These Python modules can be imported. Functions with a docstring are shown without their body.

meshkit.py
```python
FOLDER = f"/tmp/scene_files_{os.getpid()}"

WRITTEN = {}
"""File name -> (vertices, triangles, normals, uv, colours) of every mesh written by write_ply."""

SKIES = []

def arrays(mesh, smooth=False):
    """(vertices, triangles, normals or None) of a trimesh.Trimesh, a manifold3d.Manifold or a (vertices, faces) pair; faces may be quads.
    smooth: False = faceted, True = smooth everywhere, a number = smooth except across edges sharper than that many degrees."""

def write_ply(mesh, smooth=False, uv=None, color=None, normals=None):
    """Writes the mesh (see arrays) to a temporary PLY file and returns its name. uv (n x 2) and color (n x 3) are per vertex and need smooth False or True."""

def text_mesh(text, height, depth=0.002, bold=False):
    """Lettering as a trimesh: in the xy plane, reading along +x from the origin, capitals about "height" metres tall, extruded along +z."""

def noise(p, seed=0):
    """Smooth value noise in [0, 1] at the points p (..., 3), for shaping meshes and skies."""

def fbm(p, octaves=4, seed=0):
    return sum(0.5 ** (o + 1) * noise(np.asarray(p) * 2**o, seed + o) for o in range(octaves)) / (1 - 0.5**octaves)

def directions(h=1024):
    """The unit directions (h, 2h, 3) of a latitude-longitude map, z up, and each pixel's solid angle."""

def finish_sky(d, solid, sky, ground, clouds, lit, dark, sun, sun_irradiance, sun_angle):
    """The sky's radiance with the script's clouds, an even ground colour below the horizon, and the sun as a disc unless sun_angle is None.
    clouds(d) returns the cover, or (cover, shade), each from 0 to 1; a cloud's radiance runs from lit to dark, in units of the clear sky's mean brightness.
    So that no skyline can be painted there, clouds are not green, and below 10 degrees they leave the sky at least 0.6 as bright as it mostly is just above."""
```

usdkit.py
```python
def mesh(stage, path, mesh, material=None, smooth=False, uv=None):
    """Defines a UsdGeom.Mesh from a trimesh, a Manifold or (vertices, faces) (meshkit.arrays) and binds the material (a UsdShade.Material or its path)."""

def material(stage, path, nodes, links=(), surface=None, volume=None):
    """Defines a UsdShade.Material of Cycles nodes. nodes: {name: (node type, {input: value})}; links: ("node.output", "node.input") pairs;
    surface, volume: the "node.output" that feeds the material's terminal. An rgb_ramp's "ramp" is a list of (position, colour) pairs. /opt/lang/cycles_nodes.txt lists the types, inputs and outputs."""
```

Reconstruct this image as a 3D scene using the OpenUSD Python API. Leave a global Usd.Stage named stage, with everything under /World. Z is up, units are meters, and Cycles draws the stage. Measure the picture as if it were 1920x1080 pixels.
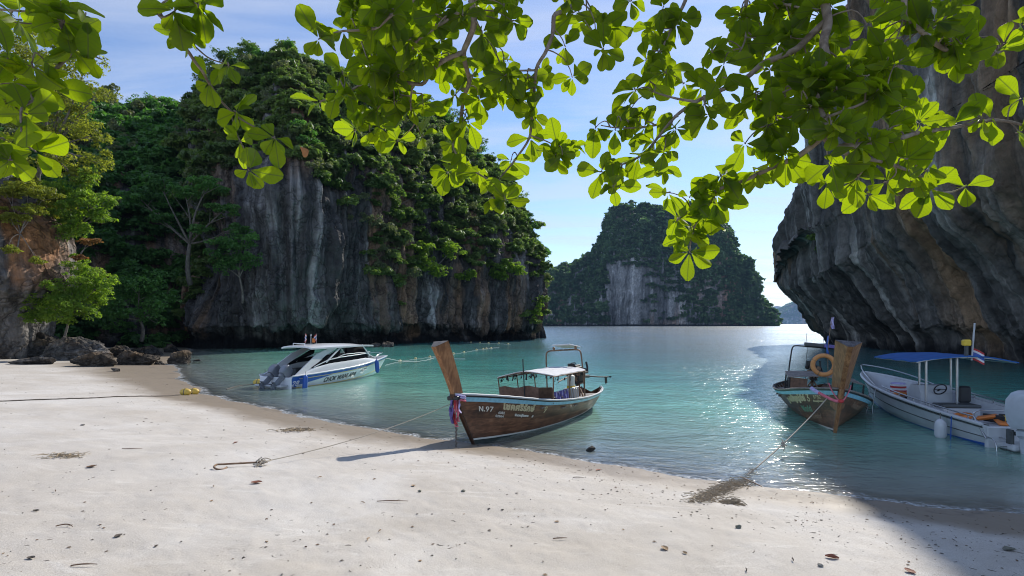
import math, random
import numpy as np, trimesh, usdkit, meshkit
from meshkit import fbm, noise
from scipy.interpolate import PchipInterpolator, CubicSpline
from pxr import Usd, UsdGeom, UsdLux, UsdShade, Gf, Sdf, Vt

stage = Usd.Stage.CreateInMemory()
UsdGeom.SetStageUpAxis(stage, 'Z')
UsdGeom.SetStageMetersPerUnit(stage, 1.0)
UsdGeom.Xform.Define(stage, '/World')
UsdGeom.Scope.Define(stage, '/World/Looks')

# ---------------------------------------------------------------- camera, sky, sun, exposure
FPX, HZ, CAMZ = 1920 * 20 / 36, 607.0, 3.0          # focal length in photograph pixels, horizon row, eye height over the sea
cam = UsdGeom.Camera.Define(stage, '/World/camera')
cam.CreateFocalLengthAttr(20.0)
cam.CreateHorizontalApertureAttr(36.0)
cam.CreateVerticalApertureAttr(36.0 * 9 / 16)
cam.CreateVerticalApertureOffsetAttr((HZ - 540) * 36 / 1920)
cam.CreateClippingRangeAttr(Gf.Vec2f(0.1, 20000))
cam.AddTranslateOp().Set(Gf.Vec3d(0, 0, CAMZ))
cam.AddRotateXOp().Set(90.0)
cam.CreateExposureAttr(0.45)

SUN_AZ, SUN_EL = math.radians(32.5), math.radians(37.0)
SUN = np.array([math.sin(SUN_AZ) * math.cos(SUN_EL), math.cos(SUN_AZ) * math.cos(SUN_EL), math.sin(SUN_EL)])
sun = UsdLux.DistantLight.Define(stage, '/World/sun')
sun.CreateIntensityAttr(0.95)
sun.CreateAngleAttr(0.6)
sun.CreateNormalizeAttr(True)
sun.CreateColorAttr(Gf.Vec3f(1.0, 0.95, 0.87))
sun.AddRotateZOp().Set(-math.degrees(SUN_AZ))
sun.AddRotateXOp().Set(90.0 + math.degrees(SUN_EL) - 180.0 + 0.0)

sky = UsdLux.DomeLight.Define(stage, '/World/sky')
SKY_STRENGTH = 0.11
skym = usdkit.material(stage, '/World/Looks/sky_look', {
    'tc': ('texture_coordinate', {}),
    'sky': ('sky_texture', {'sky_type': 'single_scattering', 'sun_disc': False, 'sun_elevation': SUN_EL, 'sun_rotation': SUN_AZ,
                            'air_density': 1.0, 'aerosol_density': 0.13, 'ozone_density': 2.0, 'altitude': 10.0}),
    'sep': ('separate_xyz', {}),
    'zz': ('math', {'math_type': 'add', 'value2': 0.12}),
    'zc': ('math', {'math_type': 'maximum', 'value2': 0.04}),
    'px': ('math', {'math_type': 'divide'}), 'py': ('math', {'math_type': 'divide'}),
    'cmb': ('combine_xyz', {'z': 0.0}),
    'map': ('mapping', {'rotation': (0, 0, 0.5), 'scale': (0.55, 1.9, 1.0), 'location': (3.1, 1.7, 0)}),
    'n1': ('noise_texture', {'scale': 1.3, 'detail': 7.0, 'roughness': 0.58, 'distortion': 0.5}),
    'r1': ('rgb_ramp', {'ramp': [(0.40, (0, 0, 0)), (0.58, (0.7, 0.7, 0.7)), (0.8, (1, 1, 1))]}),
    'mul': ('math', {'math_type': 'multiply', 'value2': 0.62}),
    'tint': ('mix_color', {'blend_type': 'multiply', 'fac': 1.0, 'b': (0.89, 0.94, 1.09)}),
    'mix': ('mix_color', {'b': (4.9, 5.3, 6.3)}),
    'bg': ('background_shader', {'strength': SKY_STRENGTH}),
}, [('tc.generated', 'sep.vector'), ('sep.z', 'zz.value1'), ('zz.value', 'zc.value1'), ('sep.x', 'px.value1'), ('zc.value', 'px.value2'),
    ('sep.y', 'py.value1'), ('zc.value', 'py.value2'), ('px.value', 'cmb.x'), ('py.value', 'cmb.y'), ('cmb.vector', 'map.vector'),
    ('map.vector', 'n1.vector'), ('n1.fac', 'r1.fac'), ('r1.color', 'mul.value1'), ('mul.value', 'mix.fac'), ('sky.color', 'tint.a'), ('tint.result', 'mix.a'),
    ('mix.result', 'bg.color')], surface='bg.background')
UsdShade.MaterialBindingAPI.Apply(sky.GetPrim()).Bind(skym)

# ---------------------------------------------------------------- helpers: prims, names, labels
_used = {}
def numbered(parent, name):
    k = (str(parent), name)
    n = _used.get(k, 0); _used[k] = n + 1
    return name if n == 0 else f'{name}_{n:03d}'

def keys(prim, label=None, cat=None, group=None, kind=None):
    for k, v in (('label', label), ('category', cat), ('group', group), ('kind', kind)):
        if v: prim.SetCustomDataByKey(k, v)
    return prim

def thing(name, label, cat, loc=(0, 0, 0), rz=0.0, group=None):
    p = '/World/' + numbered('/World', name)
    x = UsdGeom.Xform.Define(stage, p)
    x.AddTranslateOp().Set(Gf.Vec3d(*map(float, loc)))
    if rz: x.AddRotateZOp().Set(math.degrees(rz))
    keys(x.GetPrim(), label, cat, group)
    return p

def part(parent, name, mesh, mat, smooth=35, uv=None, label=None, kind=None):
    p = parent + '/' + numbered(parent, name)
    if hasattr(mesh, 'get'): mesh = mesh.get()
    m = usdkit.mesh(stage, p, mesh, M[mat] if isinstance(mat, str) else mat, smooth=smooth, uv=uv)
    keys(m.GetPrim(), label, None, None, kind)
    return p

def solo(name, mesh, mat, label=None, cat=None, group=None, kind=None, smooth=35, uv=None):
    p = part('/World', name, mesh, mat, smooth, uv)
    keys(stage.GetPrimAtPath(p), label, cat, group, kind)
    return p

def copy_of(src, name, loc, rz, label, cat, group=None, scale=None, tilt=0.0):
    p = '/World/' + numbered('/World', name)
    x = UsdGeom.Xform.Define(stage, p)
    x.GetPrim().GetReferences().AddInternalReference(src)
    x.GetPrim().SetInstanceable(True)
    x.ClearXformOpOrder()
    x.AddTranslateOp(opSuffix='place').Set(Gf.Vec3d(*map(float, loc)))
    x.AddRotateZOp(opSuffix='turn').Set(math.degrees(rz))
    if tilt: x.AddRotateXOp(opSuffix='tilt').Set(math.degrees(tilt))
    if scale is not None: x.AddScaleOp(opSuffix='size').Set(Gf.Vec3f(*np.broadcast_to(scale, 3).astype(float).tolist()))
    keys(x.GetPrim(), label, cat, group)
    return p

def class_prim(name):
    p = '/World/Kinds/' + name
    if not stage.GetPrimAtPath('/World/Kinds'): stage.CreateClassPrim('/World/Kinds')
    UsdGeom.Xform.Define(stage, p)
    return p

# ---------------------------------------------------------------- helpers: places
def at(u, v, Y):
    """The point at depth Y behind pixel (u, v) of the photograph."""
    return np.array([(u - 960) / FPX * Y, Y, CAMZ - (v - HZ) / FPX * Y])

def on_sea(u, v, z=0.0):
    Y = (CAMZ - z) * FPX / (v - HZ)
    return np.array([(u - 960) / FPX * Y, Y, z])

# ---------------------------------------------------------------- helpers: meshes
def unit(v):
    v = np.asarray(v, float); return v / max(np.linalg.norm(v), 1e-12)

class MB:
    def __init__(self): self.p = []
    def add(self, v, f):
        v = np.asarray(v, float); f = np.asarray(f, int)
        if f.shape[1] == 4: f = np.vstack([f[:, [0, 1, 2]], f[:, [0, 2, 3]]])
        self.p.append((v, f)); return self
    def mesh(self, m): return self.add(m.vertices, m.faces)
    def box(self, c, s, R=None, bevel=0.0):
        if bevel > 0:
            b = min(bevel, min(s) * 0.45); h = np.array(s) / 2
            pts = []
            for a in np.ndindex(2, 2, 2):
                sg = np.array(a) * 2 - 1
                for k in range(3):
                    d = np.full(3, b); d[k] = 0; pts.append(sg * (h - d))
            m = trimesh.convex.convex_hull(np.array(pts))
            v, f = np.array(m.vertices), np.array(m.faces)
        else:
            m = trimesh.creation.box(s); v, f = np.array(m.vertices), np.array(m.faces)
        if R is not None: v = v @ np.asarray(R).T
        return self.add(v + np.asarray(c), f)
    def tube(self, pts, r, n=8, caps=True):
        v, f = tube_mesh(pts, r, n, caps); return self.add(v, f)
    def ball(self, c, r, n=2, scale=(1, 1, 1)):
        m = trimesh.creation.icosphere(subdivisions=n, radius=1.0)
        return self.add(m.vertices * r * np.array(scale) + np.asarray(c), m.faces)
    def torus(self, c, R, r, axis=(0, 0, 1), n=28, k=10, arc=(0, 2 * math.pi)):
        a = np.linspace(arc[0], arc[1], n)
        e3 = unit(axis); e1 = unit(np.cross(e3, [0.3, 0.9, 0.2])); e2 = np.cross(e3, e1)
        pts = np.asarray(c) + R * (np.cos(a)[:, None] * e1 + np.sin(a)[:, None] * e2)
        return self.tube(pts, r, k)
    def prism(self, poly, z0, z1):
        from shapely.geometry import Polygon
        m = trimesh.creation.extrude_polygon(Polygon(poly), z1 - z0, engine='earcut')
        return self.add(m.vertices + [0, 0, z0], m.faces)
    def grid(self, P, close_u=False, flip=False):
        P = np.asarray(P); a, b = P.shape[:2]
        i = np.arange(a * b).reshape(a, b)
        if close_u: i = np.vstack([i, i[:1]])
        q = np.stack([i[:-1, :-1], i[1:, :-1], i[1:, 1:], i[:-1, 1:]], -1).reshape(-1, 4)
        if flip: q = q[:, ::-1]
        return self.add(P.reshape(-1, 3), q)
    def get(self):
        vs, fs, n = [], [], 0
        for v, f in self.p:
            vs.append(v); fs.append(f + n); n += len(v)
        return np.vstack(vs), np.vstack(fs)
    def moved(self, R=None, t=(0, 0, 0)):
        v, f = self.get()
        if R is not None: v = v @ np.asarray(R).T
        o = MB(); o.add(v + np.asarray(t), f); return o

def tube_mesh(pts, r, n=8, caps=True):
    pts = np.asarray(pts, float); m = len(pts)
    r = np.broadcast_to(np.asarray(r, float), m) if np.ndim(r) == 0 or len(r) == m else np.interp(np.linspace(0, 1, m), np.linspace(0, 1, len(r)), r)
    t = np.gradient(pts, axis=0); t /= np.maximum(np.linalg.norm(t, axis=1, keepdims=True), 1e-12)
    e = np.array([0, 0, 1.0]) if abs(t[0][2]) < 0.9 else np.array([1.0, 0, 0])
    e1 = unit(e - t[0] * (e @ t[0]))
    a = np.linspace(0, 2 * np.pi, n, endpoint=False); V = []
    for k in range(m):
        e1 = unit(e1 - t[k] * (e1 @ t[k])); e2 = np.cross(t[k], e1)
        V.append(pts[k] + r[k] * (np.cos(a)[:, None] * e1 + np.sin(a)[:, None] * e2))
    V = np.array(V).reshape(-1, 3)
    i = np.arange(m * n).reshape(m, n); j = np.roll(i, -1, axis=1)
    F = np.stack([i[:-1], j[:-1], j[1:], i[1:]], -1).reshape(-1, 4)
    F = np.vstack([F[:, [0, 1, 2]], F[:, [0, 2, 3]]])
    if caps:
        c0, c1 = len(V), len(V) + 1
        V = np.vstack([V, pts[0], pts[-1]])
        F = np.vstack([F, np.stack([np.full(n, c0), j[0], i[0]], -1), np.stack([np.full(n, c1), i[-1], j[-1]], -1)])
    return V, F

def smooth_path(pts, n, kind='pchip'):
    pts = np.asarray(pts, float)
    d = np.concatenate([[0], np.cumsum(np.linalg.norm(np.diff(pts, axis=0), axis=1))])
    f = PchipInterpolator(d, pts, axis=0) if kind == 'pchip' else CubicSpline(d, pts, axis=0)
    return f(np.linspace(0, d[-1], n))

def sag(a, b, s, n=16):
    t = np.linspace(0, 1, n)[:, None]
    p = np.asarray(a) * (1 - t) + np.asarray(b) * t
    p[:, 2] -= s * 4 * (t * (1 - t))[:, 0]
    return p

def rotz(a):
    c, s = math.cos(a), math.sin(a); return np.array([[c, -s, 0], [s, c, 0], [0, 0, 1.0]])

def frame_to(d, up=(0, 0, 1)):
    """Rotation whose z column is d."""
    d = unit(d); x = np.cross(up, d)
    if np.linalg.norm(x) < 1e-6: x = np.array([1.0, 0, 0])
    x = unit(x); return np.stack([x, np.cross(d, x), d], 1)

def sstep(a, b, x):
    t = np.clip((np.asarray(x, float) - a) / (b - a), 0, 1); return t * t * (3 - 2 * t)

# ---------------------------------------------------------------- materials
M = {}
def mat(name, nodes, links=(), surface='p.BSDF', volume=None):
    M[name] = usdkit.material(stage, f'/World/Looks/{name}', nodes, links, surface=surface, volume=volume); return M[name]

def plain(name, col, rough=0.5, metal=0.0, var=0.18, scale=6.0, bump=0.0, spec=0.5, coat=0.0):
    """Paint, cloth, metal: one colour with some blotches of wear."""
    c = np.array(col, float)
    nodes = {'tc': ('texture_coordinate', {}), 'n': ('noise_texture', {'scale': scale, 'detail': 5.0, 'roughness': 0.65}),
             'r': ('rgb_ramp', {'ramp': [(0.3, tuple(c * (1 - var))), (0.55, tuple(c)), (0.8, tuple(np.minimum(c * (1 + var * 0.6), 0.9)))]}),
             'p': ('principled_bsdf', {'roughness': rough, 'metallic': metal, 'specular_ior_level': spec, 'coat_weight': coat})}
    links = [('tc.object', 'n.vector'), ('n.fac', 'r.fac'), ('r.color', 'p.base_color')]
    if bump:
        nodes['n2'] = ('noise_texture', {'scale': scale * 6, 'detail': 3.0})
        nodes['b'] = ('bump', {'strength': bump, 'distance': 0.01})
        links += [('tc.object', 'n2.vector'), ('n2.fac', 'b.height'), ('b.normal', 'p.normal')]
    return mat(name, nodes, links)

def rock_look(name, dark, mid, pale, ochre, white, tide=1.6, su=0.30, sv=0.022, ochre_at=(0.52, 0.68), tide_col=(0.012, 0.012, 0.013), crack=0.35, crk=0.8):
    """Limestone: stains that run down the face (st = metres along and down the face), rough blotches, a black tide band."""
    return mat(name, {
        'uv': ('uvmap', {'attribute': 'st'}), 'geo': ('geometry', {}),
        'm1': ('mapping', {'scale': (su, sv, 1)}), 'n1': ('noise_texture', {'scale': 1.0, 'detail': 8.0, 'roughness': 0.6, 'distortion': 0.7}),
        'r1': ('rgb_ramp', {'ramp': [(0.28, dark), (0.43, tuple(np.array(mid) * 0.6)), (0.55, mid), (0.66, pale), (0.8, white)]}),
        'm2': ('mapping', {'scale': (su * 0.45, sv * 0.8, 1), 'location': (7.3, 2.1, 0)}), 'n2': ('noise_texture', {'scale': 1.0, 'detail': 6.0, 'roughness': 0.55, 'distortion': 0.5}),
        'r2': ('rgb_ramp', {'ramp': [(ochre_at[0], (0, 0, 0)), (ochre_at[1], (0.85, 0.85, 0.85))]}),
        'mx': ('mix_color', {'b': ochre}),
        'n3': ('noise_texture', {'scale': 0.55, 'detail': 8.0, 'roughness': 0.7}),
        'r3': ('rgb_ramp', {'ramp': [(0.25, (0.3, 0.3, 0.32)), (0.5, (0.9, 0.9, 0.9)), (0.75, (1.45, 1.45, 1.45))]}),
        'ml': ('mix_color', {'blend_type': 'multiply', 'fac': 1.0}),
        'm5': ('mapping', {'scale': (su * 5, sv * 2.5, 1)}), 'n5': ('noise_texture', {'scale': 1.0, 'detail': 5.0, 'roughness': 0.65, 'distortion': 0.4}),
        'r5': ('rgb_ramp', {'ramp': [(0.3, (0.45, 0.45, 0.46)), (0.55, (1, 1, 1)), (0.75, (1.5, 1.48, 1.45))]}),
        'ml5': ('mix_color', {'blend_type': 'multiply', 'fac': 0.8}),
        'cn': ('noise_texture', {'scale': 0.5, 'detail': 3.0}), 'cv': ('mix_color', {'blend_type': 'linear_light', 'fac': 1.1}), 'cm': ('mapping', {'scale': (crack, crack, crack * 0.55)}), 'vo': ('voronoi_texture', {'feature': 'distance_to_edge', 'scale': 1.0, 'detail': 1.0, 'roughness': 0.6}), 'vr': ('rgb_ramp', {'ramp': [(0.0, (0.22, 0.22, 0.22)), (0.045, (0.85, 0.85, 0.85)), (0.16, (1, 1, 1))]}), 'mlc': ('mix_color', {'blend_type': 'multiply', 'fac': crk}),
        'sep': ('separate_xyz', {}), 'n4': ('noise_texture', {'scale': 0.4, 'detail': 4.0}), 'n4m': ('math', {'math_type': 'multiply_add', 'value2': -5.0, 'value3': 2.5}),
        'tz': ('math', {'math_type': 'add'}), 'tr': ('map_range', {'range_type': 'smoothstep', 'from_min': tide - 0.7, 'from_max': tide + 0.9, 'to_min': 1.0, 'to_max': 0.0}),
        'tm': ('mix_color', {'b': tide_col}),
        'bh': ('noise_texture', {'scale': 1.6, 'detail': 9.0, 'roughness': 0.65}), 'b': ('bump', {'strength': 0.7, 'distance': 0.35}),
        'b5': ('bump', {'strength': 0.5, 'distance': 0.3}), 'bc': ('bump', {'strength': 0.7 * crk, 'distance': 0.4}), 'vb': ('map_range', {'from_min': 0.0, 'from_max': 0.15, 'to_min': 0.0, 'to_max': 1.0, 'clamp': True}),
        'p': ('principled_bsdf', {'roughness': 0.85, 'specular_ior_level': 0.25}),
    }, [('uv.UV', 'm1.vector'), ('m1.vector', 'n1.vector'), ('n1.fac', 'r1.fac'), ('uv.UV', 'm2.vector'), ('m2.vector', 'n2.vector'), ('n2.fac', 'r2.fac'),
        ('r1.color', 'mx.a'), ('r2.color', 'mx.fac'), ('geo.position', 'n3.vector'), ('n3.fac', 'r3.fac'), ('mx.result', 'ml.a'), ('r3.color', 'ml.b'),
        ('uv.UV', 'm5.vector'), ('m5.vector', 'n5.vector'), ('n5.fac', 'r5.fac'), ('ml.result', 'ml5.a'), ('r5.color', 'ml5.b'),
        ('geo.position', 'sep.vector'), ('geo.position', 'n4.vector'), ('n4.fac', 'n4m.value1'), ('sep.z', 'tz.value1'), ('n4m.value', 'tz.value2'),
        ('geo.position', 'cm.vector'), ('cm.vector', 'cv.a'), ('geo.position', 'cn.vector'), ('cn.color', 'cv.b'), ('cv.result', 'vo.vector'), ('vo.distance', 'vr.fac'), ('ml5.result', 'mlc.a'), ('vr.color', 'mlc.b'),
        ('tz.value', 'tr.value'), ('tr.result', 'tm.fac'), ('mlc.result', 'tm.a'), ('tm.result', 'p.base_color'), ('geo.position', 'bh.vector'), ('bh.fac', 'b.height'),
        ('n5.fac', 'b5.height'), ('b.normal', 'b5.normal'), ('vo.distance', 'vb.value'), ('vb.result', 'bc.height'), ('b5.normal', 'bc.normal'), ('bc.normal', 'p.normal')])

def leaf_look(name, dark, mid, light, trans, tw=0.4, scale=0.25, rough=0.5):
    """Foliage: tone varies from clump to clump and leaf to leaf; light passes through the leaves."""
    return mat(name, {
        'geo': ('geometry', {}), 'n': ('noise_texture', {'scale': scale, 'detail': 3.0, 'roughness': 0.6}),
        'isl': ('math', {'math_type': 'multiply_add', 'value2': 0.34, 'value3': -0.17}), 'ob': ('math', {'math_type': 'multiply_add', 'value2': 0.7, 'value3': -0.35}), 'n2': ('noise_texture', {'scale': scale * 5.5, 'detail': 2.0}),
        'a1': ('math', {'math_type': 'add'}), 'a2': ('math', {'math_type': 'add'}),
        'r': ('rgb_ramp', {'ramp': [(0.2, dark), (0.5, mid), (0.85, light)]}),
        'tm': ('mix_color', {'blend_type': 'multiply', 'fac': 1.0, 'b': trans}),
        'p': ('principled_bsdf', {'roughness': rough, 'specular_ior_level': 0.3}), 't': ('translucent_bsdf', {}), 'm': ('mix_closure', {'fac': tw}),
    }, [('geo.position', 'n.vector'), ('geo.random_per_island', 'isl.value1'), ('geo.position', 'n2.vector'), ('n2.fac', 'ob.value1'), ('n.fac', 'a1.value1'), ('isl.value', 'a1.value2'),
        ('a1.value', 'a2.value1'), ('ob.value', 'a2.value2'), ('a2.value', 'r.fac'), ('r.color', 'p.base_color'), ('r.color', 'tm.a'), ('tm.result', 't.color'),
        ('p.BSDF', 'm.closure1'), ('t.BSDF', 'm.closure2')], surface='m.closure')

def wood_look(name, dark, mid, light, scale=(1.2, 14, 14), rough=0.5, wear=0.25, seams=0):
    nodes = {
        'tc': ('texture_coordinate', {}), 'm': ('mapping', {'scale': scale}), 'n': ('noise_texture', {'scale': 1.6, 'detail': 8.0, 'roughness': 0.65, 'distortion': 0.8}),
        'r': ('rgb_ramp', {'ramp': [(0.3, dark), (0.5, mid), (0.72, light)]}),
        'n2': ('noise_texture', {'scale': 1.7, 'detail': 5.0, 'roughness': 0.7}), 'r2': ('rgb_ramp', {'ramp': [(0.35, (1 - wear,) * 3), (0.65, (1 + wear * 0.6,) * 3)]}),
        'x': ('mix_color', {'blend_type': 'multiply', 'fac': 1.0}), 'b': ('bump', {'strength': 0.25, 'distance': 0.01}),
        'p': ('principled_bsdf', {'roughness': rough, 'specular_ior_level': 0.4})}
    links = [('tc.object', 'm.vector'), ('m.vector', 'n.vector'), ('n.fac', 'r.fac'), ('tc.object', 'n2.vector'), ('n2.fac', 'r2.fac'), ('r.color', 'x.a'), ('r2.color', 'x.b'),
             ('n.fac', 'b.height'), ('b.normal', 'p.normal')]
    if seams:                                                          # planks: dark caulked seams and a tone for each strake (st = metres along, share of height)
        nodes |= {'uv': ('uvmap', {'attribute': 'st'}), 'us': ('separate_xyz', {}), 'k': ('math', {'math_type': 'multiply', 'value2': float(seams)}), 'fr': ('math', {'math_type': 'fraction'}), 'fl': ('math', {'math_type': 'floor'}),
                  'wn': ('white_noise_texture', {'dimensions': '1D'}), 'wr': ('map_range', {'from_min': 0.0, 'from_max': 1.0, 'to_min': 0.72, 'to_max': 1.2}), 'sr': ('map_range', {'from_min': 0.0, 'from_max': 0.07, 'to_min': 0.35, 'to_max': 1.0, 'clamp': True}),
                  'sm': ('math', {'math_type': 'multiply'}), 'cc': ('combine_color', {}), 'y': ('mix_color', {'blend_type': 'multiply', 'fac': 1.0})}
        links += [('uv.UV', 'us.vector'), ('us.y', 'k.value1'), ('k.value', 'fr.value1'), ('k.value', 'fl.value1'), ('fl.value', 'wn.w'), ('wn.value', 'wr.value'), ('fr.value', 'sr.value'), ('wr.result', 'sm.value1'), ('sr.result', 'sm.value2'),
                  ('sm.value', 'cc.r'), ('sm.value', 'cc.g'), ('sm.value', 'cc.b'), ('x.result', 'y.a'), ('cc.color', 'y.b'), ('y.result', 'p.base_color')]
    else: links.append(('x.result', 'p.base_color'))
    return mat(name, nodes, links)
# ---------------------------------------------------------------- the beach and the sea
WATERLINE = smooth_path([(-60, 90), (-45, 76), (-36, 64), (-31.5, 53), (-27, 45), (-22.8, 38.6), (-16.2, 28.3), (-10.3, 21.6), (-6.07, 18), (-2.3, 15.2), (0.5, 13.2), (3.1, 11.5),
                         (4.85, 10.56), (6.7, 9.6), (8.3, 9.2), (14, 8), (30, 5), (90, -8)], 240)

def shore(x, y):
    """Signed distance to the waterline in plan, positive on land."""
    x = np.asarray(x, float); y = np.asarray(y, float)
    P = np.stack([x.ravel(), y.ravel()], 1); out = np.empty(len(P))
    A, B = WATERLINE[:-1], WATERLINE[1:]; D = B - A; L = (D ** 2).sum(1)
    for i in range(0, len(P), 20000):
        q = P[i:i + 20000, None] - A
        t = np.clip((q * D).sum(-1) / L, 0, 1)
        r = q - t[..., None] * D; d2 = (r ** 2).sum(-1); k = d2.argmin(1); j = np.arange(len(k))
        s = D[k, 0] * q[j, k, 1] - D[k, 1] * q[j, k, 0]
        out[i:i + 20000] = np.where(s < 0, 1, -1) * np.sqrt(d2[j, k])
    return out.reshape(x.shape)

def ground_z(x, y, d=None, fine=True):
    x = np.asarray(x, float); y = np.asarray(y, float)
    if d is None: d = shore(x, y)
    slope = 0.125 + (0.036 - 0.125) * sstep(13, 40, y)
    top = 1.5 + (0.9 - 1.5) * sstep(15, 45, y)
    land = top * (1 - np.exp(-np.maximum(d, 0) * slope / top))
    sea = -3.6 * (1 - np.exp(np.minimum(d, 0) * 0.034))
    z = np.where(d > 0, land, sea)
    p = np.stack([x, y, 0 * x], -1)
    near = np.exp(-np.hypot(x, y) / 60.0) * sstep(-6, 1.0, d)
    z = z + near * ((fbm(p * 0.45, 3, 5) - 0.5) * 0.13 + (fbm(p * 2.2 + 9, 3, 8) - 0.5) * 0.045)
    if fine: z = z + near * (fbm(p * 9.0, 2, 11) - 0.5) * 0.016
    return z

def on_sand(u, v):
    """Where the ray through pixel (u, v) meets the beach."""
    d = np.array([(u - 960) / FPX, 1.0, -(v - HZ) / FPX])
    Y = np.linspace(2.5, 70, 700); g = ground_z(d[0] * Y, Y)
    k = np.argmax(CAMZ + d[2] * Y < g)
    Ys = np.linspace(Y[max(k - 1, 0)], Y[k], 60); g = ground_z(d[0] * Ys, Ys)
    k = np.argmax(CAMZ + d[2] * Ys <= g)
    return np.array([d[0] * Ys[k], Ys[k], g[k]])

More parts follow.
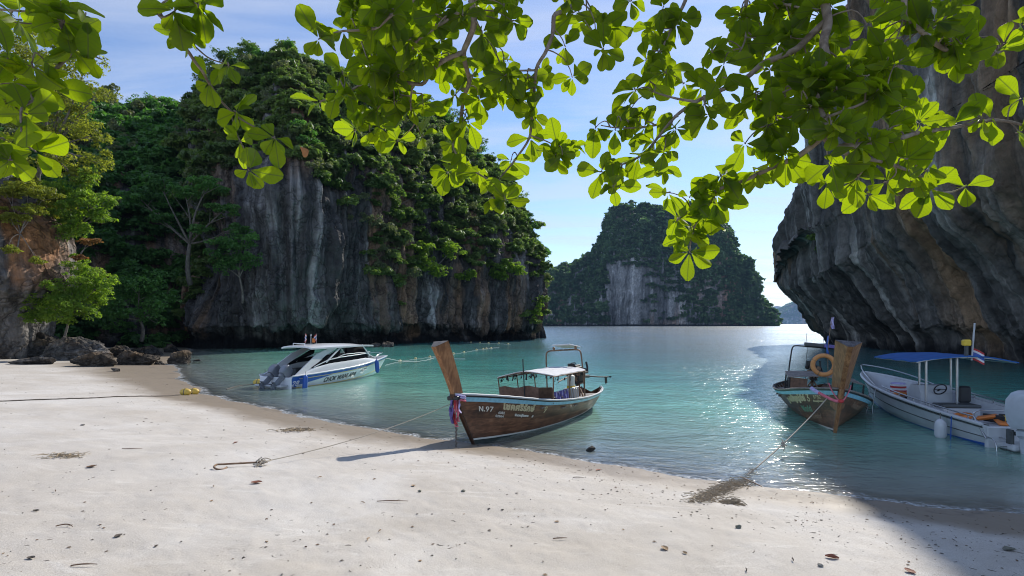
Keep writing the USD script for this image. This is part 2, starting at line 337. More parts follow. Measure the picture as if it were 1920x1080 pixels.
mat('sand', {
    'geo': ('geometry', {}), 'sep': ('separate_xyz', {}),
    'n1': ('noise_texture', {'scale': 0.35, 'detail': 5.0, 'roughness': 0.6, 'distortion': 0.6}), 'r1': ('rgb_ramp', {'ramp': [(0.3, (0.44, 0.395, 0.335)), (0.5, (0.51, 0.472, 0.42)), (0.68, (0.58, 0.55, 0.505))]}),
    'm2': ('mapping', {'scale': (0.5, 1.6, 1), 'rotation': (0, 0, -0.5)}), 'n2': ('noise_texture', {'scale': 1.6, 'detail': 6.0, 'roughness': 0.65, 'distortion': 1.2}), 'r2': ('rgb_ramp', {'ramp': [(0.56, (0, 0, 0)), (0.72, (0.75, 0.75, 0.75))]}),
    'mx': ('mix_color', {'b': (0.61, 0.58, 0.53)}),
    'n3': ('noise_texture', {'scale': 95.0, 'detail': 2.0, 'roughness': 0.6}), 'r3': ('rgb_ramp', {'ramp': [(0.3, (0.62, 0.57, 0.52)), (0.5, (1, 1, 1)), (0.7, (1.18, 1.18, 1.18))]}),
    'ml': ('mix_color', {'blend_type': 'multiply', 'fac': 0.85}),
    'v': ('voronoi_texture', {'scale': 26.0, 'randomness': 1.0}), 'rv': ('rgb_ramp', {'ramp': [(0.05, (0.45, 0.4, 0.36)), (0.11, (1, 1, 1))]}),
    'ml2': ('mix_color', {'blend_type': 'multiply'}), 'nv': ('noise_texture', {'scale': 1.1, 'detail': 3.0}), 'rnv': ('rgb_ramp', {'ramp': [(0.45, (0, 0, 0)), (0.65, (0.8, 0.8, 0.8))]}),
    'nw': ('noise_texture', {'scale': 0.5, 'detail': 4.0}), 'wz': ('math', {'math_type': 'multiply_add', 'value2': -0.12, 'value3': 0.06}), 'wa': ('math', {'math_type': 'add'}),
    'wr': ('map_range', {'range_type': 'smoothstep', 'from_min': 0.13, 'from_max': 0.29, 'to_min': 1.0, 'to_max': 0.0}),
    'wm': ('mix_color', {'b': (0.27, 0.22, 0.165)}), 'ro': ('map_range', {'from_min': 0.0, 'from_max': 1.0, 'to_min': 0.9, 'to_max': 0.42}),
    'nb': ('noise_texture', {'scale': 42.0, 'detail': 4.0, 'roughness': 0.7}), 'b': ('bump', {'strength': 0.55, 'distance': 0.012}),
    'nk': ('noise_texture', {'scale': 1.3, 'detail': 6.0, 'roughness': 0.7}), 'rk': ('rgb_ramp', {'ramp': [(0.54, (0, 0, 0)), (0.62, (0.75, 0.75, 0.75))]}), 'kz': ('math', {'math_type': 'absolute'}), 'kr': ('map_range', {'range_type': 'smoothstep', 'from_min': 0.0, 'from_max': 0.11, 'to_min': 1.0, 'to_max': 0.0}), 'km': ('math', {'math_type': 'multiply'}), 'kx': ('mix_color', {'b': (0.13, 0.115, 0.095)}), 'uz': ('map_range', {'range_type': 'smoothstep', 'from_min': -0.16, 'from_max': -0.02, 'to_min': 0.0, 'to_max': 1.0}), 'um': ('math', {'math_type': 'multiply'}),
    'p': ('principled_bsdf', {'specular_ior_level': 0.25}),
}, [('geo.position', 'nk.vector'), ('nk.fac', 'rk.fac'), ('sep.z', 'kz.value1'), ('kz.value', 'kr.value'), ('kr.result', 'km.value1'), ('rk.color', 'km.value2'), ('km.value', 'kx.fac'), ('wm.result', 'kx.a'), ('kx.result', 'p.base_color'), ('geo.position', 'sep.vector'), ('geo.position', 'n1.vector'), ('n1.fac', 'r1.fac'), ('geo.position', 'm2.vector'), ('m2.vector', 'n2.vector'), ('n2.fac', 'r2.fac'), ('r1.color', 'mx.a'), ('r2.color', 'mx.fac'),
    ('geo.position', 'n3.vector'), ('n3.fac', 'r3.fac'), ('mx.result', 'ml.a'), ('r3.color', 'ml.b'), ('geo.position', 'v.vector'), ('v.distance', 'rv.fac'), ('geo.position', 'nv.vector'), ('nv.fac', 'rnv.fac'),
    ('ml.result', 'ml2.a'), ('rv.color', 'ml2.b'), ('rnv.color', 'ml2.fac'),
    ('geo.position', 'nw.vector'), ('nw.fac', 'wz.value1'), ('sep.z', 'wa.value1'), ('wz.value', 'wa.value2'), ('wa.value', 'wr.value'), ('sep.z', 'uz.value'), ('wr.result', 'um.value1'), ('uz.result', 'um.value2'), ('um.value', 'wm.fac'), ('ml2.result', 'wm.a'),
    ('wr.result', 'ro.value'), ('ro.result', 'p.roughness'), ('geo.position', 'nb.vector'), ('nb.fac', 'b.height'), ('b.normal', 'p.normal')])

def polar(r, ang):
    R, A = np.meshgrid(r, ang, indexing='ij'); return R * np.sin(A), R * np.cos(A)

ANG = np.radians(np.concatenate([np.arange(-180, -50, 6), np.linspace(-50, 50, 421), np.arange(56, 181, 6)]))
rs = np.concatenate([np.geomspace(0.25, 2.4, 8)[:-1], np.geomspace(2.4, 60, 330), np.geomspace(64, 10600, 44)])
gx, gy = polar(rs, ANG); gd = shore(gx, gy); gz = ground_z(gx, gy, gd)
solo('beach', MB().grid(np.stack([gx, gy, gz], -1), flip=True), 'sand', kind='structure', smooth=True)

# water: a thin clear skin over the shallows whose own blue-green takes over with depth (st = depth, distance offshore)
mat('water', {
    'uv': ('uvmap', {'attribute': 'st'}), 'sep': ('separate_xyz', {}), 'geo': ('geometry', {}),
    'ex': ('math', {'math_type': 'multiply', 'value2': -0.95}), 'e': ('math', {'math_type': 'exponent'}), 'op': ('math', {'math_type': 'subtract', 'value1': 1.0}),
    'opm': ('math', {'math_type': 'multiply', 'value2': 0.94}),
    'dr': ('map_range', {'from_min': 0.0, 'from_max': 3.6, 'clamp': True}),
    'cr': ('rgb_ramp', {'ramp': [(0.0, (0.58, 0.68, 0.56)), (0.1, (0.44, 0.74, 0.58)), (0.25, (0.24, 0.68, 0.52)), (0.45, (0.05, 0.33, 0.275)), (0.7, (0.014, 0.15, 0.15)), (1.0, (0.010, 0.08, 0.115))]}),
    'np': ('noise_texture', {'scale': 0.16, 'detail': 4.0, 'roughness': 0.6}), 'rp': ('rgb_ramp', {'ramp': [(0.3, (0.72, 0.74, 0.78)), (0.65, (1.15, 1.12, 1.1))]}), 'cm': ('mix_color', {'blend_type': 'multiply', 'fac': 1.0}),
    'm1': ('mapping', {'scale': (1.0, 1.7, 1.0), 'rotation': (0, 0, 0.55)}),
    'w1': ('noise_texture', {'scale': 2.0, 'detail': 4.0, 'roughness': 0.55, 'distortion': 0.6}), 'w2': ('noise_texture', {'scale': 0.28, 'detail': 3.0, 'distortion': 0.4}), 'w3': ('noise_texture', {'scale': 0.03, 'detail': 3.0}),
    'ws': ('map_range', {'from_min': 0.35, 'from_max': 0.65, 'to_min': 0.25, 'to_max': 1.0, 'clamp': True}),
    'b1': ('bump', {'distance': 0.095}), 'b2': ('bump', {'strength': 0.45, 'distance': 0.22}),
    'df': ('diffuse_bsdf', {}), 'tr': ('transparent_bsdf', {'color': (0.93, 0.98, 0.97)}), 'gl': ('glossy_bsdf', {'color': (1, 1, 1), 'roughness': 0.155, 'distribution': 'ggx'}),
    'fr': ('fresnel', {'IOR': 1.30}), 'mi': ('mix_closure', {}), 'mo': ('mix_closure', {}),
    'fn': ('noise_texture', {'scale': 2.2, 'detail': 6.0, 'roughness': 0.72, 'distortion': 0.8}), 'fa': ('math', {'math_type': 'multiply_add', 'value2': -0.16, 'value3': 0.085}), 'fd': ('math', {'math_type': 'add'}), 'fm': ('map_range', {'range_type': 'smoothstep', 'from_min': 0.0, 'from_max': 0.04, 'to_min': 1.0, 'to_max': 0.0}),
    'fp': ('noise_texture', {'scale': 14.0, 'detail': 3.0, 'roughness': 0.7}), 'fq': ('map_range', {'from_min': 0.42, 'from_max': 0.62, 'to_min': 0.0, 'to_max': 0.9, 'clamp': True}), 'ff': ('math', {'math_type': 'multiply'}), 'fw': ('diffuse_bsdf', {'color': (0.72, 0.74, 0.74)}), 'mf': ('mix_closure', {}),
}, [('geo.position', 'fn.vector'), ('fn.fac', 'fa.value1'), ('sep.x', 'fd.value1'), ('fa.value', 'fd.value2'), ('fd.value', 'fm.value'), ('geo.position', 'fp.vector'), ('fp.fac', 'fq.value'), ('fm.result', 'ff.value1'), ('fq.result', 'ff.value2'), ('ff.value', 'mf.fac'), ('mo.closure', 'mf.closure1'), ('fw.BSDF', 'mf.closure2'), ('uv.UV', 'sep.vector'), ('sep.x', 'ex.value1'), ('ex.value', 'e.value1'), ('e.value', 'op.value2'), ('op.value', 'opm.value1'), ('sep.x', 'dr.value'), ('dr.result', 'cr.fac'),
    ('geo.position', 'np.vector'), ('np.fac', 'rp.fac'), ('cr.color', 'cm.a'), ('rp.color', 'cm.b'), ('cm.result', 'df.color'),
    ('geo.position', 'm1.vector'), ('m1.vector', 'w1.vector'), ('m1.vector', 'w2.vector'), ('geo.position', 'w3.vector'), ('w3.fac', 'ws.value'), ('ws.result', 'b1.strength'),
    ('w1.fac', 'b1.height'), ('w2.fac', 'b2.height'), ('b2.normal', 'b1.normal'), ('b1.normal', 'gl.normal'), ('b1.normal', 'fr.normal'),
    ('opm.value', 'mi.fac'), ('tr.BSDF', 'mi.closure1'), ('df.BSDF', 'mi.closure2'), ('fr.fac', 'mo.fac'), ('mi.closure', 'mo.closure1'), ('gl.BSDF', 'mo.closure2')], surface='mf.closure')
wa_ = np.radians(np.concatenate([np.arange(-180, -52, 8), np.linspace(-52, 75, 300), np.arange(80, 181, 8)]))
wr_ = np.concatenate([np.geomspace(5.0, 110, 240), np.geomspace(118, 10400, 56)])
wx, wy = polar(wr_, wa_); wd = shore(wx, wy)
wz = ground_z(wx, wy, wd, fine=False)
solo('sea', MB().grid(np.stack([wx, wy, 0 * wx], -1), flip=True), 'water', kind='structure', smooth=True,
     uv=np.stack([np.maximum(-wz, 0), np.maximum(-wd, 0)], -1).reshape(-1, 2))

# ---------------------------------------------------------------- limestone masses
def spread(ctrl, n):
    ctrl = np.asarray(ctrl, float); k = np.linspace(0, 1, len(ctrl))
    return PchipInterpolator(k, ctrl, axis=0)(np.linspace(0, 1, n))

def loft(F, S, B, profiles, nt, ns, rough, seed, flute=0.0, nback=24, dents=()):
    """A mass of rock: sections from the front foot F over the crest S to the back foot B.
    profiles: list (along the length) of rows (metres, share of crest height, share of the way from F to S, metres outward)."""
    F, S, B = spread(F, nt), spread(S, nt), spread(B, nt)
    prof = spread(np.array(profiles, float), nt)                       # nt, rows, 4
    k = np.linspace(0, 1, prof.shape[1]); ss = np.linspace(0, 1, ns)
    prof = PchipInterpolator(k, prof, axis=1)(ss)                      # nt, ns, 4
    FS = S[:, None, :2] - F[:, None, :2]; out = -FS / np.maximum(np.linalg.norm(FS, axis=-1, keepdims=True), 0.5)
    z = prof[..., 0] + prof[..., 1] * S[:, None, 2]
    xy = F[:, None, :2] + FS * prof[..., 2:3] + out * prof[..., 3:4]
    front = np.concatenate([xy, z[..., None]], -1)
    tb = np.linspace(0, 1, nback)[1:]; hb = np.array([0, 0.04, 0.35, 1.0]); 
    w = tb[None, :, None]
    back = np.concatenate([S[:, None, :2] + (B[:, None, :2] - S[:, None, :2]) * w, (S[:, None, 2:] * (1 - w ** 2.2) + w ** 2.2 * -5)], -1)
    P = np.concatenate([front, back], 1)
    ut = np.concatenate([[0], np.cumsum(np.linalg.norm(np.diff(F[:, :2], axis=0), axis=1))])
    vs = np.concatenate([np.zeros((nt, 1)), np.cumsum(np.linalg.norm(np.diff(P, axis=1), axis=2), axis=1)], 1)
    du, dv = np.gradient(P, axis=0), np.gradient(P, axis=1)
    N = np.cross(du, dv); N /= np.maximum(np.linalg.norm(N, axis=-1, keepdims=True), 1e-9)
    U = np.broadcast_to(ut[:, None], vs.shape)
    disp = 0
    for sc, am in rough: disp = disp + am * 2 * (fbm(P * np.array([sc, sc, sc * 0.55]) + seed * 3.7, 4, seed) - 0.5)
    if flute:
        q = np.stack([U * 0.42, vs * 0.045, 0 * U + seed], -1)
        disp = disp + flute * (np.abs(fbm(q, 4, seed + 3) - 0.5) * 4 - 0.8)
        q = np.stack([U * 1.3, vs * 0.12, 0 * U + seed], -1)
        disp = disp + flute * 0.35 * (np.abs(fbm(q, 3, seed + 5) - 0.5) * 4 - 0.8)
    for c, rx, rz_, dp in dents: disp = disp - dp * np.exp(-(((P[..., :2] - c[:2]) ** 2).sum(-1) / rx ** 2) - ((P[..., 2] - c[2]) / rz_) ** 2)
    sgn = 1.0 if (N[:, ns // 3].mean(0) @ np.append(out.mean((0, 1)), 0)) > 0 else -1.0
    P = P + N * sgn * disp[..., None]
    du, dv = np.gradient(P, axis=0), np.gradient(P, axis=1)
    N = np.cross(du, dv) * sgn; area = np.linalg.norm(N, axis=-1); N /= np.maximum(area[..., None], 1e-9)
    mb = MB().grid(P, flip=sgn < 0)
    v, f = mb.get(); uv = np.stack([U, vs], -1).reshape(-1, 2)
    for row, fl in ((0, False), (nt - 1, True)):                       # close both ends
        c = len(v); idx = np.arange(P.shape[1]) + row * P.shape[1]
        v = np.vstack([v, P[row].mean(0)]); uv = np.vstack([uv, uv[idx].mean(0)])
        t = np.stack([np.full(len(idx) - 1, c), idx[:-1], idx[1:]], 1)
        f = np.vstack([f, t[:, ::-1] if fl else t])
    return dict(v=v, f=f, uv=uv, P=P, N=N, area=area, ns=ns)

def crest(l): return [at(*p) for p in l]
def foot(l, z=-4.5): return [np.append(on_sea(u, v)[:2], z) for u, v in l]

rock_look('headland_rock', (0.022, 0.022, 0.024), (0.118, 0.112, 0.106), (0.33, 0.322, 0.308), (0.36, 0.215, 0.12), (0.55, 0.54, 0.52), tide=1.3, su=0.44, sv=0.03, ochre_at=(0.50, 0.64))
rock_look('right_rock', (0.024, 0.023, 0.022), (0.15, 0.14, 0.128), (0.40, 0.375, 0.34), (0.33, 0.21, 0.12), (0.62, 0.58, 0.53), tide=0.8, su=0.36, sv=0.016, ochre_at=(0.50, 0.62), crk=0.32, crack=0.22)
rock_look('left_rock', (0.05, 0.047, 0.044), (0.19, 0.175, 0.16), (0.36, 0.34, 0.32), (0.42, 0.19, 0.07), (0.55, 0.53, 0.5), tide=-3.0, su=0.5, sv=0.12, ochre_at=(0.48, 0.62))
rock_look('island_rock', (0.10, 0.10, 0.105), (0.33, 0.32, 0.31), (0.55, 0.53, 0.51), (0.48, 0.27, 0.17), (0.68, 0.66, 0.63), tide=2.0, su=0.06, sv=0.005, ochre_at=(0.47, 0.60))

# the headland across the bay: cliffs below, jungle above
HF = foot([(318, 654), (390, 656), (470, 656), (560, 655), (650, 651), (740, 647), (820, 643), (900, 640), (960, 638.5), (992, 637.5), (1001, 634.0)])
HS = crest([(395, 205, 97), (440, 160, 98), (500, 140, 101), (560, 130, 104), (640, 146, 107), (740, 175, 111), (810, 208, 115), (880, 268, 117), (950, 345, 117), (985, 425, 114), (993, 480, 110)])
HB = [np.array(p, float) for p in [(-80, 110, -5), (-70, 126, -5), (-60, 138, -5), (-48, 144, -5), (-38, 146, -5), (-28, 146, -5), (-19, 144, -5), (-9, 141, -5), (0, 134, -5), (5, 124, -5), (6, 115, -5)]]
pA = [(-4.5, 0, 0.10, 0), (0.8, 0, 0.10, 0), (2.6, 0, 0, 0.3), (6, 0, 0, 0.0), (0, 0.3, 0.06, 0), (0, 0.45, 0.12, 0), (0, 0.6, 0.25, 0), (0, 0.78, 0.48, 0), (0, 0.92, 0.75, 0), (0, 1.0, 1.0, 0)]
pB = [(-4.5, 0, 0.12, 0), (1.0, 0, 0.12, 0), (3.0, 0, -0.02, 0.8), (7, 0, -0.02, 0.6), (0, 0.34, 0.0, 0), (0, 0.52, 0.06, 0), (0, 0.66, 0.2, 0), (0, 0.82, 0.45, 0), (0, 0.94, 0.72, 0), (0, 1.0, 1.0, 0)]
pC = [(-4.5, 0, 0.25, 0), (0.9, 0, 0.25, 0), (3.2, 0, 0.0, 1.2), (7, 0, 0.0, 1.5), (0, 0.5, 0.15, 1.0), (0, 0.66, 0.3, 0.5), (0, 0.78, 0.45, 0), (0, 0.88, 0.62, 0), (0, 0.96, 0.82, 0), (0, 1.0, 1.0, 0)]
HEAD = loft(HF, HS, HB, [pA, pA, pB, pB, pB, pB, pC, pC], 520, 230, [(0.045, 4.6), (0.14, 2.3), (0.45, 0.8), (1.3, 0.42), (3.2, 0.16)], 3, flute=1.15, dents=[(at(640, 612, 71), 2.4, 1.9, 3.2), (at(585, 605, 70), 1.5, 2.0, 2.0), (at(500, 612, 67), 1.6, 1.8, 2.4), (at(445, 598, 66), 1.3, 2.6, 1.8), (at(760, 612, 85), 2.2, 1.6, 2.2), (at(870, 600, 96), 1.8, 3.0, 2.0)])
solo('headland', (HEAD['v'], HEAD['f']), 'headland_rock', kind='structure', smooth=True, uv=HEAD['uv'])

# the wooded hillside that closes the bay on the left
LF = [np.array(p, float) for p in [(-95, 42, -1), (-78, 52, -1), (-64, 57, -1), (-52, 63, -1), (-44, 70, -1), (-38, 76, -1)]]
LS = crest([(-300, 190, 92), (20, 175, 100), (150, 190, 104), (235, 212, 106), (300, 208, 108), (420, 215, 111)])
LB = [np.array(p, float) for p in [(-150, 112, -5), (-125, 132, -5), (-110, 140, -5), (-95, 144, -5), (-82, 146, -5), (-72, 146, -5)]]
pL = [(-1.5, 0, 0, 0), (2, 0, 0.02, 0), (5, 0, 0.05, 0), (0, 0.3, 0.12, 0), (0, 0.5, 0.28, 0), (0, 0.7, 0.5, 0), (0, 0.86, 0.72, 0), (0, 1.0, 1.0, 0)]
HILL = loft(LF, LS, LB, [pL, pL], 180, 120, [(0.05, 3.0), (0.2, 1.2), (0.7, 0.4)], 8)
solo('hillside', (HILL['v'], HILL['f']), 'headland_rock', kind='structure', smooth=True, uv=HILL['uv'])

# the overhanging cliff on the right
RF = [np.array(p, float) for p in [(51, 90, -4.5), (48, 82, -4.5), (45.5, 74, -4.5), (43.4, 66, -4.5), (41.4, 57, -4.5), (39.0, 48, -4.5), (37.5, 40, -4.5), (36, 32, -4.5), (34.5, 24, -4.5)]]
RS = [np.array(p, float) for p in [(60, 92, 22), (60, 86, 30), (60, 80, 34), (60, 70, 40), (60, 60, 52), (60, 50, 58), (59, 41, 58), (58, 33, 58), (57, 24, 56)]]
RB = [np.array(p, float) for p in [(58, 96, -5), (66, 96, -5), (75, 94, -5), (84, 90, -5), (90, 80, -5), (92, 66, -5), (92, 52, -5), (92, 38, -5), (92, 24, -5)]]
qA = [(-4.5, 0, 0, 0), (0.9, 0, 0, 2.4), (2.6, 0, 0, 4.3), (4.6, 0, 0, 6.2), (6.6, 0, 0, 8.2), (8.8, 0, 0, 10.2), (13, 0, 0, 10.4), (0, 0.44, 0, 10.9), (0, 0.61, 0.0, 12.0), (0, 0.74, 0.12, 11.0), (0, 1.0, 1.0, 0)]
qB = [(-4.5, 0, 0, 0), (1.2, 0, 0, 0.2), (2.6, 0, 0, 1.8), (5.0, 0, 0, 2.9), (8.0, 0, 0, 5.0), (11.5, 0, 0, 7.4), (17, 0, 0, 8.4), (0, 0.46, 0, 8.6), (0, 0.59, 0.0, 9.2), (0, 0.70, 0.2, 6.0), (0, 1.0, 1.0, 0)]
RIGHT = loft(RF, RS, RB, [qA, qA, qA, qB, qB, qB], 420, 300, [(0.05, 2.2), (0.2, 0.7), (0.6, 0.45), (1.8, 0.3)], 17, flute=0.85)
solo('right_cliff', (RIGHT['v'], RIGHT['f']), 'right_rock', kind='structure', smooth=True, uv=RIGHT['uv'])

# the sunlit outcrop at the left edge
OF = [np.array(p, float) for p in [(-46, 32, -0.6), (-42, 37, -0.6), (-38.8, 41.5, -0.6), (-37.6, 44.8, -0.6), (-38.6, 48, -0.6), (-44, 53, -0.6)]]
OS = [np.array(p, float) for p in [(-54, 41, 19), (-47.5, 44, 20), (-43, 46, 18.5), (-42.2, 48, 17), (-44, 50, 16), (-51, 53, 14)]]
OB = [np.array(p, float) for p in [(-75, 50, -2), (-70, 56, -2), (-64, 58, -2), (-60, 59, -2), (-60, 58, -2), (-60, 58, -2)]]
oP = [(-0.8, 0, 0, 0), (1.0, 0, 0, 0.1), (2.6, 0, 0, 0.5), (4.2, 0, 0, 1.0), (5.4, 0, 0, 2.4), (6.4, 0, 0, 2.9), (0, 0.52, 0.0, 2.7), (0, 0.68, 0.1, 2.4), (0, 0.86, 0.5, 0.8), (0, 1, 1, 0)]
OUT = loft(OF, OS, OB, [oP, oP], 240, 180, [(0.12, 1.2), (0.4, 0.7), (1.2, 0.34), (3.0, 0.12)], 23, flute=0.3)
solo('rock_outcrop', (OUT['v'], OUT['f']), 'left_rock', kind='structure', smooth=True, uv=OUT['uv'])

# islands out at sea
def island(name, F, S, depth, profs, nt, ns, rough, seed, flute):
    S = crest(S); F = [np.append(p[:2], -6.0) for p in F]
    B = [np.array([s[0] + (s[0] - S[len(S) // 2][0]) * 0.1, s[1] + depth * (0.5 if i in (0, len(S) - 1) else 1), -8]) for i, s in enumerate(S)]
    I = loft(F, S, B, profs, nt, ns, rough, seed, flute)
    solo(name, (I['v'], I['f']), 'island_rock', kind='structure', smooth=True, uv=I['uv']); return I
DI = 760.0
def fpt(u, Y=DI): return np.array([(u - 960) / FPX * Y, Y])
iS = [(1010, 560, DI + 30), (1030, 512, DI + 45), (1070, 490, DI + 60), (1120, 464, DI + 80), (1140, 440, DI + 80), (1152, 398, DI + 80), (1180, 383, DI + 85), (1240, 382, DI + 90), (1300, 388, DI + 85), (1345, 402, DI + 75), (1374, 438, DI + 65), (1381, 486, DI + 60), (1386, 492, DI + 58), (1398, 485, DI + 50), (1410, 505, DI + 44), (1420, 552, DI + 40), (1440, 575, DI + 35), (1456, 598, DI + 30)]
iF = [fpt(u, Y) for u, Y in [(1004, DI + 20), (1022, DI + 5), (1060, DI), (1105, DI - 2), (1128, DI - 4), (1145, DI - 4), (1180, DI - 4), (1240, DI - 4), (1300, DI - 6), (1345, DI - 8), (1368, DI - 8), (1380, DI - 8), (1390, DI - 8), (1404, DI - 6), (1418, DI - 4), (1434, DI), (1448, DI + 5), (1460, DI + 20)]]
w1 = [(-6, 0, 0, 0), (1, 0, 0.02, 0), (0, 0.1, 0.0, 0), (0, 0.28, 0.08, 0), (0, 0.5, 0.26, 0), (0, 0.7, 0.5, 0), (0, 0.88, 0.75, 0), (0, 1, 1, 0)]
w2 = [(-6, 0, 0, 0), (1, 0, 0.02, 0), (0, 0.1, -0.01, 0), (0, 0.3, 0.0, 0), (0, 0.47, 0.04, 0), (0, 0.6, 0.28, 0), (0, 0.84, 0.6, 0), (0, 1, 1, 0)]
w3 = [(-6, 0, 0, 0), (1, 0, 0.02, 0), (0, 0.1, 0.0, 0), (0, 0.3, 0.10, 0), (0, 0.5, 0.2, 0), (0, 0.68, 0.36, 0), (0, 0.88, 0.6, 0), (0, 1, 1, 0)]
ISL = island('island', iF, iS, 120, [w1, w1, w1, w1, w2, w2, w2, w3, w3, w3, w3, w1, w1], 420, 150, [(0.007, 16.0), (0.025, 9.0), (0.08, 3.0)], 31, 6.0)
D2 = 6000.0
ISL2 = island('distant_island', [fpt(u, D2) for u in (1461, 1475, 1500, 1530, 1560, 1600, 1640)], [(1463, 598, D2 + 60), (1475, 580, D2 + 120), (1500, 562, D2 + 160), (1520, 558, D2 + 170), (1545, 566, D2 + 160), (1590, 580, D2 + 160), (1640, 600, D2 + 100)], 600, [w1, w1], 160, 60, [(0.002, 40.0), (0.009, 16.0)], 41, 6.0)
D3 = 9300.0
ISL3 = island('farthest_island', [fpt(u, D3) for u in (1425, 1445, 1460, 1475, 1490, 1510)], [(1428, 600, D3 + 60), (1444, 580, D3 + 90), (1458, 574, D3 + 90), (1470, 578, D3 + 90), (1488, 594, D3 + 90), (1508, 602, D3 + 60)], 600, [w1, w1], 80, 40, [(0.0015, 32.0), (0.005, 16.0)], 43, 0.0)
# ---------------------------------------------------------------- jungle on the rock
leaf_look('jungle_leaf', (0.08, 0.13, 0.04), (0.185, 0.24, 0.08), (0.33, 0.37, 0.13), (1.6, 1.9, 0.7), tw=0.45, scale=0.11)
leaf_look('dark_leaf', (0.06, 0.13, 0.04), (0.13, 0.25, 0.075), (0.22, 0.34, 0.11), (1.4, 1.9, 0.6), tw=0.45, scale=0.16)
leaf_look('island_leaf', (0.05, 0.10, 0.05), (0.15, 0.225, 0.10), (0.27, 0.34, 0.15), (1.1, 1.4, 0.6), tw=0.4, scale=0.05)
leaf_look('bright_leaf', (0.10, 0.17, 0.03), (0.19, 0.27, 0.05), (0.30, 0.36, 0.09), (2.2, 2.3, 0.7), tw=0.55, scale=0.7)
leaf_look('yellow_leaf', (0.13, 0.15, 0.025), (0.24, 0.27, 0.05), (0.38, 0.39, 0.11), (2.0, 2.0, 0.8), tw=0.55, scale=0.8)
leaf_look('dry_leaf', (0.16, 0.08, 0.03), (0.34, 0.20, 0.08), (0.45, 0.32, 0.14), (1.6, 1.4, 0.9), tw=0.45, scale=0.8)
wood_look('grey_bark', (0.07, 0.06, 0.05), (0.16, 0.14, 0.12), (0.27, 0.24, 0.21), scale=(6, 6, 1.5), rough=0.85)

def leaves_mesh(rng, lobes, n, size, flat=0.75, out=0.8, core=0.55):
    """n leaf-sized faces spread through the lobes (centre, radius), thicker towards their skins."""
    C = np.array([l[0] for l in lobes], float); R = np.array([l[1] for l in lobes], float)
    w = R ** 2; k = rng.choice(len(R), n, p=w / w.sum())
    d = rng.normal(size=(n, 3)); d /= np.linalg.norm(d, axis=1, keepdims=True)
    d[:, 2] = np.where(d[:, 2] < -0.35, -d[:, 2], d[:, 2])
    r = R[k] * (core + (1 - core) * rng.random(n) ** 0.5) * (0.85 + 0.3 * rng.random(n))
    p = C[k] + d * r[:, None] * [1, 1, flat]
    nrm = d * out + rng.normal(size=(n, 3)) * 0.55 + [0, 0, 0.5]; nrm /= np.linalg.norm(nrm, axis=1, keepdims=True)
    a = np.cross(nrm, rng.normal(size=(n, 3))); a /= np.linalg.norm(a, axis=1, keepdims=True); b = np.cross(nrm, a)
    s = size * (0.6 + 0.8 * rng.random(n))[:, None]
    q = np.stack([p - a * s, p + b * s * 0.55 + nrm * s * 0.12, p + a * s, p - b * s * 0.55 + nrm * s * 0.12], 1).reshape(-1, 3)
    i = np.arange(n)[:, None] * 4
    f = np.vstack([i + [0, 1, 2], i + [0, 2, 3]])
    return q, f

def lobes_of(rng, R, n, flat):
    o = [((0, 0, 0), R * 0.62)]
    for _ in range(n):
        a, h = rng.uniform(0, 2 * np.pi), rng.uniform(-0.25, 0.75)
        q = math.sqrt(max(0.05, 1 - h * h)) * rng.uniform(0.45, 0.8) * R
        o.append(((q * math.cos(a), q * math.sin(a), h * R * flat * 0.8), R * rng.uniform(0.26, 0.44)))
    return o

def scatter(name, surf, weight, n, protos, size, seed, mat_name, lift=0.25, parent='/World', zsq=(0.7, 1.1)):
    """A wood that reads as one mass: crowns sown over the rock."""
    rng = np.random.default_rng(seed)
    w = (weight * surf['area'])[:, :].ravel(); w = w / w.sum()
    k = rng.choice(len(w), n, p=w); P = surf['P'].reshape(-1, 3)[k]; N = surf['N'].reshape(-1, 3)[k]
    s = size[0] + (size[1] - size[0]) * rng.random(n) ** 1.6
    P = P + N * (s * lift)[:, None] + rng.normal(size=(n, 3)) * (s * 0.25)[:, None] * [1, 1, 0.4]
    path = '/World/' + numbered('/World', name)
    pi = UsdGeom.PointInstancer.Define(stage, path)
    for i, (q, f) in enumerate(protos):
        m = usdkit.mesh(stage, f'{path}/crown_kind_{i:03d}', (q, f), M[mat_name])
        pi.CreatePrototypesRel().AddTarget(m.GetPath())
    pi.CreateProtoIndicesAttr(Vt.IntArray.FromNumpy(rng.integers(0, len(protos), n).astype(np.int32)))
    pi.CreatePositionsAttr(Vt.Vec3fArray.FromNumpy(P.astype(np.float32)))
    sc = np.stack([s, s, s * rng.uniform(*zsq, n)], 1)
    pi.CreateScalesAttr(Vt.Vec3fArray.FromNumpy(sc.astype(np.float32)))
    a = rng.uniform(0, 2 * np.pi, n)
    pi.CreateOrientationsAttr(Vt.QuathArray([Gf.Quath(float(math.cos(x / 2)), 0.0, 0.0, float(math.sin(x / 2))) for x in a]))
    keys(pi.GetPrim(), None, None, None, 'stuff'); return pi

def crowns(seed, k, n, leaf, nl=8, flat=0.75):
    o = []
    for i in range(k):
        rng = np.random.default_rng(seed + i); o.append(leaves_mesh(rng, lobes_of(rng, 1.0, nl, flat), n, leaf, flat=0.85))
    return o

def height_share(S): return np.clip(S['P'][..., 2] / np.maximum(S['P'][..., 2].max(1, keepdims=True), 1), 0, 1)

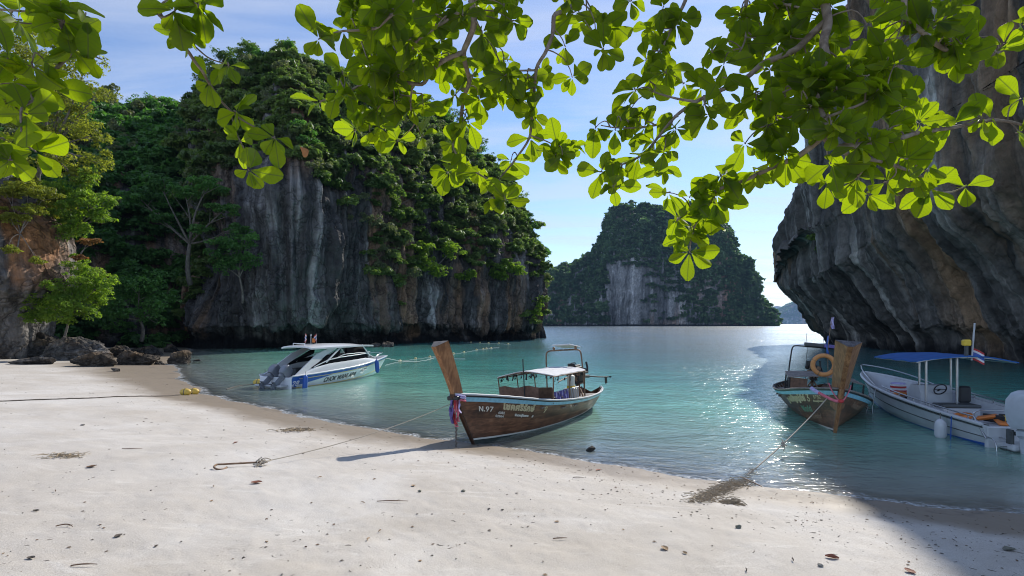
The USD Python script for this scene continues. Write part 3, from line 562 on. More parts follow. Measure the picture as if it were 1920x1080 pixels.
# headland: bare cliff low down, jungle above; bushes hang on to ledges of the face
h = height_share(HEAD); tt = np.linspace(0, 1, h.shape[0])[:, None]
edge = np.interp(tt, [0, 0.06, 0.14, 0.22, 0.32, 0.42, 0.55, 0.7, 0.8, 0.9, 1.0], [0.12, 0.22, 0.50, 0.56, 0.42, 0.27, 0.24, 0.30, 0.42, 0.50, 0.5])
edge = edge + (fbm(HEAD['P'] * 0.11, 3, 77) - 0.5) * 0.34
HW = sstep(-0.03, 0.05, h - edge) * (0.25 + 0.75 * sstep(-0.15, 0.35, HEAD['N'][..., 2])) + 0.035 * sstep(0.56, 0.66, fbm(HEAD['P'] * 0.2, 3, 78)) * (h > 0.12)
HW[:, :4] = 0
scatter('headland_jungle', HEAD, HW, 5200, crowns(100, 4, 420, 0.17), (0.55, 1.9), 5, 'jungle_leaf')
h = height_share(HILL); LW = sstep(0.0, 0.05, h) + 0 * h; LW[:, :3] = 0
leaf_look('pale_leaf', (0.09, 0.11, 0.06), (0.19, 0.22, 0.12), (0.32, 0.34, 0.19), (1.6, 1.7, 0.8), tw=0.45, scale=0.2)
scatter('headland_scrub', HEAD, HW * (0.15 + sstep(0.5, 0.64, fbm(HEAD['P'] * 0.13 + 31, 3, 91))), 1500, crowns(160, 4, 300, 0.12, nl=5, flat=1.0), (0.5, 1.5), 15, 'pale_leaf', lift=0.6, zsq=(0.8, 1.5))
scatter('hillside_scrub', HILL, sstep(0.3, 0.6, height_share(HILL)) * (0.1 + sstep(0.48, 0.62, fbm(HILL['P'] * 0.1 + 7, 3, 92))), 500, crowns(170, 3, 380, 0.13, nl=6, flat=1.0), (0.9, 2.4), 16, 'pale_leaf', lift=0.6, zsq=(0.8, 1.4))
scatter('hillside_jungle', HILL, LW, 4200, crowns(120, 4, 520, 0.14), (0.9, 2.6), 6, 'dark_leaf', lift=0.35)
h = height_share(ISL); tt = np.linspace(0, 1, h.shape[0])[:, None]
bare = np.exp(-((tt - 0.34) / 0.062) ** 2) * sstep(0.50, 0.42, h) + 0.75 * np.exp(-((tt - 0.55) / 0.014) ** 2) * sstep(0.35, 0.25, h) + 0.7 * np.exp(-((tt - 0.06) / 0.03) ** 2) * sstep(0.3, 0.2, h) + 0.55 * np.exp(-((tt - 0.43) / 0.025) ** 2) * sstep(0.3, 0.2, h)
IW = np.clip(1 - bare * 1.35 * (0.55 + 0.9 * fbm(ISL['P'] * [0.12, 0.12, 0.02], 3, 55)), 0, 1) * sstep(0.01, 0.04, h)
scatter('island_jungle', ISL, IW, 9000, crowns(140, 3, 90, 0.34, nl=6), (3.2, 7.5), 7, 'island_leaf', lift=0.1)
scatter('distant_island_jungle', ISL2, sstep(0.02, 0.08, height_share(ISL2)), 3500, crowns(150, 2, 40, 0.5, nl=4), (9, 17), 8, 'island_leaf', lift=0.1)
h = height_share(RIGHT)
RW = sstep(0.93, 0.99, h) + 0.05 * sstep(0.62, 0.68, fbm(RIGHT['P'] * 0.16, 3, 31)) * (h > 0.3); RW[:, :5] = 0
scatter('cliff_top_jungle', RIGHT, RW, 700, crowns(100, 3, 420, 0.17), (0.6, 2.0), 9, 'jungle_leaf')

h = height_share(OUT); OW = sstep(0.62, 0.74, h + 0.5 * (fbm(OUT['P'] * 0.35, 3, 61) - 0.5)); OW[:, :3] = 0
scatter('outcrop_scrub', OUT, OW, 300, crowns(180, 3, 520, 0.11, nl=10), (0.5, 1.25), 12, 'yellow_leaf', lift=0.45)
# trees that can be told apart
def limb(mb, a, b, ra, rb, rng, bow=0.12, n=7):
    L = np.linalg.norm(np.subtract(b, a)); t = np.linspace(0, 1, n)[:, None]
    p = np.asarray(a) * (1 - t) + np.asarray(b) * t + (t * (1 - t)) * rng.normal(size=3) * bow * L * 2
    mb.tube(p, np.linspace(ra, rb, n), 6); return p

def tree(name, label, base, lobes, n, size, leaf, seed, group=None, bark='grey_bark', r=0.16, flat=0.7, cat='tree', parent=None):
    rng = np.random.default_rng(seed); base = np.asarray(base, float)
    p = parent or thing(name, label, cat, base, group=group)
    L = [(np.asarray(c, float) - (0 if parent else base), R) for c, R in lobes]
    mid = np.mean([c for c, _ in L], 0); fork = mid * np.array([0.55, 0.55, 0.5]); mb = MB()
    limb(mb, np.array([0, 0, -0.5]), fork, r, r * 0.62, rng, 0.1)
    for c, R in L:
        q = limb(mb, fork + (c - fork) * 0.02, c, r * 0.5, r * 0.12, rng)
        for _ in range(3): limb(mb, q[3 + rng.integers(0, 3)], c + unit(rng.normal(size=3)) * R * 0.75 * [1, 1, flat], r * 0.18, r * 0.05, rng, n=5)
    part(p, 'trunk', mb, bark, smooth=True)
    sub = []
    for c, R in L:
        sub.append((c, R * 0.6))
        for _ in range(18):
            d = unit(rng.normal(size=3)); d[2] = d[2] * 0.8 + 0.1
            sub.append((c + d * R * rng.uniform(0.5, 1.0) * [1, 1, flat * 1.2], R * rng.uniform(0.15, 0.38)))
    part(p, 'crown', leaves_mesh(rng, sub, n, size, flat=flat), leaf, smooth=False)
    return p

# kinds of headland tree, set one by one along the crest and on the ledges
for i in range(5):
    rng = np.random.default_rng(300 + i); k = class_prim(f'cliff_tree_kind_{i}')
    lob = [((rng.normal() * 0.9, rng.normal() * 0.9, rng.uniform(1.8, 3.6)), rng.uniform(0.7, 1.25)) for _ in range(4 + i % 3)]
    tree('', '', (0, 0, 0), lob, 1100, 0.15, 'jungle_leaf' if i < 3 else 'dark_leaf', 310 + i, r=0.12, parent=k)
rng = np.random.default_rng(44)
P, N = HEAD['P'], HEAD['N']
pick = HW * (HEAD['area'] / HEAD['area'].max()) * (h.shape[0] > 0) * (0.2 + 2.2 * sstep(0.8, 1.0, height_share(HEAD))); pick[:, HEAD['ns'] + 2:] = 0
for k in rng.choice(pick.size, 130, replace=False, p=(pick / pick.sum()).ravel()):
    q = P.reshape(-1, 3)[k] - N.reshape(-1, 3)[k] * 0.2
    copy_of(f'/World/Kinds/cliff_tree_kind_{rng.integers(0, 5)}', 'cliff_tree', q, rng.uniform(0, 6.28), 'leafy green tree rooted on the steep jungle top of the dark headland across the bay', 'tree',
            'trees on the headland', scale=rng.uniform(0.6, 1.15))

# bushes on the ledges of the headland's point
tree('ledge_bush', 'pale green bush on the ledge of the headland point, above the small dark buttress', at(952, 525, 98), [(at(930, 508, 97.5), 1.9), (at(950, 500, 97.6), 2.0), (at(972, 506, 97.8), 1.7), (at(940, 516, 96.6), 1.5)], 3000, 0.2, 'bright_leaf', 401, cat='bush')
tree('ledge_bush', 'pale bush leaning out over the water at the tip of the headland, low down', at(985, 585, 102), [(at(995, 560, 102.5), 1.8), (at(1008, 572, 103), 1.6), (at(998, 588, 102.5), 1.5)], 2400, 0.2, 'bright_leaf', 402, cat='bush')
tree('ledge_bush', 'small flat bush on the cliff face of the headland above ochre stains', at(872, 522, 92), [(at(862, 519, 91), 1.2), (at(882, 517, 91.4), 1.3)], 1200, 0.19, 'bright_leaf', 403, cat='bush')
tree('ledge_bush', 'light green bushes hanging halfway down the middle of the headland cliff', at(812, 520, 86), [(at(800, 498, 84.5), 2.2), (at(822, 508, 85), 1.9), (at(845, 470, 88), 2.2), (at(790, 470, 85), 2.0)], 3600, 0.19, 'bright_leaf', 404, cat='bush')

# the valley and the left shore
tree('spreading_tree', 'spreading shade tree with bare pale limbs standing in the dark valley', at(357, 525, 66), [(at(262, 372, 64), 2.2), (at(300, 345, 63), 2.3), (at(345, 360, 63), 2.0), (at(392, 352, 64), 2.4), (at(420, 395, 64), 1.9), (at(300, 410, 63), 1.6), (at(372, 430, 63), 1.4), (at(445, 430, 64), 1.5)], 9000, 0.15, 'dark_leaf', 420, r=0.3, flat=0.4)
tree('dark_tree', 'tall dark tree against the sky where the hillside meets the headland', at(290, 260, 104), [(at(275, 198, 103), 2.8), (at(300, 200, 103), 2.4), (at(262, 222, 102), 2.5), (at(312, 220, 103), 2.0)], 2400, 0.2, 'dark_leaf', 421, r=0.2)
tree('dark_tree', 'dark rounded tree above the beach boulders, left of the bare headland cliff', at(265, 630, 58), [(at(230, 560, 56), 2.6), (at(262, 535, 56), 2.4), (at(292, 560, 57), 2.0), (at(280, 590, 56), 1.8), (at(215, 590, 55), 2.0)], 6000, 0.14, 'dark_leaf', 422, r=0.2, flat=0.85)
tree('dark_tree', 'dark leafy tree clinging to the rocks at the foot of the bare headland cliff', at(455, 560, 64), [(at(430, 470, 63), 2.2), (at(455, 455, 63), 2.0), (at(470, 490, 63), 1.7), (at(420, 500, 63), 1.8)], 4000, 0.15, 'dark_leaf', 423, r=0.16)
tree('yellow_tree', 'feathery yellow-green sunlit tree high on the left outcrop', at(70, 345, 47), [(at(40, 110, 46), 2.6), (at(95, 130, 46), 2.3), (at(130, 185, 46), 2.0), (at(60, 190, 45), 2.4), (at(120, 250, 46), 2.0), (at(60, 265, 45), 1.9), (at(20, 180, 45), 2.2), (at(95, 310, 46), 1.7), (at(150, 225, 47), 1.5), (at(160, 125, 46), 1.7), (at(178, 180, 46), 1.5), (at(168, 255, 46), 1.5), (at(182, 305, 47), 1.3), (at(150, 335, 46), 1.4), (at(120, 80, 46), 1.8)], 19000, 0.11, 'yellow_leaf', 424, r=0.22, flat=0.8)
tree('bright_tree', 'bright green tree leaning out beside the left outcrop', at(118, 470, 48), [(at(140, 370, 46), 1.5), (at(175, 385, 46), 1.3), (at(120, 400, 45), 1.4), (at(150, 430, 46), 1.3), (at(205, 375, 46), 0.8), (at(100, 360, 45), 1.2), (at(165, 340, 46), 1.2), (at(125, 440, 45), 1.2), (at(190, 410, 46), 1.0)], 9000, 0.11, 'bright_leaf', 425, r=0.14, flat=0.8)
tree('bright_bush', 'bright green sunlit bush above the grey boulders, tucked under the left outcrop', at(120, 622, 45), [(at(90, 575, 43.5), 1.5), (at(125, 555, 43.5), 1.6), (at(160, 535, 44), 1.5), (at(185, 560, 45), 1.1), (at(110, 595, 43), 1.2), (at(150, 505, 45), 1.2), (at(70, 598, 43), 0.9), (at(190, 530, 44.5), 1.1), (at(140, 580, 43), 1.2), (at(165, 585, 44), 1.0)], 13000, 0.10, 'bright_leaf', 426, r=0.1, flat=0.8, cat='bush')
tree('dry_bush', 'brown dry bush hanging from the left outcrop', at(150, 470, 45), [(at(165, 455, 44.5), 0.75), (at(150, 485, 44.5), 0.6), (at(178, 452, 44.6), 0.5)], 1500, 0.085, 'dry_leaf', 427, r=0.05, flat=0.4, cat='bush')
tree('dry_bush', 'tangled ochre shrub with bare twigs on the face of the left outcrop', at(30, 470, 41.5), [(at(20, 410, 41), 1.2), (at(60, 395, 41.5), 1.1), (at(85, 365, 42), 1.1), (at(10, 360, 41), 1.3), (at(45, 350, 41.5), 1.1), (at(70, 490, 40.4), 0.6), (at(20, 470, 40.2), 0.7)], 9000, 0.08, 'yellow_leaf', 428, r=0.06, flat=0.45, cat='bush')
# ---------------------------------------------------------------- the boughs overhead
mat('broad_leaf', {
    'uv': ('uvmap', {'attribute': 'st'}), 'sep': ('separate_xyz', {}), 'oi': ('object_info', {}), 'geo': ('geometry', {}),
    'ab': ('math', {'math_type': 'absolute'}), 'mr': ('map_range', {'from_min': 0.008, 'from_max': 0.028, 'to_min': 1.0, 'to_max': 0.0, 'clamp': True}),
    'vy': ('math', {'math_type': 'multiply_add', 'value2': -0.55}), 'vs': ('math', {'math_type': 'multiply', 'value2': 56.0}), 'vsin': ('math', {'math_type': 'sine'}),
    'vr': ('map_range', {'from_min': 0.86, 'from_max': 1.0, 'to_min': 0.0, 'to_max': 0.4, 'clamp': True}), 'vm': ('math', {'math_type': 'maximum'}),
    'n': ('noise_texture', {'scale': 9.0, 'detail': 3.0}), 'r1': ('rgb_ramp', {'ramp': [(0.3, (0.030, 0.062, 0.012)), (0.55, (0.050, 0.088, 0.016)), (0.75, (0.085, 0.115, 0.022)), (0.97, (0.30, 0.16, 0.05))]}),
    'isl': ('math', {'math_type': 'multiply_add', 'value2': 0.9, 'value3': -0.45}), 'as': ('math', {'math_type': 'add'}),
    'r2': ('rgb_ramp', {'ramp': [(0.2, (0.36, 0.50, 0.004)), (0.55, (0.66, 0.72, 0.006)), (0.85, (0.90, 0.84, 0.012)), (0.97, (0.85, 0.42, 0.03))]}),
    'vc': ('mix_color', {'b': (0.16, 0.18, 0.06)}), 'vt': ('mix_color', {'b': (0.13, 0.20, 0.01)}),
    'sp': ('noise_texture', {'scale': 55.0, 'detail': 2.0}), 'spr': ('rgb_ramp', {'ramp': [(0.70, (0, 0, 0)), (0.76, (0.8, 0.8, 0.8))]}), 'spm': ('mix_color', {'b': (0.09, 0.05, 0.02)}),
    'p': ('principled_bsdf', {'roughness': 0.42, 'specular_ior_level': 0.22}), 't': ('translucent_bsdf', {}), 'm': ('mix_closure', {'fac': 0.6}),
}, [('uv.UV', 'sep.vector'), ('sep.x', 'ab.value1'), ('ab.value', 'mr.value'), ('ab.value', 'vy.value1'), ('sep.y', 'vy.value3'), ('vy.value', 'vs.value1'), ('vs.value', 'vsin.value1'), ('vsin.value', 'vr.value'),
    ('mr.result', 'vm.value1'), ('vr.result', 'vm.value2'), ('geo.position', 'n.vector'), ('geo.random_per_island', 'isl.value1'), ('n.fac', 'as.value1'), ('isl.value', 'as.value2'),
    ('as.value', 'r1.fac'), ('as.value', 'r2.fac'), ('r1.color', 'vc.a'), ('r2.color', 'vt.a'), ('vm.value', 'vc.fac'), ('vm.value', 'vt.fac'), ('geo.position', 'sp.vector'), ('sp.fac', 'spr.fac'),
    ('vc.result', 'spm.a'), ('spr.color', 'spm.fac'), ('spm.result', 'p.base_color'), ('vt.result', 't.color'), ('p.BSDF', 'm.closure1'), ('t.BSDF', 'm.closure2')], surface='m.closure')
wood_look('branch_bark', (0.10, 0.075, 0.055), (0.21, 0.165, 0.125), (0.33, 0.28, 0.225), scale=(9, 9, 9), rough=0.8)
plain('rust_leaf', (0.30, 0.12, 0.03), 0.6, var=0.5, scale=30)

def leaf(rng, base, dirn, nrm, L):
    """One obovate leaf: folded along the midrib, drooping, wavy at the edge."""
    na, nc = 7, 5
    d = unit(dirn); n = unit(nrm - d * (nrm @ d)); s = np.cross(n, d)
    t = np.linspace(0, 1, na); w = 0.69 * np.array([0.05, 0.26, 0.58, 0.86, 1.0, 0.88, 0.36]) * rng.uniform(0.86, 1.08)
    droop = rng.uniform(-0.05, 0.42); fold = rng.uniform(0.02, 0.55); ph = rng.uniform(0, 6.28); twist = rng.uniform(-0.25, 0.25)
    c = np.linspace(-1, 1, nc); V, UV = [], []
    for i in range(na):
        tl = t[i] * (1 - 0.06 * 0)
        for j in range(nc):
            x = c[j] * w[i] / 2
            y = tl + (0.055 if i == na - 1 else 0.0) * (1 - c[j] ** 2) - 0.02 * (i == na - 1) * (c[j] == 0)
            z = abs(x) * fold - droop * tl * tl + 0.018 * math.sin(ph + tl * 9 + c[j] * 2.0) * abs(c[j]) + twist * x * tl
            V.append(base + (d * y + s * x + n * z) * L); UV.append((x, tl))
    i = np.arange(na * nc).reshape(na, nc)
    q = np.stack([i[:-1, :-1], i[1:, :-1], i[1:, 1:], i[:-1, 1:]], -1).reshape(-1, 4)
    return np.array(V), np.vstack([q[:, [0, 1, 2]], q[:, [0, 2, 3]]]), np.array(UV)

class Bough:
    """A tree whose trunk stands outside the picture and whose boughs hang into it."""
    def __init__(self, seed, depth, L): self.rng = np.random.default_rng(seed); self.wood = []; self.leaves = []; self.nodes = []; self.depth = depth; self.L = L; self.seed = seed
    def Y(self, u, v): return self.depth * (1 + 0.20 * (float(noise(np.array([u / 230.0, v / 260.0, self.seed * 1.7]), 4)) - 0.5) * 2)
    def pt(self, u, v, k=1.0): return at(u, v, self.Y(u, v) * k)
    def branch(self, pix, r0, r1, n=None):
        P = np.array([self.pt(*p) for p in pix]); n = n or 6 * len(pix)
        P = smooth_path(P, n); P = P + (fbm(P * 5.0, 2, 3)[:, None] - 0.5) * 0.02
        self.nodes.append((P, np.linspace(r0, r1, n)))
    def rosette(self, u, v, L=None, n=None, k=1.0, twig=True):
        rng = self.rng; c = self.pt(u, v, k); L = L or self.L
        if twig and self.nodes:
            near = min(self.nodes, key=lambda b: np.linalg.norm(b[0] - c, axis=1).min())[0]; d = np.linalg.norm(near - c, axis=1); j = d.argmin()
            if 0.02 < d[j] < 0.36:
                a = near[max(j - 2, 0)]; mid = (a + c) / 2 + rng.normal(size=3) * 0.02 + [0, 0, 0.02]
                self.wood.append((smooth_path([a, mid, c], 7), np.linspace(0.005, 0.0028, 7)))
        view = unit(c - [0, 0, CAMZ])
        ax = unit(-view * 0.85 + np.array([0, 0, -0.35]) + rng.normal(size=3) * 0.42)
        e1 = unit(np.cross(ax, [0.2, 0.1, 1])); e2 = np.cross(ax, e1)
        n = n or rng.integers(5, 9); a0 = rng.uniform(0, 6.28)
        for i in range(n):
            a = a0 + i * 2.399 + rng.normal() * 0.42
            rad = e1 * math.cos(a) + e2 * math.sin(a)
            tilt = rng.uniform(-0.55, 0.65) + (0.5 if i > n - 3 else 0)
            d = unit(rad + ax * tilt + np.array([0, 0, -0.22]) + rng.normal(size=3) * 0.1)
            nr = unit(-ax + rad * tilt * 0.8 + rng.normal(size=3) * 0.18)
            l = L * rng.uniform(0.6, 1.2) * (0.7 if i > n - 3 else 1)
            st = c + d * 0.012
            self.leaves.append((leaf(rng, st, d, nr, l), st))
        self.wood.append((np.array([c - ax * 0.015, c + ax * 0.012]), np.array([0.0045, 0.003])))
    def build(self, p, nmax=300):
        for P, r in self.nodes: part(p, 'branch', MB().tube(P, r, 8), 'branch_bark', smooth=True)
        w = MB()
        for P, r in self.wood: w.tube(P, r, 4)
        part(p, 'twigs', w, 'branch_bark', smooth=True, kind='stuff')
        def shows(l):
            v = l[0][0]; c = v.mean(0); u, vv = 960 + c[0] / c[1] * FPX, HZ - (c[2] - CAMZ) / c[1] * FPX
            return (1 if -20 < u < 1940 and -10 < vv else 0) * 1e3 + 1.0 / c[1] * np.linalg.norm(v[-3] - v[0])
        ls = sorted(self.leaves, key=shows, reverse=True)
        for (v, f, uv), _ in ls[:nmax]: part(p, 'leaf', (v, f), 'broad_leaf', smooth=True, uv=uv)
        if len(ls) > nmax:
            vs, fs, us, k = [], [], [], 0
            for (v, f, uv), _ in ls[nmax:]: vs.append(v); fs.append(f + k); us.append(uv); k += len(v)
            part(p, 'foliage', (np.vstack(vs), np.vstack(fs)), 'broad_leaf', smooth=True, uv=np.vstack(us), kind='stuff')

def trunk(p, bough, base, top, ends, r=0.16):
    mb = MB(); base = np.array(base, float); base[2] = ground_z(base[0], base[1]) - 0.4
    mb.tube(smooth_path([base, base + (np.array(top) - base) * 0.5 + [0.1, 0.15, 0], top], 14), np.linspace(r, r * 0.7, 14), 12)
    for e, re in ends:
        e = np.asarray(e); mb.tube(smooth_path([np.array(top) - [0, 0, 0.05], (np.array(top) + e) / 2 + [0, 0, 0.35], e], 14), np.linspace(r * 0.55, re, 14), 9)
    part(p, 'trunk', mb, 'branch_bark', smooth=True)

right = Bough(51, 3.35, 0.132)
for pix, r0, r1 in [
    ([(1560, -90), (1545, 0), (1552, 40), (1545, 75), (1550, 112), (1540, 160), (1534, 200), (1546, 236), (1543, 255)], 0.026, 0.018),
    ([(1543, 255), (1500, 290), (1440, 318), (1390, 340), (1345, 356), (1300, 388), (1268, 415)], 0.016, 0.005), ([(1345, 358), (1318, 400), (1300, 430), (1292, 472)], 0.007, 0.004),
    ([(1543, 255), (1570, 276), (1640, 268), (1720, 250), (1800, 236), (1870, 225), (1930, 240)], 0.016, 0.007),
    ([(1570, 276), (1600, 293), (1660, 304), (1720, 326), (1768, 362), (1810, 350)], 0.012, 0.004), ([(1612, 298), (1616, 322), (1585, 350), (1556, 368)], 0.006, 0.003),
    ([(1551, 38), (1520, 66), (1490, 94), (1440, 114), (1400, 145), (1350, 170), (1310, 188), (1270, 215), (1235, 256), (1205, 290), (1150, 312)], 0.019, 0.005),
    ([(1305, 190), (1250, 180), (1215, 168)], 0.008, 0.004), ([(1272, 216), (1200, 240), (1125, 236)], 0.008, 0.003), ([(1410, -60), (1400, 0), (1398, 70), (1385, 100)], 0.012, 0.004),
    ([(1300, -50), (1285, 0), (1262, 45), (1245, 85), (1236, 110), (1248, 138)], 0.013, 0.004),
    ([(1110, -60), (1085, 0), (1060, 20), (1040, 30), (1037, 60), (1025, 95), (1005, 130), (1000, 180), (995, 250), (965, 300), (935, 340), (926, 376)], 0.017, 0.004),
    ([(1005, 132), (970, 133), (935, 134)], 0.007, 0.003), ([(995, 254), (1020, 262), (1046, 276)], 0.005, 0.003),
    ([(895, -80), (885, 0), (888, 40), (878, 75), (870, 100), (880, 150), (870, 180), (862, 240), (850, 270), (866, 302), (905, 330), (928, 342)], 0.022, 0.004),
    ([(870, 98), (830, 115), (805, 140), (790, 158), (745, 150), (710, 146), (650, 173), (600, 190)], 0.015, 0.004),
    ([(886, 5), (850, 30), (790, 70), (765, 110), (755, 140)], 0.011, 0.004), ([(776, 158), (772, 205), (791, 255)], 0.007, 0.003),
    ([(800, -60), (775, 0), (735, 28), (700, 54), (645, 58), (598, 73)], 0.012, 0.004), ([(725, 150), (700, 215), (666, 243)], 0.006, 0.003),
    ([(1690, -70), (1695, 0), (1695, 26), (1730, 62), (1760, 86), (1800, 104), (1850, 105), (1885, 92), (1930, 72)], 0.017, 0.008), ([(1732, 62), (1766, 45)], 0.006, 0.003),
    ([(1542, 158), (1580, 146), (1625, 142)], 0.007, 0.003), ([(1545, 222), (1600, 202), (1662, 178), (1700, 200)], 0.008, 0.003), ([(1540, 198), (1490, 216), (1437, 237)], 0.007, 0.003),
    ([(1538, 132), (1480, 168), (1425, 188)], 0.007, 0.003), ([(1440, 0), (1480, 10), (1536, 18)], 0.008, 0.004)]:
    right.branch(pix, r0, r1)
for u, v in [(598, 73), (644, 58), (699, 52), (733, 28), (703, 12), (769, 74), (820, 27), (882, 4), (904, 60), (945, 10), (699, 124), (740, 140), (711, 146), (653, 173), (600, 190), (666, 243), (707, 202), (750, 128), (785, 97),
             (804, 109), (863, 105), (773, 202), (791, 255), (853, 179), (878, 229), (849, 268), (839, 323), (870, 307), (898, 323), (931, 338), (958, 301), (995, 259), (1046, 276), (989, 146), (944, 132), (923, 136), (1001, 187),
             (999, 214), (1059, 86), (1073, 144), (1077, 23), (929, 373), (948, 373), (972, 179), (960, 39), (1117, 60), (1152, 46), (1182, 2), (1131, 93), (1221, 53), (1268, 46), (1235, 97), (1249, 134), (1219, 153), (1191, 169),
             (1177, 227), (1117, 239), (1228, 266), (1198, 294), (1238, 315), (1127, 322), (1150, 350), (1154, 308), (1330, 215), (1351, 169), (1335, 97), (1400, 70), (1458, 83), (1534, 18), (1504, 134), (1397, 269), (1439, 236),
             (1502, 199), (1414, 320), (1474, 296), (1353, 329), (1321, 343), (1344, 366), (1293, 370), (1270, 410), (1298, 426), (1340, 380), (1289, 445), (1293, 472), (1321, 412), (1252, 361), (1418, 185), (1437, 14), (1386, 28),
             (1483, 70), (1458, 15), (1625, 46), (1695, 26), (1729, 60), (1766, 41), (1795, 109), (1784, 89), (1866, 96), (1882, 83), (1503, 135), (1555, 152), (1625, 144), (1662, 178), (1503, 202), (1581, 204), (1664, 244),
             (1695, 202), (1720, 230), (1786, 233), (1840, 222), (1858, 224), (1914, 185), (1910, 248), (1699, 298), (1645, 267), (1616, 304), (1558, 307), (1471, 283), (1607, 333), (1716, 330), (1551, 344), (1629, 365), (1662, 341),
             (1744, 354), (1810, 350), (1455, 222), (1677, 122)]:
    right.rosette(u, v)
for _ in range(75):                                                    # the thick of the crown, a little farther off, and what goes on above the picture
    u, v = (right.rng.uniform(1390, 1720), right.rng.uniform(-40, 250)) if right.rng.random() < 0.55 else (right.rng.uniform(640, 960), right.rng.uniform(-30, 150))
    right.rosette(u, v, k=right.rng.uniform(1.03, 1.22))
for _ in range(60): right.rosette(right.rng.uniform(660, 1980), right.rng.uniform(-170, -25), k=right.rng.uniform(0.95, 1.15), twig=False)
for _b in list(right.nodes):                                             # smaller sprays all along the boughs
    for _ in range(4):
        q = _b[0][right.rng.integers(2, len(_b[0]))]; u, v = 960 + q[0] / q[1] * FPX + right.rng.normal() * 26, HZ - (q[2] - CAMZ) / q[1] * FPX + right.rng.normal() * 26
        if v < 330: right.rosette(u, v, L=0.118, k=right.rng.uniform(0.97, 1.06))
for _ in range(380):                                                   # the crown above the picture, which dapples the boughs
    y = right.rng.uniform(4.3, 7.5); c = np.array([right.rng.uniform(-2.5, 8.0), y, 3 + 0.62 * y + right.rng.uniform(0.15, 1.6)]); right.rosette(960 + c[0] / y * FPX, HZ - (c[2] - 3) / y * FPX, L=0.15, k=y / right.Y(960 + c[0] / y * FPX, HZ - (c[2] - 3) / y * FPX), twig=False)
p = thing('shore_tree', 'twisting grey-brown boughs of broad sunlit leaves reaching across the middle and right overhead', 'tree')
trunk(p, right, (3.9, -1.2, 0), (3.4, -0.2, 5.2), [(right.pt(1560, -90), 0.032), (right.pt(1410, -60), 0.014), (right.pt(1300, -50), 0.014), (right.pt(1110, -60), 0.018), (right.pt(895, -80), 0.024), (right.pt(800, -60), 0.014), (right.pt(1690, -70), 0.018)])
right.build(p)

left = Bough(63, 2.7, 0.125)
for pix, r0, r1 in [([(95, -90), (103, 0), (108, 30), (118, 60), (132, 88), (105, 130), (85, 155), (65, 185), (42, 205), (40, 240), (50, 268), (63, 280)], 0.014, 0.003), ([(132, 88), (165, 103), (185, 112)], 0.006, 0.003),
                    ([(-60, 18), (0, 18), (60, 20), (103, 14)], 0.006, 0.003), ([(-70, 270), (-20, 262), (10, 258)], 0.006, 0.003),
                    ([(230, -80), (277, 0), (300, 30), (318, 60), (345, 95), (375, 130), (390, 155), (415, 190), (440, 215), (480, 240), (515, 258)], 0.010, 0.003),
                    ([(340, 68), (380, 105), (428, 122)], 0.004, 0.0025), ([(425, 200), (440, 240), (455, 275), (466, 315)], 0.004, 0.0025)]:
    left.branch(pix, r0, r1)
for u, v in [(103, 5), (135, 90), (165, 104), (87, 160), (48, 213), (66, 284), (8, 262), (33, 37), (15, 110), (60, 120), (120, 40), (160, 30), (-10, 160), (20, 300)]: left.rosette(u, v)
for u, v in [(60, 10), (-15, 40), (20, 190), (130, 60), (60, 170), (75, 45)]: left.rosette(u, v, k=1.15)
for u, v in [(340, 63), (328, 20), (428, 122), (393, 155), (443, 210), (515, 258), (466, 318), (450, 265), (372, 10)]: left.rosette(u, v, L=0.118)
for _ in range(12): left.rosette(left.rng.uniform(-150, 330), left.rng.uniform(-190, -60), twig=False)
p = thing('shore_tree', 'tree whose drooping boughs of large dark green leaves hang in at the upper left', 'tree')
trunk(p, left, (-3.4, -0.9, 0), (-2.7, -0.1, 4.6), [(left.pt(95, -90), 0.014), (left.pt(230, -80), 0.010), (left.pt(-60, 18), 0.006), (left.pt(-70, 270), 0.006)], r=0.13)
left.build(p)
rng = np.random.default_rng(5)
v_, f_, u_ = leaf(rng, left.pt(562, 275), np.array([0.6, 0.1, -0.6]), np.array([0.3, 1, 0.4]), 0.06); part(p, 'leaf', (v_, f_), 'rust_leaf', smooth=True, uv=u_, label='small withered rust-red leaf at the end of the lower bough')
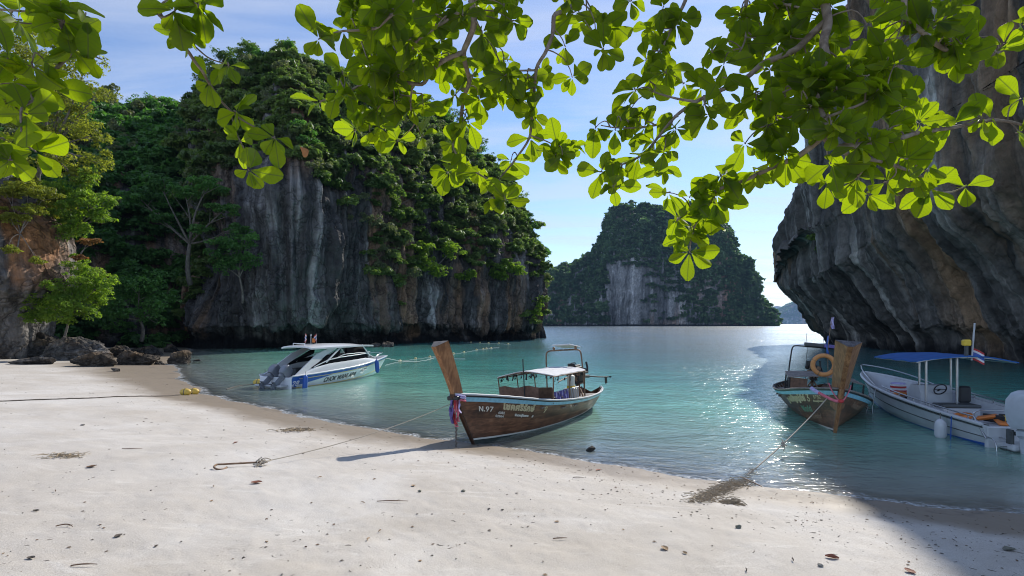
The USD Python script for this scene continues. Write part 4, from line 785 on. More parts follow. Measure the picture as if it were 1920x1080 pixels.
# ---------------------------------------------------------------- boats: hulls, lettering, engines
import json
from shapely.geometry import Polygon
GLYPHS = json.loads('''{"name_a":[[[[388,55],[407,56],[408,39],[413,41],[423,39],[423,55],[419,62],[420,73],[428,79],[450,78],[450,64],[438,63],[436,57],[443,55],[443,34],[447,33],[449,30],[449,21],[447,18],[443,18],[439,5],[434,0],[422,-4],[409,-4],[397,0],[392,5],[388,16]],[[408,20],[411,14],[416,13],[422,17],[412,20],[409,23]]],[[[326,32],[326,40],[329,47],[338,54],[344,56],[362,56],[370,53],[375,49],[380,38],[380,-2],[377,-4],[360,-3],[360,33],[358,38],[350,39],[349,36],[355,33],[355,26],[347,17],[347,-3],[328,-3],[327,21],[332,29]]],[[[275,2],[275,7],[280,18],[299,13],[303,15],[302,17],[282,25],[276,34],[276,43],[279,50],[288,56],[295,58],[288,66],[289,76],[292,79],[296,79],[306,77],[307,72],[329,72],[330,58],[315,56],[320,53],[320,38],[297,39],[321,27],[324,20],[324,11],[321,4],[317,0],[306,-4],[292,-4]]],[[[165,37],[169,48],[178,55],[186,57],[204,55],[206,59],[219,59],[220,68],[230,73],[250,73],[252,80],[269,79],[269,58],[265,56],[270,53],[270,38],[247,39],[269,29],[274,20],[274,11],[271,4],[261,-3],[242,-4],[225,2],[225,7],[230,18],[249,13],[253,15],[252,17],[235,23],[227,31],[227,46],[238,57],[224,57],[223,49],[218,43],[220,37],[219,-3],[201,-3],[199,16],[191,15],[186,12],[184,-3],[166,-3]],[[188,39],[186,31],[200,32],[196,39]]],[[[103,37],[106,46],[113,53],[121,56],[140,56],[149,52],[155,45],[157,39],[157,-3],[138,-3],[136,16],[128,15],[124,12],[123,-3],[104,-3]],[[125,38],[124,31],[137,32],[136,37],[132,39]]],[[[42,51],[43,54],[47,56],[61,57],[66,55],[71,45],[73,45],[76,49],[77,56],[96,55],[96,45],[92,38],[95,34],[95,11],[89,1],[77,-4],[64,-4],[53,0],[48,5],[45,13],[45,27],[51,39],[45,40]],[[65,24],[67,14],[74,14],[74,31],[67,31]]],[[[6,68],[6,77],[17,83],[46,82],[46,68],[34,66],[35,14],[41,12],[43,3],[43,0],[39,-3],[23,-3],[19,-1],[15,5],[15,60],[12,67]]]],"crew":[[[[598,2],[598,7],[603,18],[622,13],[626,15],[608,23],[602,28],[599,34],[599,43],[602,50],[615,57],[634,57],[641,55],[643,53],[642,37],[629,40],[620,39],[631,35],[644,27],[647,20],[647,11],[644,4],[640,0],[629,-4],[615,-4]]],[[[499,19],[501,24],[508,31],[516,34],[531,35],[530,39],[524,40],[509,35],[504,36],[504,51],[514,56],[536,56],[538,59],[555,59],[557,55],[563,57],[580,57],[587,54],[593,45],[593,-2],[590,-3],[576,-3],[573,-1],[573,38],[570,40],[565,40],[556,37],[553,46],[551,44],[551,-3],[510,-3],[501,4]],[[520,15],[522,12],[530,12],[530,8],[532,8],[532,19],[523,18]]],[[[440,11],[440,20],[445,28],[440,36],[440,44],[445,53],[454,57],[466,57],[473,54],[475,56],[494,55],[494,13],[491,5],[486,0],[474,-4],[454,-3],[446,1]],[[461,18],[462,14],[467,13],[472,14],[474,17],[473,49],[469,39],[461,40],[462,35],[469,35],[471,33],[471,22]]],[[[379,34],[383,46],[391,54],[401,57],[415,57],[426,53],[434,41],[434,-2],[413,-2],[408,-4],[391,-2],[384,4],[381,10]],[[399,24],[402,14],[411,14],[414,9],[414,36],[412,39],[404,39],[401,37]]],[[[281,-2],[281,46],[283,51],[289,56],[305,56],[304,66],[309,69],[305,71],[304,75],[304,81],[306,83],[320,85],[327,80],[328,72],[341,71],[342,77],[353,83],[382,82],[382,68],[370,66],[371,14],[376,13],[378,10],[379,0],[377,-2],[362,-4],[353,1],[351,5],[351,60],[348,67],[342,68],[341,58],[337,56],[339,-4],[339,-19],[337,-23],[327,-28],[314,-28],[304,-22],[303,-16],[300,-15],[300,-4],[315,-3],[319,-8],[321,-7],[321,-3],[309,14],[299,-3]],[[301,32],[304,37],[313,38],[319,31],[320,57],[305,57],[308,54],[308,48],[306,41],[300,40]]],[[[218,13],[219,56],[238,55],[238,21],[242,15],[247,15],[251,21],[252,55],[272,55],[271,-3],[256,-3],[254,0],[245,-4],[230,-3],[222,3]]],[[[166,1],[170,16],[186,14],[190,16],[192,23],[192,31],[189,38],[182,40],[173,37],[167,38],[167,53],[178,57],[191,57],[203,52],[209,45],[212,36],[212,17],[207,5],[200,-1],[192,-4],[179,-4]]],[[[106,55],[126,55],[126,21],[129,15],[134,15],[138,18],[140,26],[140,55],[160,55],[159,-3],[144,-3],[141,0],[133,-4],[122,-4],[114,-1],[110,3],[106,13]]],[[[7,38],[7,49],[9,53],[22,57],[32,57],[28,64],[28,72],[32,78],[38,81],[50,80],[56,76],[58,64],[54,58],[46,54],[53,49],[57,39],[59,40],[59,53],[68,57],[85,57],[92,54],[97,48],[98,-2],[81,-3],[78,-1],[78,37],[75,40],[70,40],[64,37],[58,39],[58,15],[50,2],[37,-3],[16,-3],[15,18],[9,21],[9,32],[11,34]],[[43,69],[43,67],[44,68]],[[12,35],[33,34],[34,17],[37,17],[39,28],[35,38],[27,40]]]],"name_b":[[[[467,20],[472,28],[467,36],[467,44],[470,51],[481,57],[497,56],[495,70],[501,78],[525,79],[526,64],[514,63],[512,57],[521,55],[521,13],[518,5],[506,-3],[481,-3],[470,4],[467,11]],[[488,18],[489,14],[494,13],[499,14],[501,17],[500,49],[496,39],[488,40],[489,35],[496,35],[498,33],[498,22]]],[[[408,51],[409,54],[413,56],[427,57],[435,52],[437,45],[441,46],[443,57],[434,59],[429,66],[429,73],[433,79],[447,77],[448,72],[471,71],[471,58],[461,56],[462,45],[458,38],[461,34],[461,11],[455,1],[443,-4],[430,-4],[419,0],[414,5],[411,13],[411,27],[417,39],[411,40]],[[431,24],[433,14],[440,14],[440,31],[433,31]]],[[[319,33],[320,44],[328,53],[339,57],[357,56],[365,52],[370,46],[372,40],[372,19],[378,16],[382,26],[382,54],[377,62],[378,73],[386,79],[408,78],[408,64],[396,63],[394,57],[402,54],[402,0],[398,-12],[392,-18],[381,-22],[367,-22],[355,-18],[355,-2],[360,0],[355,4],[352,10],[352,34],[349,39],[341,39],[348,34],[348,27],[346,23],[342,23],[340,20],[340,12],[347,12],[349,0],[341,-4],[326,-2],[320,6],[320,24],[324,29]],[[366,-2],[372,-5],[379,-2]],[[364,-1],[363,-3],[365,-2]],[[361,0],[361,-2],[362,-1]]],[[[229,33],[230,44],[238,53],[249,57],[267,56],[275,52],[280,46],[282,40],[282,19],[287,16],[292,26],[292,55],[310,56],[312,54],[312,0],[308,-12],[302,-18],[291,-22],[277,-22],[265,-18],[265,-2],[270,0],[265,4],[262,10],[262,34],[259,39],[251,39],[258,34],[258,27],[256,23],[252,23],[250,20],[250,12],[257,12],[259,0],[251,-4],[236,-2],[230,6],[230,24],[234,29]],[[276,-2],[282,-5],[289,-2]],[[274,-1],[273,-3],[275,-2]],[[271,0],[271,-2],[272,-1]]],[[[170,15],[171,56],[190,55],[191,17],[194,14],[200,14],[203,17],[203,56],[196,59],[191,66],[191,73],[195,79],[206,78],[210,75],[222,75],[223,72],[233,71],[233,58],[223,56],[223,13],[216,1],[204,-4],[185,-3],[174,5]]],[[[107,13],[108,56],[127,55],[127,21],[131,15],[136,15],[140,21],[141,55],[161,55],[160,-3],[145,-3],[143,0],[134,-4],[119,-3],[111,3]]],[[[8,-12],[15,-2],[15,18],[10,20],[11,34],[8,37],[9,53],[20,57],[39,57],[43,55],[47,60],[60,60],[64,55],[69,57],[86,57],[96,51],[99,45],[99,-2],[82,-3],[79,-1],[79,38],[76,40],[71,40],[62,37],[59,45],[56,42],[59,35],[59,17],[55,7],[48,1],[59,-1],[59,-22],[42,-23],[38,-20],[35,-23],[30,-23],[26,-19],[24,-23],[9,-23]],[[12,35],[33,34],[34,16],[38,18],[39,31],[35,39],[23,40]],[[33,-3],[33,-5],[34,-4]]]],"script_b":[[[[418,2],[418,7],[423,18],[442,13],[446,15],[428,23],[422,28],[419,34],[419,43],[422,50],[431,56],[438,57],[437,70],[443,78],[467,79],[468,64],[456,63],[454,57],[463,53],[463,38],[440,39],[464,27],[467,20],[467,11],[464,4],[460,0],[449,-4],[435,-4]]],[[[369,1],[373,16],[389,14],[393,16],[395,23],[395,31],[392,38],[385,40],[376,37],[370,38],[370,53],[381,57],[394,57],[406,52],[412,45],[415,36],[415,17],[410,5],[403,-1],[395,-4],[382,-4]]],[[[310,-2],[310,55],[325,56],[328,52],[339,57],[332,66],[332,73],[336,79],[350,77],[351,72],[373,72],[373,57],[352,56],[360,50],[364,40],[364,-2],[344,-2],[344,32],[340,38],[335,38],[331,32],[330,-2]]],[[[196,31],[200,35],[200,53],[213,57],[232,55],[236,60],[249,60],[253,56],[268,56],[270,54],[273,56],[288,56],[295,53],[304,41],[305,20],[302,11],[292,0],[283,-3],[266,-3],[252,44],[250,47],[246,43],[249,35],[249,16],[245,6],[235,-2],[215,-4],[206,-1],[199,6],[196,15]],[[274,39],[278,23],[281,16],[285,25],[285,32],[281,39]],[[203,35],[224,34],[226,32],[226,21],[224,19],[217,19],[217,16],[219,13],[224,13],[228,16],[229,30],[226,38],[218,40]]],[[[166,7],[166,55],[185,56],[186,14],[193,12],[194,-1],[188,-4],[177,-4],[172,-2]]],[[[102,55],[122,55],[122,21],[125,15],[130,15],[134,18],[136,26],[136,55],[156,55],[155,-3],[140,-3],[137,0],[129,-4],[118,-4],[110,-1],[106,3],[102,13]]],[[[55,41],[56,54],[64,57],[81,57],[91,51],[94,45],[94,-2],[77,-3],[74,-1],[74,38],[71,40],[66,40],[57,37]]],[[[8,2],[8,7],[13,18],[32,13],[36,15],[35,17],[15,25],[9,34],[9,43],[12,50],[21,56],[18,58],[18,66],[23,69],[19,71],[18,81],[25,85],[34,85],[41,80],[42,72],[55,71],[55,58],[48,56],[53,53],[52,37],[39,40],[30,39],[41,35],[54,27],[57,20],[57,11],[50,0],[39,-4],[25,-4]]]]}''')

def thai(key, height):
    s = height / 70.0; o = []
    for rings in GLYPHS[key]:
        P = [np.array(r, float) * s for r in rings]
        m = trimesh.creation.extrude_polygon(Polygon(P[0], P[1:]).buffer(0), 1.0, engine='earcut'); o.append(m)
    m = trimesh.util.concatenate(o); return np.array(m.vertices), np.array(m.faces)

def latin(text, height, slant=0.0, bold=True):
    m = meshkit.text_mesh(text, height, 1.0, bold); v = np.array(m.vertices); v[:, 0] += v[:, 1] * slant
    return v, np.array(m.faces)

plain('white_paint', (0.60, 0.61, 0.62), 0.28, var=0.06, scale=3, coat=0.4)
plain('grey_white', (0.40, 0.41, 0.42), 0.45, var=0.12, scale=3)
plain('sky_blue_paint', (0.20, 0.42, 0.50), 0.45, var=0.25, scale=8)
plain('royal_blue', (0.012, 0.075, 0.32), 0.32, var=0.1, scale=3, coat=0.3)
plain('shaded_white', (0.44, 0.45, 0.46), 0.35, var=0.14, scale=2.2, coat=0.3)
plain('canvas_blue', (0.004, 0.085, 0.31), 0.8, var=0.25, scale=5, bump=0.3)
plain('black_paint', (0.012, 0.012, 0.013), 0.45, var=0.3)
plain('dark_glass', (0.008, 0.009, 0.011), 0.05, var=0.0, spec=0.6)
plain('letter_white', (0.60, 0.58, 0.50), 0.6, var=0.25, scale=25)
plain('letter_cream', (0.50, 0.42, 0.24), 0.6, var=0.3, scale=25)
plain('letter_brown', (0.24, 0.15, 0.09), 0.7, var=0.4, scale=25)
plain('letter_green', (0.16, 0.33, 0.20), 0.6, var=0.3, scale=25)
plain('letter_black', (0.02, 0.02, 0.025), 0.4, var=0.1)
plain('yellow_paint', (0.62, 0.42, 0.03), 0.45, var=0.12)
plain('orange_plastic', (0.60, 0.17, 0.025), 0.5, var=0.15)
plain('ring_orange', (0.50, 0.22, 0.07), 0.55, var=0.2)
plain('red_cloth', (0.42, 0.035, 0.035), 0.8, var=0.2)
plain('pink_cloth', (0.55, 0.13, 0.17), 0.8, var=0.3, scale=14)
plain('purple_cloth', (0.12, 0.09, 0.26), 0.85, var=0.4, scale=14)
plain('lilac_cloth', (0.40, 0.36, 0.58), 0.85, var=0.35, scale=14)
plain('white_cloth', (0.62, 0.61, 0.61), 0.85, var=0.12, scale=5, bump=0.2)
plain('tarp_brown', (0.16, 0.085, 0.05), 0.75, var=0.45, scale=7, bump=0.4)
plain('steel', (0.52, 0.53, 0.54), 0.25, metal=1.0, var=0.2)
plain('rusty_steel', (0.22, 0.14, 0.09), 0.6, metal=0.6, var=0.5, scale=12)
plain('engine_iron', (0.035, 0.032, 0.03), 0.55, metal=0.4, var=0.5, scale=15)
plain('cowl_grey', (0.15, 0.16, 0.18), 0.3, var=0.12, coat=0.3)
plain('cowl_pale', (0.40, 0.43, 0.46), 0.3, var=0.1, coat=0.3)
plain('jug_plastic', (0.62, 0.62, 0.56), 0.4, var=0.1)
plain('rope_fibre', (0.42, 0.36, 0.28), 0.9, var=0.3, scale=60)
plain('rope_dark', (0.13, 0.11, 0.09), 0.9, var=0.3, scale=60)
plain('rope_white', (0.55, 0.55, 0.53), 0.9, var=0.2, scale=60)
plain('beige_box', (0.42, 0.36, 0.28), 0.6, var=0.2)
plain('bottom_paint', (0.018, 0.025, 0.02), 0.6, var=0.3)
plain('rubber_grey', (0.055, 0.06, 0.06), 0.6, var=0.2)
wood_look('hull_wood', (0.050, 0.020, 0.010), (0.115, 0.050, 0.024), (0.205, 0.105, 0.055), scale=(0.5, 5, 9), rough=0.42, wear=0.5, seams=7)
wood_look('prow_wood', (0.10, 0.042, 0.016), (0.22, 0.10, 0.04), (0.35, 0.19, 0.085), scale=(9, 9, 0.7), rough=0.5, wear=0.3)
wood_look('cap_wood', (0.06, 0.055, 0.055), (0.12, 0.11, 0.11), (0.20, 0.18, 0.175), scale=(3, 8, 8), rough=0.8)
wood_look('deck_wood', (0.10, 0.085, 0.07), (0.20, 0.17, 0.145), (0.32, 0.28, 0.25), scale=(1, 12, 12), rough=0.7)

class Hull:
    """A hull from lines along its length: half beam, sheer, keel; fullness of the sections; rake of the stem at x = xs (side -1: bow at small x)."""
    def __init__(self, xs, beam, sheer, keel, full, rake, bow, reach=1.3):
        f = lambda y: PchipInterpolator(xs, y)
        self.xs, self.b, self.s, self.k, self.p = xs, f(beam), f(sheer), f(keel), f(full)
        self.rake, self.bow, self.reach = rake, bow, reach
    def at(self, x, w, side, off=0.0):
        """Point of the skin at station x, share w of the way from keel to sheer."""
        x = np.asarray(x, float); w = np.asarray(w, float)
        def P(x, w):
            z = self.k(x) + (self.s(x) - self.k(x)) * w
            y = self.b(x) * np.clip(w, 1e-5, None) ** self.p(x)
            d = abs(x - self.bow); sg = -1 if self.bow <= self.xs[0] + 1e-6 else 1
            return np.stack([x + sg * self.rake * w * np.exp(-d / self.reach), side * y, z], -1)
        p = P(x, w)
        if np.any(off):
            e = 1e-3; lo, hi = self.xs[0], self.xs[-1]
            xa, xb = np.clip(x - e, lo, hi), np.clip(x + e, lo, hi)
            n = np.cross(P(xb, w) - P(xa, w), P(x, np.clip(w + e, 0, 2)) - P(x, np.clip(w - e, 0.02, 2))); n /= np.maximum(np.linalg.norm(n, axis=-1, keepdims=True), 1e-12)
            n *= np.where(n[..., 1:2] * side < 0, -1, 1); p = p + n * np.asarray(off)[..., None] if np.ndim(off) else p + n * off
        return p
    def shell(self, thick=0.05, floor=0.2, nx=60, nw=14):
        x = np.linspace(self.xs[0], self.xs[-1], nx); w = np.linspace(0, 1, nw); mb = MB()
        out = [self.at(*np.meshgrid(x, w, indexing='ij'), s) for s in (1, -1)]
        L = np.concatenate([out[0][:, ::-1], out[1][:, 1:]], 1)
        wi = np.linspace(1, floor, 8)
        inn = []
        for s in (1, -1):
            q = self.at(*np.meshgrid(x, wi, indexing='ij'), s); q[..., 1] -= s * np.minimum(thick, np.abs(q[..., 1]) * 0.6); inn.append(q)
        loop = np.concatenate([L, inn[1], inn[0][:, ::-1]], 1)
        mb.grid(loop, flip=False)
        i = loop.shape[1]                                              # close the loop and both ends
        v, f = mb.get(); a = np.arange(nx - 1) * i
        f = np.vstack([f, np.stack([a + i - 1, a + 2 * i - 1, a + i], 1), np.stack([a + i - 1, a + i, a], 1)])
        for r, fl in ((0, 0), (nx - 1, 1)):
            c = len(v); idx = np.arange(i) + r * i; v = np.vstack([v, (loop[r][0] + loop[r][nw - 1] + loop[r][2 * nw - 2]) / 3])
            jx = idx[:2 * nw - 1]; t = np.stack([np.full(len(jx) - 1, c), jx[:-1], jx[1:]], 1); f = np.vstack([f, t if fl else t[:, ::-1]])
        ws = np.concatenate([w[::-1], w[1:], wi, wi[::-1]]); self.uv = np.vstack([np.stack(np.broadcast_arrays(x[:, None], ws[None]), -1).reshape(-1, 2), [[x[0], 0.5], [x[-1], 0.5]]])
        return v, f
    def band(self, w0, w1, sides=(1, -1), off=0.008, x0=None, x1=None, n=60, nw=4):
        mb = MB(); x = np.linspace(self.xs[0] if x0 is None else x0, self.xs[-1] if x1 is None else x1, n)
        for s in sides:
            W = np.linspace(0, 1, nw)[None]; a = np.broadcast_to(w0, n)[:, None]; b = np.broadcast_to(w1, n)[:, None]; w = a + (b - a) * W
            X = np.broadcast_to(x[:, None], w.shape)
            o, q = self.at(X, w, s, off), self.at(X, w, s, -0.01)
            loop = np.concatenate([o, q[:, ::-1], o[:, :1]], 1); mb.grid(loop, flip=s < 0)
        return mb
    def rail(self, w, r, sides=(1, -1), up=0.0, x0=None, x1=None, n=60, k=6):
        mb = MB(); x = np.linspace(self.xs[0] if x0 is None else x0, self.xs[-1] if x1 is None else x1, n)
        for s in sides:
            p = self.at(x, np.full(n, w), s) + [0, 0, up]; mb.tube(p, r, k)
        return mb
    def letters(self, vf, x0, drop, side, fwd, off=0.009):
        """Lettering laid on the skin: starts at station x0, top line drop metres under the sheer; fwd: +1 when reading runs towards larger x."""
        v, f = vf; x = x0 + fwd * v[:, 0]; z = self.s(x) - drop + v[:, 1]
        w = (z - self.k(x)) / (self.s(x) - self.k(x)); p = self.at(x, w, side, 0.0)
        q = self.at(x, w, side, off); p = p + (q - p) * (0.25 + 0.75 * v[:, 2:3])
        if (fwd * side) > 0: f = f[:, ::-1]
        o = MB(); return o.add(p, f)
    def deck(self, z, x0, x1, inset=0.06, n=30, th=0.03):
        x = np.linspace(x0, x1, n); w = np.clip((z - self.k(x)) / (self.s(x) - self.k(x)), 0.02, 1)
        L = self.at(x, w, 1); b = np.maximum(L[:, 1] - inset, 0.01)
        top = np.stack([np.stack([L[:, 0], b, np.full(n, z)], -1), np.stack([L[:, 0], -b, np.full(n, z)], -1)], 1)
        bot = top - [0, 0, th]; return MB().grid(np.stack([top[:, 0], top[:, 1], bot[:, 1], bot[:, 0], top[:, 0]], 1))

def propeller(mb, c, R, axis, blades=3):
    F = frame_to(axis); 
    for i in range(blades):
        a = i * 2 * math.pi / blades; t = np.linspace(0.15, 1, 6); w = 0.34 * np.sin(np.pi * np.clip(t * 0.86 + 0.1, 0, 1))
        P = []
        for tt, ww in zip(t, w):
            row = []
            for s in (-1, 1):
                an = a + s * ww; row.append([R * tt * math.cos(an), R * tt * math.sin(an), s * 0.25 * R * ww])
            P.append(row)
        P = np.array(P) @ F.T + c; mb.grid(P); mb.grid(P + F[:, 2] * 0.004, flip=True)
    mb.tube([c - F[:, 2] * R * 0.25, c + F[:, 2] * R * 0.3], R * 0.17, 8)

def outboard(parent, place, tilt, mat_name, size=1.0):
    """Outboard engine: cowl, leg, gearcase, propeller, bracket; tilted up by tilt radians. Local: x forward (to the boat), z up, pivot at the origin."""
    c, s = math.cos(tilt), math.sin(tilt); R = np.array([[c, 0, s], [0, 1, 0], [-s, 0, c]]) * size
    def put(mb): return mb.moved(R, place)
    pts = []
    for z, hx0, hx1, hy in ((0.10, -0.46, 0.10, 0.16), (0.20, -0.52, 0.14, 0.21), (0.42, -0.55, 0.14, 0.235), (0.62, -0.52, 0.10, 0.225), (0.74, -0.44, 0.02, 0.18), (0.79, -0.36, -0.10, 0.11)):
        for x, y in ((hx0, hy * 0.7), (hx0 + 0.08, hy), (hx1 - 0.1, hy), (hx1, hy * 0.6)): pts += [(x, y, z), (x, -y, z)]
    cowl = trimesh.convex.convex_hull(np.array(pts)); part(parent, 'outboard_cowl', put(MB().mesh(cowl)), mat_name, smooth=50)
    leg = MB()
    leg.box((-0.2, 0, 0.02), (0.42, 0.28, 0.2), bevel=0.06); leg.prism([(-0.34, 0), (-0.22, 0.075), (-0.04, 0.085), (0.02, 0), (-0.04, -0.085), (-0.22, -0.075)], -0.62, 0.0)
    leg.box((-0.24, 0, -0.62), (0.44, 0.26, 0.025), bevel=0.01); leg.prism([(-0.32, 0), (-0.2, 0.04), (-0.06, 0.04), (-0.02, 0), (-0.06, -0.04), (-0.2, -0.04)], -0.86, -0.62)
    leg.tube([(0.06, 0, -0.80), (0.0, 0, -0.80), (-0.25, 0, -0.80), (-0.38, 0, -0.80)], [0.02, 0.075, 0.07, 0.045], 10); leg.prism([(-0.26, 0.012), (-0.1, 0.012), (-0.1, -0.012), (-0.26, -0.012)], -1.02, -0.82)
    part(parent, 'outboard_leg', put(leg), mat_name, smooth=30)
    pr = MB(); propeller(pr, np.array([-0.42, 0, -0.80]), 0.17, (1, 0, 0)); part(parent, 'outboard_propeller', put(pr), 'engine_iron')
    br = MB(); br.box((0.10, 0.13, -0.14), (0.16, 0.05, 0.42), bevel=0.015); br.box((0.10, -0.13, -0.14), (0.16, 0.05, 0.42), bevel=0.015); br.tube([(0.06, -0.17, 0.0), (0.06, 0.17, 0.0)], 0.035, 8)
    part(parent, 'outboard_bracket', br.moved(np.eye(3) * size, place), 'rubber_grey')

def cloth_strip(pts, w, seed, wave=0.02, n=18, k=4, axis=(1, 0, 0)):
    """A hanging ribbon or rag: pts its middle line, w its width, with folds."""
    rng = np.random.default_rng(seed); P = smooth_path(pts, n); a = np.asarray(axis, float); ph = rng.uniform(0, 6, 3)
    t = np.linspace(0, 1, n); rows = []
    for j in range(k):
        s = (j / (k - 1) - 0.5) * w
        o = np.cross(a, [0, 0, 1.0]); o = o if np.linalg.norm(o) > 0.1 else np.array([0, 1.0, 0])
        rows.append(P + a * s * (1 + 0.15 * np.sin(ph[2] + t * 7))[:, None] + o * (wave * np.sin(ph[0] + t * 8 + j * 1.9) * (0.3 + t))[:, None])
    G = np.stack(rows, 1); return MB().grid(G).grid(G + unit(np.cross(a, [0.1, 0.2, 1])) * 0.003, flip=True)

def iron_engine(p, c):
    """The bare car engine on a longtail: block, head, pulleys, pipes, fan."""
    rng = np.random.default_rng(9); c = np.asarray(c, float); mb = MB()
    mb.box(c + [0, 0, 0.02], (0.62, 0.34, 0.34), bevel=0.03).box(c + [0.02, 0.03, 0.26], (0.56, 0.22, 0.16), bevel=0.03).box(c + [0.02, 0.03, 0.37], (0.48, 0.14, 0.07), bevel=0.02).box(c + [-0.02, 0, -0.2], (0.5, 0.24, 0.14), bevel=0.03)
    for k in range(4): mb.tube([c + [-0.2 + k * 0.14, -0.12, 0.26], c + [-0.2 + k * 0.14, -0.24, 0.24], c + [-0.2 + k * 0.14, -0.27, 0.12]], 0.026, 6)
    mb.tube([c + [-0.28, -0.27, 0.12], c + [0.3, -0.27, 0.12], c + [0.36, -0.25, 0.3], c + [0.36, -0.22, 0.48]], 0.036, 8)
    mb.tube([c + [-0.12, 0.16, 0.3], c + [-0.12, 0.16, 0.46]], 0.13, 14).ball(c + [0.16, 0.2, 0.2], 0.1, 2)
    part(p, 'engine_block', mb, 'engine_iron', smooth=30)
    q = MB()
    for y, z, r in ((0.0, 0.0, 0.13), (0.1, 0.24, 0.08), (-0.14, 0.2, 0.07)): q.tube([c + [-0.36, y, z], c + [-0.32, y, z]], r, 16)
    for k in range(6):
        a = k * math.pi / 3; q.box(c + [-0.40, 0.17 * math.cos(a), 0.08 + 0.17 * math.sin(a)], (0.012, 0.17, 0.07), R=np.array([[1, 0, 0], [0, math.cos(a), -math.sin(a)], [0, math.sin(a), math.cos(a)]]))
    part(p, 'engine_pulleys', q, 'rusty_steel')
    w = MB()
    for _ in range(9):
        a, b = c + rng.uniform(-1, 1, 3) * [0.3, 0.2, 0.1] + [0, 0, 0.1], c + rng.uniform(-1, 1, 3) * [0.34, 0.24, 0.2] + [0, 0, 0.25]
        w.tube(smooth_path([a, (a + b) / 2 + rng.normal(size=3) * 0.12 + [0, 0, 0.1], b], 8), 0.012, 5)
    part(p, 'engine_hoses', w, 'black_paint')

